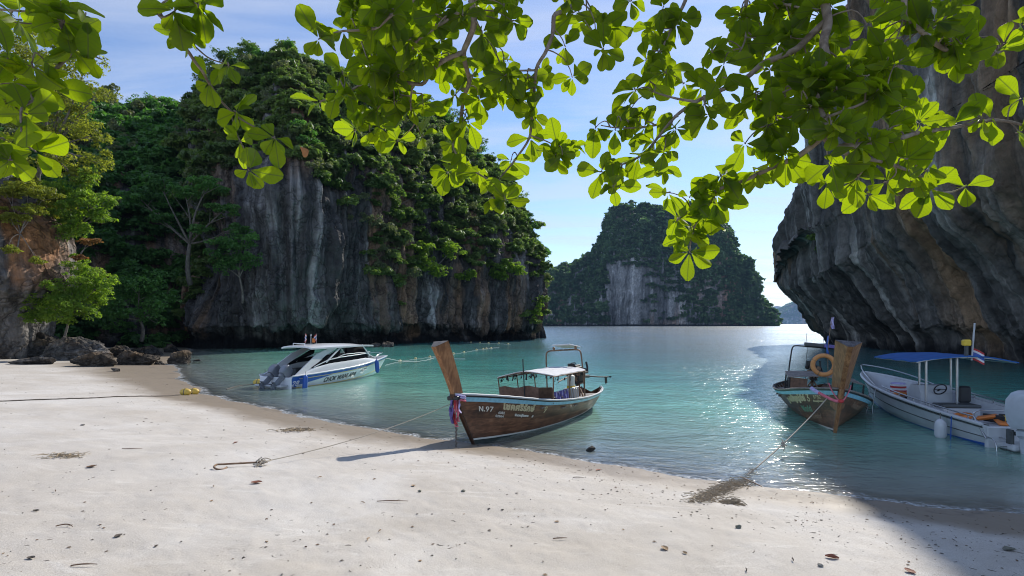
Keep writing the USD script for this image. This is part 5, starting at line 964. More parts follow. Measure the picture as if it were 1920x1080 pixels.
def longtail(label, loc, rz, beam=1.0, roll=0.0, sx=1.0, kind=0):
    p = '/World/' + numbered('/World', 'longtail_boat'); x = UsdGeom.Xform.Define(stage, p)
    x.AddTranslateOp().Set(Gf.Vec3d(*map(float, loc))); x.AddRotateZOp().Set(math.degrees(rz))
    if roll: x.AddRotateXOp().Set(math.degrees(roll))
    if sx != 1: x.AddScaleOp().Set(Gf.Vec3f(sx, 1, 1))
    keys(x.GetPrim(), label, 'boat')
    xs = [0.0, 0.35, 0.9, 1.8, 3.0, 4.4, 5.8, 7.0, 7.9, 8.35]
    H = Hull(xs, np.array([0.055, 0.20, 0.42, 0.70, 0.90, 0.98, 0.96, 0.84, 0.62, 0.40]) * beam, [1.34, 1.27, 1.16, 0.98, 0.78, 0.66, 0.60, 0.60, 0.65, 0.70],
             [-0.12, -0.16, -0.22, -0.28, -0.32, -0.32, -0.28, -0.18, -0.02, 0.12], [1.0, 0.95, 0.85, 0.72, 0.58, 0.5, 0.48, 0.5, 0.58, 0.65], 0.52 if kind else 0.92, 0.0)
    sh_ = H.shell(0.05, 0.30); part(p, 'hull', sh_, 'hull_wood', smooth=True, uv=H.uv)
    part(p, 'black_strake', H.band(0.955, 0.992, off=0.013), 'black_paint', smooth=40)
    part(p, 'side_stripe', H.band(0.875, 0.953, off=0.012), 'sky_blue_paint', smooth=40)
    part(p, 'waterline_stripe', H.band(np.linspace(0.17, 0.40, 60), np.linspace(0.20, 0.43, 60), off=0.007), 'letter_white', smooth=40)
    part(p, 'bottom_paint', H.band(np.full(60, 0.004), np.linspace(0.168, 0.398, 60), off=0.004, nw=6), 'bottom_paint', smooth=40)
    for s in (1, -1): part(p, 'gunwale', H.rail(1.0, 0.028, (s,), up=0.0, k=6), 'grey_white' if kind == 0 else 'deck_wood', smooth=True)
    part(p, 'inner_rail', H.band(0.90, 0.975, off=-0.058, x0=0.9), 'black_paint', smooth=40)
    part(p, 'floor_boards', H.deck(0.12, 0.9, 7.9, 0.08), 'deck_wood')
    part(p, 'fore_deck', H.deck(0.88, 0.55, 1.9, 0.05), 'deck_wood'); part(p, 'aft_deck', H.deck(0.47, 6.6, 8.2, 0.05), 'deck_wood')
    for xx, zz in ((2.5, 0.62), (3.7, 0.48), (4.6, 0.45), (5.5, 0.45), (6.3, 0.5)):
        b = float(H.b(xx)) * 0.93; part(p, 'thwart', MB().box((xx, 0, zz), (0.24, 2 * b, 0.035), bevel=0.008), 'deck_wood')
    rib = MB()
    for xx in np.arange(1.2, 8.0, 0.5):
        for s in (1, -1): rib.tube(H.at(np.full(6, xx), np.linspace(0.3, 0.93, 6), s, -0.07), 0.022, 5)
    part(p, 'ribs', rib, 'deck_wood', smooth=True)
    # prow post: front edge narrow, back broad, leaning forward and flaring to a flat triangular top
    line = smooth_path([(-0.26, 0.72), (-0.42, 1.14), (-0.55, 1.46), (-0.78, 1.86), (-1.02, 2.24), (-1.22, 2.52)] if kind else [(-0.80, 1.06), (-0.86, 1.22), (-0.98, 1.5), (-1.18, 1.88), (-1.40, 2.24), (-1.58, 2.50)], 16, 'cubic'); rows = []
    for k, (px, pz) in enumerate(line):
        t = k / 15; wb = (0.19 + 0.10 * t + 0.05 * t * t) * (0.62 if kind == 0 else 0.92); dp = (0.27 + 0.11 * t) * (0.85 if kind == 0 else 1); wf = 0.052 + 0.012 * t; sl = 0.30 * dp
        rows.append([(px - 0.03, -wf, pz - 0.02), (px - 0.03, wf, pz - 0.02), (px + dp * 0.92, wb, pz + sl), (px + dp, wb * 0.82, pz + sl * 1.05), (px + dp, -wb * 0.82, pz + sl * 1.05), (px + dp * 0.92, -wb, pz + sl)])
    rows = np.array(rows); g = np.concatenate([rows, rows[:, :1]], 1); mb = MB().grid(g, flip=True)
    part(p, 'prow_post', mb, 'prow_wood', smooth=25)
    c = rows[-1]; f = [[0, i, i + 1] for i in range(1, 5)]; mb = MB().add(np.vstack([c + [0, 0, 0.004], c - [0, 0, 0.02]]), [[a, c2, b] for a, b, c2 in f]); part(p, 'prow_cap', mb, 'cap_wood', smooth=False)
    st = MB().tube(H.at(np.full(12, 0.0), np.linspace(0.0, 1.0, 12), 1) * [1, 0, 1] - [0.02, 0, 0], np.linspace(0.045, 0.07, 12), 8); part(p, 'stem', st, 'prow_wood' if kind else 'hull_wood', smooth=True)
    if kind == 0: part(p, 'stem_block', MB().box((-0.86, 0.0, 1.24), (0.18, 0.32, 0.10), bevel=0.02), 'black_paint')
    # steering arch and its awning
    ax = 5.95; az = 2.12 if kind == 0 else 2.2; ay = 0.64 if kind == 0 else 0.9
    for s in (1, -1): part(p, 'arch_post', MB().tube(smooth_path([(ax, s * (ay + 0.04), 0.45), (ax, s * ay, az - 0.16), (ax, s * (ay - 0.05), az - 0.03), (ax, s * (ay - 0.2), az), (ax, 0, az + 0.004)], 26), 0.026, 8), 'rusty_steel' if kind == 0 else 'black_paint', smooth=True)
    if kind == 0:
        part(p, 'awning', MB().box((ax + 0.18, -0.06, az + 0.13), (0.62, 1.02, 0.035), R=frame_to((0.12, 0, 1)), bevel=0.01), 'white_cloth'); bx = MB()
        for s in (1, -1): bx.box((ax + 0.02, s * 0.4 - 0.05, az + 0.05), (0.07, 0.07, 0.14), bevel=0.01)
        part(p, 'awning_brackets', bx, 'rusty_steel')
    else:
        part(p, 'awning', MB().box((ax, 0.18, az + 0.09), (0.55, 0.62, 0.12), bevel=0.02), 'rubber_grey'); part(p, 'awning', MB().box((ax, -0.46, az + 0.085), (0.55, 0.66, 0.11), bevel=0.02), 'purple_cloth', label='red and purple half of the folded awning')
        for yy, zz in ((0.45, 0.5), (-0.12, 0.66)): part(p, 'aerial', MB().tube([(ax, yy, az + 0.1), (ax, yy, az + zz)], 0.009, 5), 'black_paint')
        part(p, 'lamp_cord', MB().tube([(ax, 0.38, az), (ax, 0.38, 1.5)], 0.008, 5), 'black_paint')
    part(p, 'engine_mount', MB().tube([(7.15, 0, 0.3), (7.15, 0, 1.0)], 0.055, 8).box((7.15, 0, 0.92), (0.5, 0.3, 0.05), bevel=0.01).tube([(6.8, 0.3, 0.45), (7.1, 0, 0.9)], 0.03, 6).tube([(6.8, -0.3, 0.45), (7.1, 0, 0.9)], 0.03, 6), 'rusty_steel')
    iron_engine(p, (7.1, 0.0, 1.16))
    part(p, 'tiller', MB().tube(smooth_path([(6.8, 0.0, 1.2), (6.3, 0.05, 1.18), (5.6, 0.1, 1.08)], 10), 0.02, 6), 'rusty_steel', smooth=True)
    sh = MB().tube([(7.4, 0, 1.14), (8.2, 0, 1.08)], 0.055, 8).tube([(8.2, 0, 1.08), (10.25, 0, 0.9)], 0.024, 8).prism([(9.95, -0.006), (10.2, -0.006), (10.2, 0.006), (9.95, 0.006)], 0.66, 0.9)
    part(p, 'tail_shaft', sh, 'engine_iron', smooth=30); pr = MB(); propeller(pr, np.array([10.3, 0, 0.9]), 0.17, (-1, 0, 0.08), 2); part(p, 'propeller', pr, 'engine_iron')
    return p, H

def tied_rags(p, roofline, seed, n, mat_='black_paint'):
    rng = np.random.default_rng(seed)
    for _ in range(n):
        a = roofline(rng.random()); L = rng.uniform(0.05, 0.2); b = a + [rng.normal() * 0.03, rng.normal() * 0.05, -L]
        part(p, 'tie', cloth_strip([a, (a + b) / 2 + rng.normal(size=3) * 0.02, b], rng.uniform(0.02, 0.07), int(rng.integers(1e6)), 0.02, 6, 2, axis=unit(rng.normal(size=3) * [1, 1, 0.01])), mat_, smooth=True)

# ---- the longtail on the sand, in the middle
A1 = math.atan2(0.87, 0.495); L1 = np.array([-0.90, 14.15, 0.0]); R1 = math.radians(-4.0); SX1 = 0.93
B1, H1 = longtail('brown wooden longtail boat with white canopy and N.97 on its bow, beached mid shore', L1, A1, roll=R1, sx=SX1)
def in_boat(L, A, q, roll=0.0):
    q = np.array(q, float)
    if A is A1: roll = R1; q[..., 0] *= SX1
    c, s = math.cos(roll), math.sin(roll); q = q @ np.array([[1, 0, 0], [0, c, -s], [0, s, c]]).T; return np.asarray(L) + q @ rotz(A).T
part(B1, 'lettering', H1.letters(latin('N.97', 0.125, 0.12), 0.42, 0.42, -1, 1), 'letter_white', smooth=False, label='white boat number N.97')
part(B1, 'lettering', H1.letters(thai('name_a', 0.18), 1.08, 0.345, -1, 1), 'letter_cream', smooth=False, label='cream Thai boat name')
part(B1, 'lettering', H1.letters(latin('9', 0.17, 0.1), 2.66, 0.35, -1, 1), 'letter_cream', smooth=False, label='cream number 9')
part(B1, 'lettering', H1.letters(latin('6082', 0.06, 0.12), 0.96, 0.47, -1, 1), 'letter_white', smooth=False, label='small white registration 6082')
part(B1, 'lettering', H1.letters(latin('02864', 0.06, 0.12), 0.88, 0.56, -1, 1), 'letter_white', smooth=False, label='small white registration 02864')
part(B1, 'lettering', H1.letters(thai('crew', 0.06), 1.52, 0.50, -1, 1), 'letter_white', smooth=False, label='small white Thai line about passengers')
part(B1, 'lettering', H1.letters(latin('N', 0.06, 0.12), 2.22, 0.505, -1, 1), 'letter_white', smooth=False, label='small white N')
def arch_roof(x0, x1, hw, z, rise, th=0.02, nx=14, ny=14, saggy=0.03):
    X, Yq = np.meshgrid(np.linspace(x0, x1, nx), np.linspace(-1, 1, ny), indexing='ij')
    Z = z + rise * (1 - Yq ** 2) - saggy * np.sin((X - x0) / (x1 - x0) * np.pi * 3) ** 2 * 0.5 + 0.012 * np.sin(X * 9 + Yq * 5)
    top = np.stack([X, Yq * hw, Z], -1); bot = top - [0, 0, th]; mb = MB().grid(top).grid(bot, flip=True)
    for e in (0, -1): mb.grid(np.stack([top[e], bot[e]], 0), flip=e == 0); mb.grid(np.stack([top[:, e], bot[:, e]], 1), flip=e == -1)
    return mb
part(B1, 'canopy', arch_roof(2.95, 5.5, 0.93, 1.47, 0.14), 'white_cloth', smooth=40)
fr = MB()
for xx in (2.97, 4.2, 5.46):
    yy = np.linspace(-0.92, 0.92, 12); fr.tube(np.stack([np.full(12, xx), yy, 1.435 + 0.14 * (1 - (yy / 0.93) ** 2)], 1), 0.018, 6)
for s in (1, -1): fr.tube([(2.95, s * 0.92, 1.43), (5.5, s * 0.92, 1.43)], 0.018, 6)
part(B1, 'canopy_frame', fr, 'rusty_steel')
for xx in (2.97, 4.2, 5.46):
    for s in (1, -1): part(B1, 'canopy_post', MB().tube([(xx, s * 0.86, 0.66), (xx, s * 0.92, 1.44)], 0.018, 6), 'rusty_steel')
part(B1, 'flag_pole', MB().tube([(2.9, 0.02, 0.15), (2.9, 0.0, 1.98)], 0.017, 6), 'black_paint')
G = np.array([[(2.93 + 0.02 * math.sin(j * 1.3 + i), 0.88 - 1.32 * i / 12, 0.55 + (0.62 + 0.03 * math.sin(i * 0.9)) * j / 6) for j in range(7)] for i in range(13)])
part(B1, 'windbreak', MB().grid(G).grid(G + [0.012, 0, 0], flip=True), 'tarp_brown', smooth=True)
tied_rags(B1, lambda t: np.array([2.95, 0.9 - 1.8 * t, 1.42 + 0.13 * (1 - (2 * t - 1) ** 2)]), 3, 22); tied_rags(B1, lambda t: np.array([3.0 + 2.4 * t, -0.93, 1.42]), 4, 9)
for k in range(14): part(B1, 'fringe', cloth_strip([(3.25 + k * 0.075, -0.80, 0.98), (3.25 + k * 0.075, -0.82, 0.82), (3.26 + k * 0.075, -0.80, 0.6)], 0.09, k, 0.03, 8, 3), ('purple_cloth', 'lilac_cloth', 'purple_cloth')[k % 3], smooth=True)
rl = MB()
for k in range(5): rl.tube([(4.45 + k * 0.17, -0.78, 0.62), (4.55 + k * 0.17, -0.72, 0.95)], 0.016, 5)
rl.tube([(4.4, -0.75, 0.95), (5.4, -0.7, 0.95)], 0.016, 5).tube([(2.3, -0.5, 0.85), (3.1, -0.75, 0.72)], 0.02, 5).tube([(2.5, 0.1, 0.85), (3.2, -0.7, 0.78)], 0.02, 5)
part(B1, 'white_rails', rl, 'grey_white'); part(B1, 'engine_box', MB().box((5.75, -0.28, 0.62), (0.4, 0.4, 0.5), bevel=0.02), 'beige_box'); part(B1, 'seat_back', MB().box((5.0, 0.45, 0.72), (0.06, 0.8, 0.5), bevel=0.02), 'tarp_brown')
part(B1, 'side_board', MB().box((4.7, 0.84, 0.72), (1.6, 0.03, 0.22), bevel=0.01), 'deck_wood')
t = thing('fuel_can', 'white plastic fuel can, yellow at the bottom, near the engine of the beached longtail', 'can', in_boat(L1, A1, (5.72, -0.3, 0.87)), A1)
part(t, 'can_body', MB().box((0, 0, 0.24), (0.26, 0.2, 0.36), bevel=0.04), 'jug_plastic', smooth=40); part(t, 'can_base', MB().box((0, 0, 0.045), (0.262, 0.202, 0.09), bevel=0.02), 'yellow_paint', label='yellow fuel showing at the bottom'); part(t, 'handle', MB().tube(smooth_path([(-0.1, 0, 0.41), (-0.05, 0, 0.48), (0.06, 0, 0.48), (0.1, 0, 0.41)], 9), 0.016, 6), 'jug_plastic', smooth=True); part(t, 'cap', MB().tube([(0.1, 0.05, 0.41), (0.1, 0.05, 0.46)], 0.03, 10), 'black_paint')
t = thing('prow_ribbons', 'pink, red and purple cloth ribbons knotted round the prow of the beached longtail', 'ribbons', in_boat(L1, A1, (-0.82, -0.06, 1.2)), A1)
wr = MB()
for k in range(2): wr.torus((0.10, 0.06, 0.03 + k * 0.045), 0.185, 0.022, (0.25, 0, 1), 24, 6)
part(t, 'wrap', wr, 'lilac_cloth', smooth=True); part(t, 'wrap', MB().torus((0.10, 0.06, -0.03), 0.19, 0.025, (0.25, 0, 1), 24, 6), 'pink_cloth', smooth=True)
for k, (mm, L, dx, dy) in enumerate([('purple_cloth', 0.55, -0.16, 0.02), ('pink_cloth', 0.62, -0.12, -0.05), ('pink_cloth', 0.50, -0.09, -0.09), ('red_cloth', 0.56, -0.14, -0.02), ('purple_cloth', 0.46, -0.17, 0.06), ('lilac_cloth', 0.30, -0.08, -0.12)]):
    part(t, 'ribbon', cloth_strip([(dx, dy, 0.0), (dx - 0.03, dy, -L * 0.5), (dx - 0.01, dy - 0.02, -L)], 0.085, k + 50, 0.03, 14, 4, axis=unit([0.5, 0.85, 0])), mm, smooth=True)
tz = np.linspace(-0.5, -1.12, 30); part(t, 'braid', MB().tube(np.stack([-0.13 + 0.012 * np.sin(tz * 60), -0.06 + 0.012 * np.cos(tz * 60), tz], 1), 0.022, 6), 'rope_dark', smooth=True)

# ---- the longtail afloat, under the cliff
A2 = math.atan2(0.92, 0.39); L2 = np.array([8.92, 15.75, -0.08]); R2 = math.radians(5.0)
B2, H2 = longtail('dark wooden longtail boat afloat bow-on under the right cliff, with faded painted names', L2, A2, beam=1.48, roll=R2, kind=1)
part(B2, 'lettering', H2.letters(thai('name_b', 0.19), 2.75, 0.36, 1, -1), 'letter_cream', smooth=False, label='cream Thai boat name')
part(B2, 'lettering', H2.letters(latin('3', 0.2, 0.1), 1.28, 0.37, 1, -1), 'letter_cream', smooth=False, label='cream number 3')
part(B2, 'lettering', H2.letters(latin('5752', 0.09, 0.0), 0.92, 0.29, 1, -1), 'letter_cream', smooth=False, label='small cream registration number'); part(B2, 'lettering', H2.letters(thai('crew', 0.05), 0.98, 0.39, 1, -1), 'letter_cream', smooth=False, label='small cream Thai line')
part(B2, 'lettering', H2.letters(latin('World', 0.17, 0.0), 1.9, 0.66, 1, -1), 'letter_green', smooth=False, label='green painted word'); part(B2, 'lettering', H2.letters(thai('script_b', 0.12), 1.6, 0.86, 1, -1), 'letter_brown', smooth=False, label='faded brown Thai script')
part(B2, 'lettering', H2.letters(thai('script_b', 0.15), 0.8, 0.42, -1, 1), 'letter_brown', smooth=False, label='faded brown Thai script on the shaded side')
part(B2, 'painted_figure', H2.letters((lambda m: (np.array(m.vertices), np.array(m.faces)))(trimesh.creation.extrude_polygon(Polygon([(0, 0), (0.06, -0.02), (0.1, 0.1), (0.2, 0.16), (0.16, 0.22), (0.1, 0.2), (0.12, 0.34), (0.05, 0.34), (0.05, 0.18), (-0.06, 0.06)]), 1.0, engine='earcut')), 2.35, 0.95, 1, -1), 'letter_brown', smooth=False)
# its low wooden canopy frame
cb = MB().box((4.0, 0, 1.28), (2.3, 2.1, 0.03), bevel=0.01); part(B2, 'canopy', arch_roof(2.9, 5.2, 1.1, 1.24, 0.12), 'deck_wood', smooth=40)
for xx in (2.95, 5.1):
    for s in (1, -1): part(B2, 'canopy_post', MB().tube([(xx, s * 1.05, 0.5), (xx, s * 1.06, 1.24)], 0.03, 6), 'black_paint')
part(B2, 'side_panel', MB().box((3.3, 0.98, 0.95), (0.7, 0.03, 0.55), bevel=0.01), 'tarp_brown'); part(B2, 'windbreak', MB().box((2.95, 0.78, 0.92), (0.03, 0.5, 0.62), bevel=0.01), 'tarp_brown')
part(B2, 'fuel_drum', MB().tube([(2.6, 0.15, 0.35), (2.6, 0.15, 0.85)], 0.16, 14), 'black_paint', smooth=40)
t = thing('life_ring', 'orange life ring hanging beside the prow of the shaded longtail', 'life ring', in_boat(L2, A2, (2.9, 0.12, 1.74), R2), A2)
part(t, 'ring', MB().torus((0, 0, 0), 0.31, 0.072, (1, 0, 0.05), 36, 12), 'ring_orange', smooth=True)
gr = MB()
for k in range(4):
    a = k * math.pi / 2 + 0.5; gr.torus((0, 0.31 * math.cos(a), 0.31 * math.sin(a)), 0.076, 0.008, (0, -math.sin(a), math.cos(a)), 14, 5)
part(t, 'grab_bands', gr, 'rope_dark')
t = thing('flag_staff', 'thin staff with a small faded flag rising beside the prow of the shaded longtail', 'flag', in_boat(L2, A2, (2.9, -0.05, 1.2), R2), A2)
part(t, 'staff', MB().tube(smooth_path([(0, 0, -0.3), (0, 0.0, 0.9), (0, -0.12, 2.1)], 12), 0.012, 6), 'rusty_steel')
part(t, 'flag', cloth_strip([(0, -0.14, 2.1), (0, -0.12, 1.9), (0, -0.15, 1.72)], 0.09, 5, 0.04, 10, 4, (0, 1, 0)), 'lilac_cloth', smooth=True); part(t, 'streamer', cloth_strip([(0, -0.02, 1.5), (0, 0.02, 1.2), (0, 0.0, 0.9)], 0.05, 6, 0.03, 10, 3, (0, 1, 0)), 'royal_blue', smooth=True)
t = thing('prow_ribbons', 'pink and red scarf draped round the prow foot of the shaded longtail', 'ribbons', in_boat(L2, A2, (-0.25, 0.0, 1.05), R2), A2)
part(t, 'scarf', MB().tube(smooth_path([(0.1, 0.62, 0.22), (-0.16, 0.42, 0.1), (-0.32, 0.05, -0.04), (-0.30, -0.06, -0.02)], 20), 0.042, 7), 'pink_cloth', smooth=True); part(t, 'scarf', MB().tube(smooth_path([(0.08, 0.68, 0.25), (-0.02, 0.56, 0.17), (-0.1, 0.5, 0.14)], 10), 0.055, 7), 'lilac_cloth', smooth=True)
part(t, 'cord', MB().tube(smooth_path([(0.06, 0.24, 0.40), (-0.16, 0.16, 0.16), (-0.34, 0.0, -0.04), (-0.16, -0.2, 0.2), (0.05, -0.28, 0.36)], 22), 0.016, 6), 'pink_cloth', smooth=True); part(t, 'knot', MB().ball((-0.34, 0, -0.03), 0.06, 2, (1, 1.2, 0.9)), 'red_cloth', smooth=True)

# ---- the white speedboat
A3 = math.radians(65.0); L3 = np.array([-11.05, 26.6, 0.0])
B3 = thing('speedboat', 'white and blue speedboat with hard roof and 28 on its stern, anchored in the shallows', 'speedboat', L3, A3)
xs = [0, 1, 2.5, 4, 5.2, 6.2, 7.0, 7.5]
H3 = Hull(xs, [1.06, 1.10, 1.14, 1.12, 1.00, 0.74, 0.36, 0.03], [0.58, 0.60, 0.66, 0.74, 0.84, 0.94, 1.02, 1.08], [-0.35, -0.38, -0.38, -0.34, -0.26, -0.14, 0.02, 0.16], [0.28, 0.28, 0.3, 0.36, 0.46, 0.6, 0.8, 1.0], 0.85, 7.5, 1.1)
part(B3, 'hull', H3.shell(0.1, 0.6), 'white_paint', smooth=40)
part(B3, 'blue_stripe', H3.band(0.86, 0.975, off=0.012, x0=0.35), 'royal_blue', smooth=40); part(B3, 'pin_stripe', H3.band(0.825, 0.845, off=0.008, x0=0.5), 'yellow_paint', smooth=40)
part(B3, 'blue_swoosh', H3.band(np.linspace(0.52, 0.82, 60), 0.83, off=0.006, x0=0.42, x1=2.6), 'royal_blue', smooth=40); part(B3, 'stern_patch', H3.band(0.36, 0.955, off=0.009, x0=0.0, x1=0.42, n=8), 'royal_blue', smooth=40)
part(B3, 'boot_stripe', H3.band(np.linspace(0.40, 0.30, 60), np.linspace(0.42, 0.33, 60), off=0.008), 'yellow_paint', smooth=40); part(B3, 'rub_rail', H3.rail(1.0, 0.035, k=8), 'white_paint', smooth=True)
part(B3, 'lettering', H3.letters(latin('CHOK WANLAPA', 0.215, 0.28), 2.05, 0.52, -1, 1, off=0.015), 'letter_black', smooth=False, label='black slanted name CHOK WANLAPA')
part(B3, 'lettering', H3.letters(latin('28', 0.24, 0.15), 0.05, 0.48, -1, 1, off=0.02), 'white_cloth', smooth=False, label='white number 28 on the blue stern')
part(B3, 'emblem', H3.letters((lambda m: (np.array(m.vertices), np.array(m.faces)))(trimesh.creation.extrude_polygon(Polygon([(0, 0.05), (0.12, 0.14), (0.4, 0.17), (0.62, 0.26), (0.5, 0.15), (0.66, 0.1), (0.4, 0.06), (0.3, -0.02), (0.2, 0.05)]), 1.0, engine='earcut')), 4.8, 0.42, -1, 1), 'cowl_grey', smooth=False, label='grey leaping emblem near the bow')
part(B3, 'fore_deck', H3.deck(0.93, 5.6, 7.4, 0.03), 'white_paint'); part(B3, 'cockpit_floor', H3.deck(0.34, 0.1, 5.6, 0.12), 'grey_white')
part(B3, 'transom', MB().box((0.0, 0, 0.16), (0.1, 2.0, 0.7), bevel=0.03), 'white_paint'); part(B3, 'swim_platform', MB().box((-0.22, 0, 0.14), (0.55, 1.7, 0.09), bevel=0.03), 'grey_white')
def side_wall(s):
    x = np.linspace(0.6, 6.2, 40); b = np.array([H3.at(xx, 1.0, s)[1] for xx in x]); xr = np.array([H3.at(xx, 1.0, s)[0] for xx in x]); z0 = H3.s(x)
    zt = np.interp(x, [0.6, 1.4, 2.4, 5.2, 6.2], [0.62, 0.88, 1.02, 1.14, 1.02]); o = []
    for f, inset in ((0, 0.02), (0.5, 0.05), (1, 0.10)): o.append(np.stack([xr, b - s * inset, z0 + (zt - z0) * f], -1))
    top = np.stack(o, 1); inn = top[:, ::-1] - [0, s * 0.05, 0]; return MB().grid(np.concatenate([top, inn], 1), flip=s > 0), xr, b, zt
for s in (1, -1):
    mb, xr, b, zt = side_wall(s); part(B3, 'side_wall', mb, 'white_paint', smooth=40)
    k = (xr > 1.3) & (xr < 6.3); lo = np.stack([xr[k], b[k] - s * 0.11, zt[k] + 0.0], -1)
    ht = np.interp(xr[k], [1.3, 2.2, 3.2, 5.5, 6.2], [0.02, 0.16, 0.22, 0.22, 0.06]); hi = lo + np.stack([0 * ht + 0.06, -s * ht * 0.2, ht], -1)
    g = np.stack([lo, hi, hi - [0, s * 0.02, 0], lo - [0, s * 0.02, 0]], 1); part(B3, 'side_window', MB().grid(g, flip=s > 0), 'dark_glass', smooth=40)
    part(B3, 'window_rail', MB().tube(hi + [0, s * 0.01, 0.015], 0.025, 6), 'white_paint', smooth=True)
    part(B3, 'hand_rail', MB().tube(smooth_path([hi[len(hi) // 3] + [0, 0, 0.02], hi[len(hi) // 3] + [0.7, 0, 0.18], hi[-4] + [0, 0, 0.2]], 14), 0.018, 6), 'white_paint', smooth=True)
    # raked rear wing with its dark window
    y0, y1 = s * 1.03, s * 0.86
    P = np.array([(0.05, y0, 0.50), (0.60, y0, 0.50), (2.35, y1, 1.42), (3.25, y1, 1.80), (2.75, y1, 1.83), (1.75, y1, 1.52)]); Q = P - [0, s * 0.06, 0]
    mb = MB()
    for a in (P, Q): mb.add(a, [[0, 1, 2], [0, 2, 5], [5, 2, 3], [5, 3, 4]])
    n = len(P)
    for i in range(n): j = (i + 1) % n; mb.add([P[i], P[j], Q[j], Q[i]], [[0, 1, 2], [0, 2, 3]])
    part(B3, 'rear_wing', mb, 'white_paint', smooth=False)
    W = np.array([(1.15, y0 * 0.985, 0.86), (2.3, y1 * 1.06, 1.13), (3.3, y1 * 1.03, 1.42), (3.42, y1 * 1.01, 1.72), (3.0, y1 * 1.01, 1.62), (2.2, y1 * 1.02, 1.28)]); part(B3, 'wing_window', MB().add(np.vstack([W, W - [0, s * 0.015, 0]]), [[0, 1, 5], [5, 1, 2], [5, 2, 4], [4, 2, 3], [6, 11, 7], [11, 8, 7], [11, 10, 8], [10, 9, 8]]), 'dark_glass', smooth=False)
    part(B3, 'pillar', MB().tube([(2.2, s * 1.0, 1.08), (3.4, s * 0.88, 1.8)], 0.045, 6), 'white_paint', smooth=True); part(B3, 'pillar', MB().tube([(5.7, s * 0.86, 1.25), (5.1, s * 0.84, 1.86)], 0.035, 6), 'white_paint', smooth=True)
X, Yq = np.meshgrid(np.linspace(0, 1, 22), np.linspace(-1, 1, 16), indexing='ij')
hw = 0.98 * (1 - 0.10 * X ** 3); rx = 1.25 + 4.75 * X + 0.25 * (1 - Yq ** 2) * X; rz = 1.80 + 0.02 * X + 0.15 * (1 - Yq ** 4) * np.sin(np.clip(X * 1.1 + 0.12, 0, 1) * np.pi) ** 0.5 - 0.1 * np.clip(X - 0.85, 0, 1) * 4 * 0.5
top = np.stack([rx, Yq * hw, rz + 0.03], -1); bot = np.stack([rx, Yq * hw, rz - 0.045], -1); mb = MB().grid(top).grid(bot, flip=True)
for e in (0, -1): mb.grid(np.stack([top[e], bot[e]], 0), flip=e == 0); mb.grid(np.stack([top[:, e], bot[:, e]], 1), flip=e == -1)
part(B3, 'roof', mb, 'white_paint', smooth=40); part(B3, 'roof_rack', MB().tube([(1.5, -0.3, 2.03), (1.5, 0.45, 2.03)], 0.02, 6).tube([(1.5, -0.3, 1.9), (1.5, -0.3, 2.03)], 0.02, 6).tube([(1.5, 0.45, 1.9), (1.5, 0.45, 2.03)], 0.02, 6), 'white_paint'); part(B3, 'roof_hatch', MB().box((2.6, 0.1, 1.985), (0.5, 0.5, 0.03), bevel=0.01), 'rubber_grey')
part(B3, 'windscreen', MB().add([(5.75, -0.8, 1.12), (5.75, 0.8, 1.12), (5.25, 0.75, 1.82), (5.25, -0.75, 1.82), (5.77, -0.8, 1.12), (5.77, 0.8, 1.12), (5.27, 0.75, 1.82), (5.27, -0.75, 1.82)], [[0, 1, 2], [0, 2, 3], [4, 6, 5], [4, 7, 6]]), 'dark_glass', smooth=False)
for yy in (-0.55, 0.55): part(B3, 'bench', MB().box((3.2, yy, 0.58), (3.4, 0.5, 0.4), bevel=0.04), 'rubber_grey')
part(B3, 'bow_rail', MB().tube(smooth_path([(6.2, -0.7, 1.0), (6.9, -0.55, 1.25), (7.7, -0.2, 1.3), (7.85, 0, 1.3), (7.7, 0.2, 1.3), (6.9, 0.55, 1.25), (6.2, 0.7, 1.0)], 30), 0.018, 6), 'steel', smooth=True); part(B3, 'bow_hatch', MB().box((6.5, 0, 0.97), (0.5, 0.5, 0.05), bevel=0.015), 'rubber_grey')
for yy in (-0.52, 0.2): outboard(B3, (-0.02, yy, 0.42), 0.85, 'cowl_grey', 0.82)
def flag(parent_thing, base, h, w, seed):
    part(parent_thing, 'staff', MB().tube([(0, 0, 0), (0, 0, h)], 0.008, 5), 'grey_white')
    z = h
    for k, (mm, hh) in enumerate((('red_cloth', 1), ('white_cloth', 1), ('royal_blue', 2), ('white_cloth', 1), ('red_cloth', 1))):
        hh = hh * w / 6; n = 9; t = np.linspace(0, 1, n)
        rows = [np.stack([t * w * 0.8, 0.03 * np.sin(t * 7 + seed), z - d - t * w * 0.45 * (0.6 + 0.4 * np.sin(t * 2))], -1) for d in (0, hh)]
        g = np.stack(rows, 1); part(parent_thing, 'stripe', MB().grid(g).grid(g + [0, 0.003, 0], flip=True), mm, smooth=True); z -= hh
for q, lab, a in (((2.3, 0.42, 1.98), 'left of two small striped flags on the speedboat roof', 2.0), ((2.3, -0.28, 1.98), 'right of two small striped flags on the speedboat roof', 2.3)):
    t = thing('flag', lab, 'flag', in_boat(L3, A3, q), a, 'flags on the speedboat'); flag(t, q, 0.52, 0.34, a)
t = thing('signal_lamp', 'orange signal lamp and mast between the flags on the speedboat roof', 'lamp', in_boat(L3, A3, (2.3, 0.0, 1.98)), A3); part(t, 'lamp_body', MB().tube([(0, -0.1, 0.08), (0, -0.1, 0.28)], 0.07, 10), 'orange_plastic'); part(t, 'mast', MB().tube([(0, 0.08, 0), (0, 0.08, 0.42)], 0.018, 6).ball((0, 0.08, 0.44), 0.045, 1), 'grey_white'); part(t, 'lamp_foot', MB().tube([(0, -0.1, 0.0), (0, -0.1, 0.09)], 0.04, 8), 'black_paint')
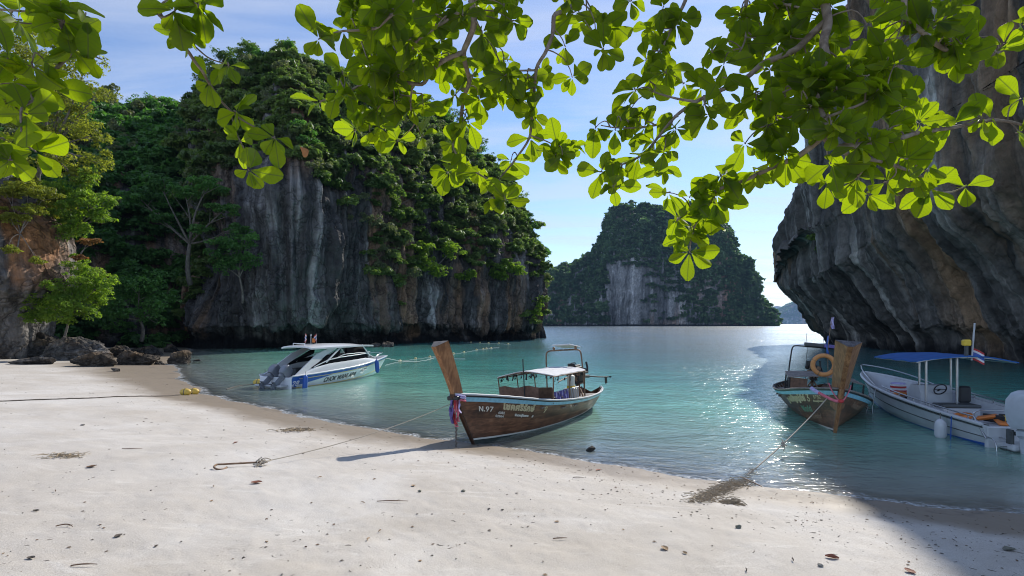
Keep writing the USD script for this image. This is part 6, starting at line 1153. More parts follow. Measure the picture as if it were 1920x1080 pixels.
def fender(label, top, mat_name, L=0.55, r=0.1, lean=0.0, group=None):
    t = thing('fender', label, 'fender', top, 0.0, group); z = np.array([0, -0.04, -0.1, -0.2, -L + 0.12, -L + 0.04, -L]); q = np.array([0.25, 0.6, 0.93, 1, 1, 0.7, 0.15]) * r
    part(t, 'body', MB().tube(np.stack([lean * z, 0 * z, z], 1), q, 14), mat_name, smooth=True); part(t, 'line', MB().tube([(0, 0, -0.02), (0.0, 0, 0.16)], 0.01, 5), 'rope_dark')
fender('blue fender hanging at the stern corner of the speedboat', in_boat(L3, A3, (0.62, -1.24, 0.60)), 'royal_blue', 0.72, 0.12, 0.06); fender('blue fender hanging near the bow of the speedboat', in_boat(L3, A3, (6.15, -0.98, 1.0)), 'royal_blue', 0.75, 0.12, -0.08); fender('small blue fender on the far stern quarter of the speedboat', in_boat(L3, A3, (0.5, 1.25, 0.62)), 'royal_blue', 0.4, 0.12)

# ---- the white open boat on the right
A4 = math.radians(84.0); L4 = np.array([12.46, 13.7, 0.0])
B4 = thing('dive_boat', 'white open motor boat with blue canvas top moored in the shade of the right cliff', 'boat', L4, A4)
xs = [0, 0.9, 2.2, 3.6, 5.0, 6.1, 6.9, 7.3]
H4 = Hull(xs, [1.06, 1.10, 1.14, 1.12, 0.98, 0.70, 0.36, 0.04], [0.56, 0.60, 0.68, 0.78, 0.90, 1.02, 1.12, 1.17], [-0.3, -0.34, -0.36, -0.34, -0.26, -0.12, 0.05, 0.2], [0.24, 0.26, 0.3, 0.36, 0.46, 0.6, 0.8, 1.0], 0.5, 7.3, 1.0)
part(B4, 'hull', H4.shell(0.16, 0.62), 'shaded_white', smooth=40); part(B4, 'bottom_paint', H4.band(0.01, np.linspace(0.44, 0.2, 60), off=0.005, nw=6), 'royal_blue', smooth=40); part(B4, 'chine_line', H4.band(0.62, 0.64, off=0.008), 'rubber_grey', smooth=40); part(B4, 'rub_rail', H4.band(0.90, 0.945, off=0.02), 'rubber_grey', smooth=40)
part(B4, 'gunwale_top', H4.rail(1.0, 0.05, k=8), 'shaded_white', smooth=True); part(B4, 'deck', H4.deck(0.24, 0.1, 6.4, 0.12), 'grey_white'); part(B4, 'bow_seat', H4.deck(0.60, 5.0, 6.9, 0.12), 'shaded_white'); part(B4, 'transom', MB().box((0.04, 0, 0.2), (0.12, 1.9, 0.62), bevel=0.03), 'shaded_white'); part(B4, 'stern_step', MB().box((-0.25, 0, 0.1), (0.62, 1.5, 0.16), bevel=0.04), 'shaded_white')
def side_rail(s):
    x = np.linspace(0.35, 4.6, 24); p = H4.at(x, np.ones(24), s) + [0, -s * 0.06, 0.12]; return np.vstack([[(-0.06, s * 1.0, 0.22)], p])
for s in (1, -1):
    rp = side_rail(s); part(B4, 'side_rail', MB().tube(rp, 0.02, 8), 'steel', smooth=True); mb = MB()
    for k in range(2, 24, 4): mb.tube([rp[k], rp[k] - [0, 0, 0.13]], 0.013, 6)
    part(B4, 'rail_posts', mb, 'steel')
bp = np.array([H4.at(4.9, 1.0, -1), H4.at(6.2, 1.0, -1), H4.at(7.0, 1.0, -1), H4.at(7.3, 1.0, 1), H4.at(7.0, 1.0, 1), H4.at(6.2, 1.0, 1), H4.at(4.9, 1.0, 1)]) + np.array([[0, 0, 0.03], [0, 0, 0.22], [0, 0, 0.27], [0, 0, 0.28], [0, 0, 0.27], [0, 0, 0.22], [0, 0, 0.03]])
part(B4, 'bow_rail', MB().tube(smooth_path(bp, 40), 0.02, 8), 'steel', smooth=True)
part(B4, 'canvas_top', arch_roof(2.4, 4.7, 1.34, 1.93, 0.16, 0.03, 16, 16, 0.0) .moved(None, (0, -0.16, 0)), 'canvas_blue', smooth=40); fr = MB()
for xx in (2.47, 3.55, 4.62): yy = np.linspace(-1.32, 1.32, 14); fr.tube(np.stack([np.full(14, xx), yy - 0.16, 1.89 + 0.16 * (1 - (yy / 1.34) ** 2)], 1), 0.02, 6)
for s in (1, -1): fr.tube([(2.45, s * 1.3 - 0.16, 1.9), (4.65, s * 1.3 - 0.16, 1.9)], 0.02, 6)
part(B4, 'top_frame', fr, 'steel')
for xx, yy in ((2.6, 0.82), (2.75, -0.1), (3.75, 0.35), (3.75, -0.55)): part(B4, 'top_post', MB().tube([(xx, yy, 0.24), (xx, yy, 1.9 + 0.14 * (1 - (yy / 1.22) ** 2))], 0.032, 8), 'steel', smooth=True)
part(B4, 'console', MB().add(np.array([(x_, y_, z_) for y_ in (-0.5, 0.4) for x_, z_ in ((3.6, 0.24), (4.3, 0.24), (4.3, 0.85), (4.1, 1.12), (3.72, 1.12), (3.6, 0.9))]), [[0, 1, 2], [0, 2, 3], [0, 3, 4], [0, 4, 5], [6, 8, 7], [6, 9, 8], [6, 10, 9], [6, 11, 10]] + [f_ for i in range(6) for f_ in ([i, (i + 1) % 6, (i + 1) % 6 + 6], [i, (i + 1) % 6 + 6, i + 6])]), 'grey_white', smooth=False)
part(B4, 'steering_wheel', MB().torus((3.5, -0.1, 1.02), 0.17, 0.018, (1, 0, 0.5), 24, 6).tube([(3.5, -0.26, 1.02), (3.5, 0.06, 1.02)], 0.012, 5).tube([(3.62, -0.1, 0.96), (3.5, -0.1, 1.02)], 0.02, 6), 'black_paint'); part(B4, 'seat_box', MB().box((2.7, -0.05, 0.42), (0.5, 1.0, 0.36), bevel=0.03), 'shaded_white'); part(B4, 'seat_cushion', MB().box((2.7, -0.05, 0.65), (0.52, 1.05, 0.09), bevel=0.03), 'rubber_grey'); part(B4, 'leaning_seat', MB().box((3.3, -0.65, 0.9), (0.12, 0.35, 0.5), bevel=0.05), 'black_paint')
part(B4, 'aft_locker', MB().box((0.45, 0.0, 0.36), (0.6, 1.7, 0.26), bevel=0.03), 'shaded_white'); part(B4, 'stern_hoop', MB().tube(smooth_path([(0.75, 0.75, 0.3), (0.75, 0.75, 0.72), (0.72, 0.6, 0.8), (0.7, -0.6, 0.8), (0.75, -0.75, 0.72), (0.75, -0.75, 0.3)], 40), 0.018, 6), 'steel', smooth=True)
outboard(B4, (-0.5, 0.52, 0.42), 0.12, 'cowl_pale', 1.3); lad = MB()
for yy in (0.68, 0.98): lad.tube(smooth_path([(0.05, yy, 0.24), (-0.2, yy, 0.26), (-0.34, yy, 0.16), (-0.38, yy, -0.35)], 14), 0.016, 6)
for zz in (0.1, -0.08): lad.tube([(-0.36, 0.68, zz), (-0.36, 0.98, zz)], 0.013, 6)
part(B4, 'stern_ladder', lad, 'steel', smooth=True)
lad = MB(); o = H4.at(5.3, 1.0, 1)
for d in (0.0, 0.34): lad.tube([(o[0] - d, o[1] + 0.05, o[2] - 0.05), (o[0] - d - 0.05, o[1] + 0.16, 0.3), (o[0] - d - 0.1, o[1] + 0.26, -0.5)], 0.018, 6)
for zz in (0.7, 0.42, 0.14, -0.14): lad.tube([(o[0] - 0.02, o[1] + 0.16 + (0.3 - zz) * 0.12, zz), (o[0] - 0.36, o[1] + 0.16 + (0.3 - zz) * 0.12, zz)], 0.014, 6)
part(B4, 'side_ladder', lad, 'steel', smooth=True)
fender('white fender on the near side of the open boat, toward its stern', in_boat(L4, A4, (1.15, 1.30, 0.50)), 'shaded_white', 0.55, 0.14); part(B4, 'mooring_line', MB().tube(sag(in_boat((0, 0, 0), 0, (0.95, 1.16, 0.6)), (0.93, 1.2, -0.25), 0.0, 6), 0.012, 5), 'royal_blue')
t = thing('life_ring', 'orange-red life ring lying on the deck under the blue canvas top', 'life ring', in_boat(L4, A4, (2.2, 0.25, 0.34)), A4); part(t, 'ring', MB().torus((0, 0, 0.05), 0.30, 0.075, (0.1, 0.2, 1), 32, 10), 'orange_plastic', smooth=True); gr = MB()
for k in range(4): a = k * math.pi / 2; gr.torus((0.30 * math.cos(a), 0.30 * math.sin(a), 0.05), 0.079, 0.009, (-math.sin(a), math.cos(a), 0), 14, 5)
part(t, 'grab_bands', gr, 'white_cloth')
for k, (q, lab, a) in enumerate([((0.55, 0.42, 0.50), 'orange life jacket piled at the stern of the open boat, nearest the side rail', 0.3), ((0.45, 0.05, 0.52), 'orange and yellow life jacket piled at the open boat stern, next to the engine', 1.1)]):
    t = thing('life_jacket', lab, 'life jacket', in_boat(L4, A4, q), A4 + a, 'life jackets in the open boat')
    for s in (-1, 1): part(t, 'panel', MB().box((s * 0.14, 0.03 * s, 0.10 + 0.03 * s), (0.22, 0.46, 0.11), R=frame_to((0.25 * s, 0.15, 1)), bevel=0.05), 'orange_plastic' if (k == 0 or s < 0) else 'yellow_paint', smooth=True)
    part(t, 'strap', MB().box((0, 0, 0.12), (0.54, 0.04, 0.2), bevel=0.02), 'black_paint')
t = thing('cooler_bag', 'red and white striped round cooler on the bow deck of the open boat', 'cooler', in_boat(L4, A4, (5.35, 0.1, 0.6)), A4)
for k in range(6): part(t, 'band', MB().tube([(0, 0, k * 0.065), (0, 0, (k + 1) * 0.065 - 0.002)], 0.235 - 0.004 * abs(k - 2), 18), ('red_cloth', 'white_cloth')[k % 2], smooth=40)
part(t, 'lid', MB().tube([(0, 0, 0.39), (0, 0, 0.43)], [0.23, 0.19], 18), 'lilac_cloth', smooth=40)
t = thing('tow_float', 'small orange float on the deck in front of the console of the open boat', 'float', in_boat(L4, A4, (4.75, 0.35, 0.66)), A4); part(t, 'body', MB().ball((0, 0, 0.06), 0.2, 2, (0.8, 1.2, 0.4)), 'orange_plastic', smooth=True); part(t, 'cord', MB().torus((0, 0, 0.06), 0.19, 0.01, (0, 0, 1), 20, 5), 'rope_dark')
t = thing('signal_mast', 'white mast with yellow lamp and small striped flag on the blue canvas top', 'mast', in_boat(L4, A4, (2.5, -0.25, 2.02)), A4); part(t, 'pole', MB().tube([(0, -0.08, -0.06), (0.0, -0.16, 1.0)], 0.022, 8), 'grey_white'); part(t, 'lamp', MB().box((0, 0.06, 0.44), (0.16, 0.2, 0.18), bevel=0.03), 'yellow_paint'); part(t, 'bracket', MB().tube([(0, 0.06, 0.0), (0, 0.06, 0.36)], 0.05, 8), 'rubber_grey')
t = thing('flag', 'small striped flag hanging from the mast above the blue canvas top', 'flag', in_boat(L4, A4, (2.5, -0.36, 2.02)), -0.4); flag(t, None, 0.30, 0.34, 1.0)
# ---------------------------------------------------------------- boulders
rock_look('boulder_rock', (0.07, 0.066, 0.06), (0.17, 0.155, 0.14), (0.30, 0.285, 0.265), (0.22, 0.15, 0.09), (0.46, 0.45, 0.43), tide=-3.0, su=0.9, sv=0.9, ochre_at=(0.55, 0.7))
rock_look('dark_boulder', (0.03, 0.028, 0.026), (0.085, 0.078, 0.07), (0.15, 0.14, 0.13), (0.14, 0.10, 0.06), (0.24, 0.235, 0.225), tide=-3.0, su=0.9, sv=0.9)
rock_look('brown_boulder', (0.045, 0.036, 0.027), (0.12, 0.095, 0.07), (0.21, 0.18, 0.145), (0.20, 0.13, 0.07), (0.30, 0.28, 0.25), tide=-3.0, su=0.9, sv=0.9)

def boulder_mesh(size, seed, sub=4, ledge=0.0):
    rng = np.random.default_rng(seed); pts = rng.normal(size=(16, 3)); pts /= np.linalg.norm(pts, axis=1, keepdims=True)
    h = trimesh.convex.convex_hull(pts * rng.uniform(0.8, 1.05, (16, 1)))
    m = trimesh.creation.icosphere(subdivisions=sub)
    d = m.vertices; r = 1 / np.maximum((h.face_normals @ d.T) / np.einsum('ij,ij->i', h.face_normals, h.triangles[:, 0])[:, None], 1e-3).max(0)
    v = d * r[:, None]; sz = np.asarray(size) / 2; v = v * sz
    q = v / max(sz) * [2.2, 2.2, 5.0] + seed
    n = (fbm(q, 5, seed) - 0.5) * 0.55 + (np.abs(fbm(q * 2.3, 3, seed + 1) - 0.5) * -0.55 + 0.06) + (fbm(q * 6, 3, seed + 2) - 0.5) * 0.16
    v = v + d * (n * min(sz) * 0.95)[:, None]
    if ledge: v[:, 2] += ledge * np.sin(v[:, 2] / min(sz) * 9 + v[:, 0]) * 0.06
    return v, np.array(m.faces), np.stack([v[:, 0] + v[:, 1] * 0.6, v[:, 2] + v[:, 1] * 0.4], 1)

def boulder(u0, u1, v0, v1, depth, label, matn, seed, Y=None, sub=4, sea=False, name='boulder', cat='boulder', group=None):
    """A boulder that fills the box u0..u1, v0..v1 of the photograph from where it meets the ground."""
    um = (u0 + u1) / 2; b = on_sea(um, v1) if sea else on_sand(um, v1)
    if Y is not None: b = at(um, v1, Y); b[2] = ground_z(b[0], b[1])
    k = b[1] / FPX; w, h = (u1 - u0) * k, (v1 - v0) * k; c = b + np.array([0.02 * depth, depth * 0.45, h * 0.28])
    v, f, uv = boulder_mesh((w * 1.08, depth, h * 1.32), seed, sub)
    m = usdkit.mesh(stage, '/World/' + numbered('/World', name), (v, f), M[matn], smooth=True, uv=uv)
    UsdGeom.Xformable(m).AddTranslateOp().Set(Gf.Vec3d(*c)); keys(m.GetPrim(), label, cat, group)

boulder(44, 178, 628, 676, 3.6, 'long pale grey boulder with a jagged top at the head of the beach', 'boulder_rock', 3, sub=5)
boulder(140, 184, 621, 645, 2.2, 'pale angular block resting on the right end of the long grey boulder', 'boulder_rock', 14, Y=40.0)
boulder(112, 198, 660, 688, 2.2, 'low brown-grey ledge of rock in front of the long grey boulder', 'brown_boulder', 25, sub=5)
boulder(195, 284, 650, 685, 2.6, 'brown boulder in the middle of the row at the left end of the beach', 'brown_boulder', 36, sub=5)
boulder(302, 354, 655, 684, 2.2, 'dark brown boulder standing at the water edge, rightmost large rock of the row', 'brown_boulder', 47)
boulder(284, 304, 673, 684, 0.7, 'small dark rock between the two brown boulders', 'dark_boulder', 58, sub=3)
boulder(355, 374, 673, 682, 0.8, 'small dark rock lying in the shallows beside the rightmost brown boulder', 'dark_boulder', 69, sub=3)
boulder(200, 220, 689, 697, 0.6, 'small flat grey rock alone on the sand below the boulders', 'boulder_rock', 70, sub=3)
boulder(-10, 86, 668, 684, 2.0, 'low flat grey rock shelf at the foot of the left outcrop', 'boulder_rock', 81)
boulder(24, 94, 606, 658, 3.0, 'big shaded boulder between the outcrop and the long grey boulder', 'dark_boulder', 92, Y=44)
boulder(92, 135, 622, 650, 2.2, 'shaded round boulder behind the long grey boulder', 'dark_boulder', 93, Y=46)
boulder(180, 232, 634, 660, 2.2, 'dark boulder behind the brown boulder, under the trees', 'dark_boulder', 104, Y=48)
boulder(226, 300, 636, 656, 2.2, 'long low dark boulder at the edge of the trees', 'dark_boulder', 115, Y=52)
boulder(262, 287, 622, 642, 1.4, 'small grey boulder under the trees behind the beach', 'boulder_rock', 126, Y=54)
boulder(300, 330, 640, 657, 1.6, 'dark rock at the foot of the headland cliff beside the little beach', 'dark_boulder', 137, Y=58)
boulder(690, 712, 641, 651, 1.6, 'left of the wet grey rocks in the water at the headland foot', 'boulder_rock', 148, sea=True, sub=3); boulder(710, 736, 638, 651, 1.6, 'right of the wet grey rocks in the water at the headland foot', 'boulder_rock', 149, sea=True, sub=3)
boulder(1098, 1118, 837, 847, 0.25, 'small dark weedy rock in the shallows right of the beached longtail', 'dark_boulder', 160, sea=True, sub=3, name='rock', cat='rock')

# ---------------------------------------------------------------- ropes, buoys and ground tackle
plain('buoy_yellow', (0.62, 0.50, 0.20), 0.5, var=0.15, scale=9); plain('buoy_gold', (0.60, 0.40, 0.06), 0.5, var=0.2, scale=9); plain('weed', (0.40, 0.31, 0.20), 0.95, var=0.5, scale=30)
def buoy(p, r, label, matn='buoy_yellow', group=None, long=1.0, az=0.0):
    t = thing('buoy', label, 'buoy', p, az, group); part(t, 'float', MB().ball((0, 0, r * 0.35), r, 2, (long, 1, 0.95)), matn, smooth=True)
    part(t, 'collar', MB().torus((0, 0, r * 0.35), r * 0.98, r * 0.1, (1, 0, 0), 16, 5), 'rope_dark'); part(t, 'eye', MB().torus((r * long * 1.05, 0, r * 0.3), r * 0.2, r * 0.07, (0, 1, 0), 12, 5), 'rope_dark')
near = [(750, 678), (779, 673.5), (806, 670), (850, 664), (870, 661), (893.5, 656.7), (906, 655), (912, 654.3), (921, 653)]
ORD = ('first', 'second', 'third', 'fourth', 'fifth', 'sixth', 'seventh', 'eighth', 'ninth')
for i, (u, v) in enumerate(near): buoy(on_sea(u, v), 0.125, f'pale yellow buoy, {ORD[i]} from the speedboat along the near floating line', group='buoys on the near line')
for i, (u, v) in enumerate([(883, 642.5), (900, 643), (916, 644), (935, 644.3), (953, 645.5)]): buoy(on_sea(u, v), 0.14, f'pale yellow buoy, {ORD[i]} from the left on the far line under the headland', group='buoys on the far line')
def lined(pix, n, z=0.02): return smooth_path([on_sea(u, v, z) for u, v in pix], n)
solo('buoy_line', MB().tube(lined([(722, 685)] + near + [(936, 651.5)], 60), 0.011, 5), 'rope_white', 'white floating rope strung with the near row of yellow buoys', 'rope', smooth=True)
solo('buoy_line', MB().tube(lined([(876, 642), (900, 643.2), (925, 644.2), (958, 645.8)], 30), 0.012, 5), 'rope_white', 'white floating rope with the far row of buoys, under the headland', 'rope', smooth=True)
bw = in_boat(L3, A3, (7.5, 0, 1.12)); solo('mooring_rope', MB().tube(np.vstack([sag(bw, on_sea(815, 670.5, 0.02), 0.35, 20), lined([(820, 671), (845, 672.6), (872, 673)], 10)]), 0.016, 5), 'rope_white', 'white mooring rope slanting from the speedboat bow down to the water', 'rope', smooth=True)
hr = at(840, 624, 104); solo('mooring_rope', MB().tube(np.vstack([[hr + [0, -9, 0]], sag(hr + [0, -9, 0], on_sea(858, 640, 0.02), 0.6, 14)]), 0.05, 5), 'rope_white', 'pale rope hanging from the headland rock down to the water', 'rope', smooth=True)
buoy(on_sea(484, 719), 0.17, 'yellow float at the stern of the speedboat', 'buoy_gold', long=1.5)
st = in_boat(L3, A3, (-0.3, 0.7, 0.1)); solo('mooring_rope', MB().tube(np.vstack([sag(st, on_sea(480, 720, 0.02), 0.1, 8), lined([(470, 721), (450, 723), (425, 730)], 8)]), 0.02, 5), 'rope_dark', 'dark rope trailing from the speedboat stern past its yellow float', 'rope', smooth=True)
def laid(pix, n, up): 
    P = smooth_path([on_sand(u, v) for u, v in pix], n); P[:, 2] = ground_z(P[:, 0], P[:, 1]) + up; return P
P = laid([(-30, 753), (60, 750.5), (150, 748), (250, 744), (338, 741)], 90, 0.015); P[:, 1] += (fbm(P * 1.5, 2, 3) - 0.5) * 0.1
solo('shore_rope', MB().tube(P, 0.022, 6), 'rope_dark', 'dark rope lying across the left sand, ending at two yellow floats', 'rope', smooth=True)
for u, v, lab in ((348, 740, 'left of the two yellow floats at the end of the rope on the sand'), (363, 739, 'right of the two yellow floats at the end of the rope on the sand')): buoy(on_sand(u, v) + [0, 0, 0.05], 0.16, lab, 'buoy_gold', 'floats at the end of the shore rope', 1.45)
# rusty rod with a hooked end, tied to the beached longtail
g0 = on_sand(404, 879)
a = np.array(g0) + [0, 0, 0.07]; b = np.array(on_sand(490, 873)) + [0, 0, 0.06]; e = unit(b - a); sd = np.array([e[1], -e[0], 0])
hook = [b + e * 0.05, (a + b) / 2, a + e * 0.12, a + e * 0.02, a - e * 0.03 + sd * 0.05 - [0, 0, 0.02], a + e * 0.0 + sd * 0.13 - [0, 0, 0.05], a + e * 0.10 + sd * 0.12 - [0, 0, 0.06], a + e * 0.17 + sd * 0.02 - [0, 0, 0.05]]
t = thing('ground_anchor', 'rusty bent iron rod with a hooked end lying on the sand', 'anchor', (0, 0, 0)); part(t, 'rod', MB().tube(smooth_path(hook, 40), 0.016, 8), 'rusty_steel', smooth=True)
rng = np.random.default_rng(4); kn = MB()
for _ in range(12): kn.tube(smooth_path([b + rng.normal(size=3) * [0.06, 0.05, 0.03] + [0, 0, 0.01] for _ in range(4)], 10), 0.009, 5)
for _ in range(9): kn.tube(smooth_path([b + rng.normal(size=3) * [0.04, 0.04, 0.02], b + rng.normal(size=3) * [0.12, 0.09, 0.01] - [0, 0, 0.04]], 6), 0.005, 4)
part(t, 'rope_knot', kn, 'rope_fibre', smooth=True)
pr1 = in_boat(L1, A1, (-0.75, 0.1, 1.12)); solo('mooring_rope', MB().tube(sag(b, pr1, 0.12, 40), 0.008, 5), 'rope_fibre', 'thin rope from the hooked rod on the sand to the prow of the beached longtail', 'rope', smooth=True)
# the bow rope of the shaded longtail, its stake and the heap of frayed twine
s0 = on_sand(1397, 899) + [0, 0, 0.05]; s1 = in_boat(L2, A2, (-0.3, 0.25, 1.10), R2); mid = at(1452, 852, 11.3); RP = sag(s1, s0, 0.09, 60); mid = RP[37]
t = thing('mooring_rope', 'pale rope from the prow of the shaded longtail to a stake on the sand', 'rope'); part(t, 'line', MB().tube(RP, 0.014, 6), 'rope_fibre', smooth=True); kn = MB()
for _ in range(7): kn.tube(smooth_path([mid + rng.normal(size=3) * 0.04 for _ in range(3)], 8), 0.012, 5)
kn.tube(smooth_path([mid, mid + [0.03, 0, -0.1], mid + [0.01, 0, -0.16]], 6), 0.01, 5); part(t, 'knot', kn, 'rope_fibre', smooth=True); fy = MB()
for _ in range(70):
    k = rng.uniform(0, 1); q = s0 * (1 - k) + (s0 + (mid - s0) * 0.22) * k; d = rng.normal(size=3) * [0.07, 0.06, 0.03]; fy.tube([q, q + d * 0.5 + [0, 0, 0.02], q + d], 0.004, 3)
part(t, 'frayed_end', fy, 'rope_fibre')
qa, qb = on_sand(1366, 893), on_sand(1428, 912); solo('stake', MB().tube(smooth_path([qa + [0, 0, 0.03], (qa + qb) / 2 + [0, 0, 0.05], qb + [0, 0, 0.0]], 12), [0.012, 0.018, 0.01], 7), 'rusty_steel', 'thin dark stake lying across the end of the pale bow rope', 'stake', smooth=True)
def heap(label, pix, n, w, r, matn, name='twine_heap', seed=5, h=0.05):
    rng = np.random.default_rng(seed); C = np.array([on_sand(u, v) for u, v in pix]); mb = MB()
    for _ in range(n):
        k = rng.random() * (len(C) - 1); i = int(k); c = C[i] * (1 - k + i) + C[i + 1] * (k - i); c = c + rng.normal(size=3) * [w, w, 0]; c[2] = ground_z(c[0], c[1]) + abs(rng.normal()) * h * 0.6
        p = [c + rng.normal(size=3) * [0.05, 0.05, 0.008] for _ in range(3)]; mb.tube(smooth_path(p, 5), r * rng.uniform(0.6, 1.4), 3, False)
    solo(name, mb, matn, label, 'heap', smooth=False)
heap('heap of brown frayed twine and weed trailing down the sand from the bow-rope stake', [(1400, 903), (1370, 912), (1340, 925), (1305, 944)], 620, 0.09, 0.0045, 'weed'); heap('small brown heap of weed on the sand left of the beached longtail', [(530, 809), (560, 807), (583, 806)], 170, 0.12, 0.006, 'weed', 'weed_heap', 6); heap('faint patch of dry weed on the left sand', [(95, 858), (122, 856), (148, 856)], 90, 0.08, 0.004, 'weed', 'weed_heap', 7); heap('small clump of weed beside the twine heap', [(1362, 942), (1385, 945)], 110, 0.05, 0.005, 'weed', 'weed_heap', 8)

# ---------------------------------------------------------------- litter on the sand
plain('litter_dark', (0.10, 0.08, 0.06), 0.85, var=0.5, scale=40); plain('litter_brown', (0.17, 0.10, 0.055), 0.8, var=0.5, scale=40); plain('litter_red', (0.26, 0.09, 0.045), 0.7, var=0.4, scale=40); plain('stone_grey', (0.20, 0.19, 0.165), 0.85, var=0.4, scale=30); plain('stone_green', (0.17, 0.165, 0.125), 0.85, var=0.4, scale=30); plain('litter_tan', (0.36, 0.24, 0.13), 0.8, var=0.4, scale=40)
def curled_leaf(L, rng):
    n, k = 8, 5; t = np.linspace(0, 1, n); w = 0.36 * np.sin(np.pi * np.clip(t * 0.92 + 0.06, 0, 1)) ** 0.7; cu, ro = rng.uniform(0.2, 0.9), rng.uniform(0.3, 1.2); rows = []
    for i in range(n):
        a = np.linspace(-1, 1, k) * ro; rr = w[i] / max(ro, 0.3)
        rows.append(np.stack([np.full(k, (t[i] - 0.5)), rr * np.sin(a), 0.02 + rr * (1 - np.cos(a)) + cu * 0.22 * (t[i] - 0.4) ** 2 * 2 + 0.015 * np.sin(t[i] * 11 + a * 3)], -1))
    g = np.array(rows) * L; return MB().grid(g).grid(g + [0, 0, 0.003], flip=True)
def twig(L, rng, r=0.006):
    p = smooth_path([(-L / 2, 0, 0.012), (-L * 0.1, rng.normal() * L * 0.08, 0.02), (L / 2, rng.normal() * L * 0.06, 0.012)], 9); mb = MB().tube(p, [r, r * 1.2, r * 0.5], 6)
    for _ in range(rng.integers(0, 3)): k = rng.integers(2, 7); mb.tube([p[k], p[k] + [L * 0.1, rng.choice([-1, 1]) * L * 0.12, 0.01]], [r * 0.6, r * 0.3], 5)
    return mb
def pebble(L, rng): L = L * 0.72; v, f, _ = boulder_mesh((L, L * 0.7, L * 0.45), int(rng.integers(1e6)), 2); return MB().add(v + [0, 0, L * 0.12], f)
def litter(kind, u, v, L, matn, label, seed, az=None, group=None):
    rng = np.random.default_rng(seed); mb = dict(leaf=curled_leaf, twig=twig, stone=pebble)[kind](L, rng); p = on_sand(u, v) + [0, 0, 0.004]
    nm = dict(leaf='fallen_leaf', twig='driftwood_twig', stone='pebble')[kind]; m = usdkit.mesh(stage, '/World/' + numbered('/World', nm), mb.get(), M[matn], smooth=35)
    X = UsdGeom.Xformable(m); X.AddTranslateOp().Set(Gf.Vec3d(*p)); X.AddRotateZOp().Set(float(np.degrees(rng.uniform(0, 6.28) if az is None else az))); keys(m.GetPrim(), label, dict(leaf='leaf', twig='twig', stone='pebble')[kind], group)
for a in [('twig', 157, 1063, 0.22, 'litter_brown', 'strip of bark lying at the bottom left corner of the sand', 1, 0.1), ('leaf', 222, 1006, 0.09, 'litter_dark', 'dark curled pod standing on edge in the left foreground sand', 2, 1.4), ('twig', 122, 989, 0.20, 'litter_brown', 'brown twig with bits of leaf in the left foreground', 3, 0.05), ('leaf', 58, 1048, 0.08, 'litter_dark', 'dark crumpled leaf at the lower left', 4), ('leaf', 67, 959, 0.07, 'litter_dark', 'dark leaf on the left sand, above the brown twig', 5), ('leaf', 481, 906, 0.16, 'litter_red', 'flat reddish-brown leaf below the hooked iron rod', 6, 0.1), ('twig', 736, 942, 0.42, 'litter_brown', 'straight pale stick lying in the middle of the sand', 7, 0.0), ('stone', 868, 922, 0.12, 'stone_green', 'greenish stone on the sand below the beached longtail', 8), ('stone', 787, 923, 0.13, 'stone_green', 'greenish stone left of the middle, beside the straight stick', 9), ('stone', 1385, 990, 0.17, 'stone_green', 'greenish stone on the sand below the twine heap', 10), ('leaf', 1893, 1032, 0.16, 'stone_green', 'large dark leaf near the right edge of the sand', 11, 0.1), ('leaf', 1560, 1047, 0.13, 'litter_red', 'curled rust-brown leaf in the right foreground', 12, 2.6), ('stone', 1538, 1062, 0.11, 'stone_grey', 'grey stone in the right foreground beside the rust-brown leaf', 13), ('leaf', 1706, 1073, 0.11, 'litter_red', 'red withered leaf at the bottom edge, right of the grey stone', 14, 1.9), ('leaf', 1284, 1038, 0.06, 'litter_tan', 'orange-tan leaf at the bottom edge, right of the middle', 15), ('twig', 1050, 1012, 0.16, 'litter_brown', 'small dark twig in the middle foreground', 16, 0.1), ('leaf', 1044, 979, 0.06, 'litter_tan', 'small orange shell-like leaf in the middle of the sand', 17), ('leaf', 1246, 1030, 0.11, 'litter_tan', 'tan curled leaf near the bottom edge', 18), ('stone', 500, 1017, 0.06, 'litter_tan', 'small tan stone in the left foreground', 19), ('twig', 1085, 897, 0.2, 'litter_dark', 'dark twig near the waterline right of the beached longtail', 20, -0.1), ('leaf', 775, 912, 0.09, 'litter_tan', 'pale orange leaf beside the straight stick', 21), ('leaf', 1122, 882, 0.12, 'litter_red', 'small red leaf at the wet edge of the sand', 22), ('stone', 155, 798, 0.16, 'stone_grey', 'grey stone alone on the left sand below the shore rope', 23), ('stone', 420, 807, 0.08, 'stone_green', 'yellowish pebble on the sand left of the weed heap', 24), ('leaf', 442, 830, 0.10, 'litter_red', 'reddish leaf on the sand above the hooked rod', 25), ('twig', 250, 842, 0.4, 'litter_brown', 'thin bent twig lying on the left sand', 26, 0.1), ('leaf', 172, 876, 0.14, 'litter_brown', 'brown leaf on the left sand below the dry weed patch', 27)]: litter(*a)
rng = np.random.default_rng(90)
for i in range(60):
    while True:
        u, v = rng.uniform(-10, 1930), 740 + 350 * rng.random() ** 0.8
        p = on_sand(u, v)
        if shore(p[0], p[1]) > 0.5: break
    k = rng.choice(['leaf', 'twig', 'stone'], p=[0.5, 0.25, 0.25]); litter(k, u, v, rng.uniform(0.02, 0.05) * (1.6 if k == 'twig' else 1), rng.choice(['litter_dark', 'litter_brown', 'litter_tan', 'litter_dark']) if k != 'stone' else rng.choice(['stone_grey', 'stone_green', 'litter_dark']),
        dict(leaf='small crumpled dry leaf scattered among others on the pale sand', twig='short dark twig scattered among others on the pale sand', stone='small rounded pebble scattered among others on the pale sand')[k], 1000 + i, group=dict(leaf='dry leaves strewn on the sand', twig='twigs strewn on the sand', stone='pebbles strewn on the sand')[k])
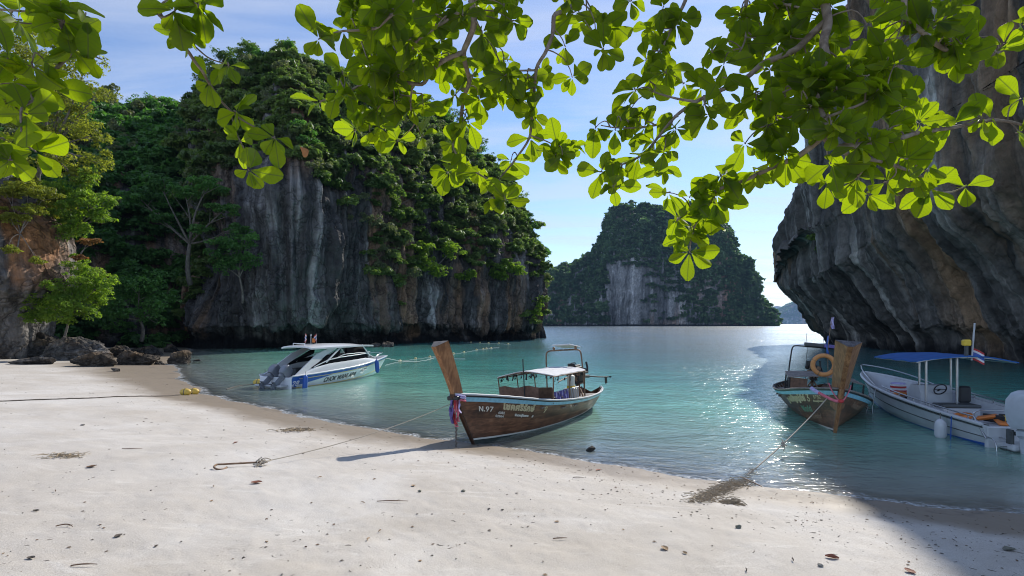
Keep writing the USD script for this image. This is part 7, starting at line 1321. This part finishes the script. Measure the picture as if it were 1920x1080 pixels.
pi = UsdGeom.PointInstancer.Define(stage, '/World/beach_litter'); protos = []
for i in range(6):
    r_ = np.random.default_rng(70 + i); mb = curled_leaf(1.0, r_) if i < 2 else twig(1.6, r_, 0.06) if i < 4 else pebble(0.8, r_)
    protos.append(usdkit.mesh(stage, f'/World/beach_litter/scrap_kind_{i:03d}', mb.get(), M[['litter_dark', 'litter_brown', 'litter_dark', 'litter_dark', 'stone_grey', 'litter_dark'][i]], smooth=False).GetPath()); pi.CreatePrototypesRel().AddTarget(protos[-1])
n = 18000; u = rng.uniform(-60, 1980, n); th = (u - 960) / FPX; Yd = 3.6 * (34 / 3.6) ** (rng.random(n)); X = th * Yd; d = shore(X, Yd)
keep = (d > 0.25) & (rng.random(n) < 0.01 + 0.07 * sstep(4.5, 9, Yd) + 1.1 * np.exp(-((d - 2.2) / 1.6) ** 2) * (0.35 + 1.0 * sstep(-3, 4, X)) + 0.25 * (noise(np.stack([X * 0.6, Yd * 0.6, 0 * X], -1), 4) > 0.62)); X, Yd = X[keep], Yd[keep]; Z = ground_z(X, Yd) + 0.003; n = len(X)
pi.CreateProtoIndicesAttr(Vt.IntArray.FromNumpy(rng.integers(0, 6, n).astype(np.int32))); pi.CreatePositionsAttr(Vt.Vec3fArray.FromNumpy(np.stack([X, Yd, Z], 1).astype(np.float32)))
s = (0.005 + 0.03 * rng.random(n) ** 3.2) * (1 + Yd / 22); pi.CreateScalesAttr(Vt.Vec3fArray.FromNumpy(np.repeat(s[:, None], 3, 1).astype(np.float32))); an = rng.uniform(0, 3.14, n)
pi.CreateOrientationsAttr(Vt.QuathArray([Gf.Quath(float(math.cos(a_)), 0.0, 0.0, float(math.sin(a_))) for a_ in an])); keys(pi.GetPrim(), kind='stuff')

# ---------------------------------------------------------------- the air
mat('air', {'v': ('principled_volume', {'color': (0.40, 0.64, 1.0), 'density': 0.00004, 'anisotropy': 0.2})}, surface=None, volume='v.volume')
solo('haze', MB().box((0, 0, 170), (21600, 21600, 360)), 'air', kind='stuff', smooth=False)
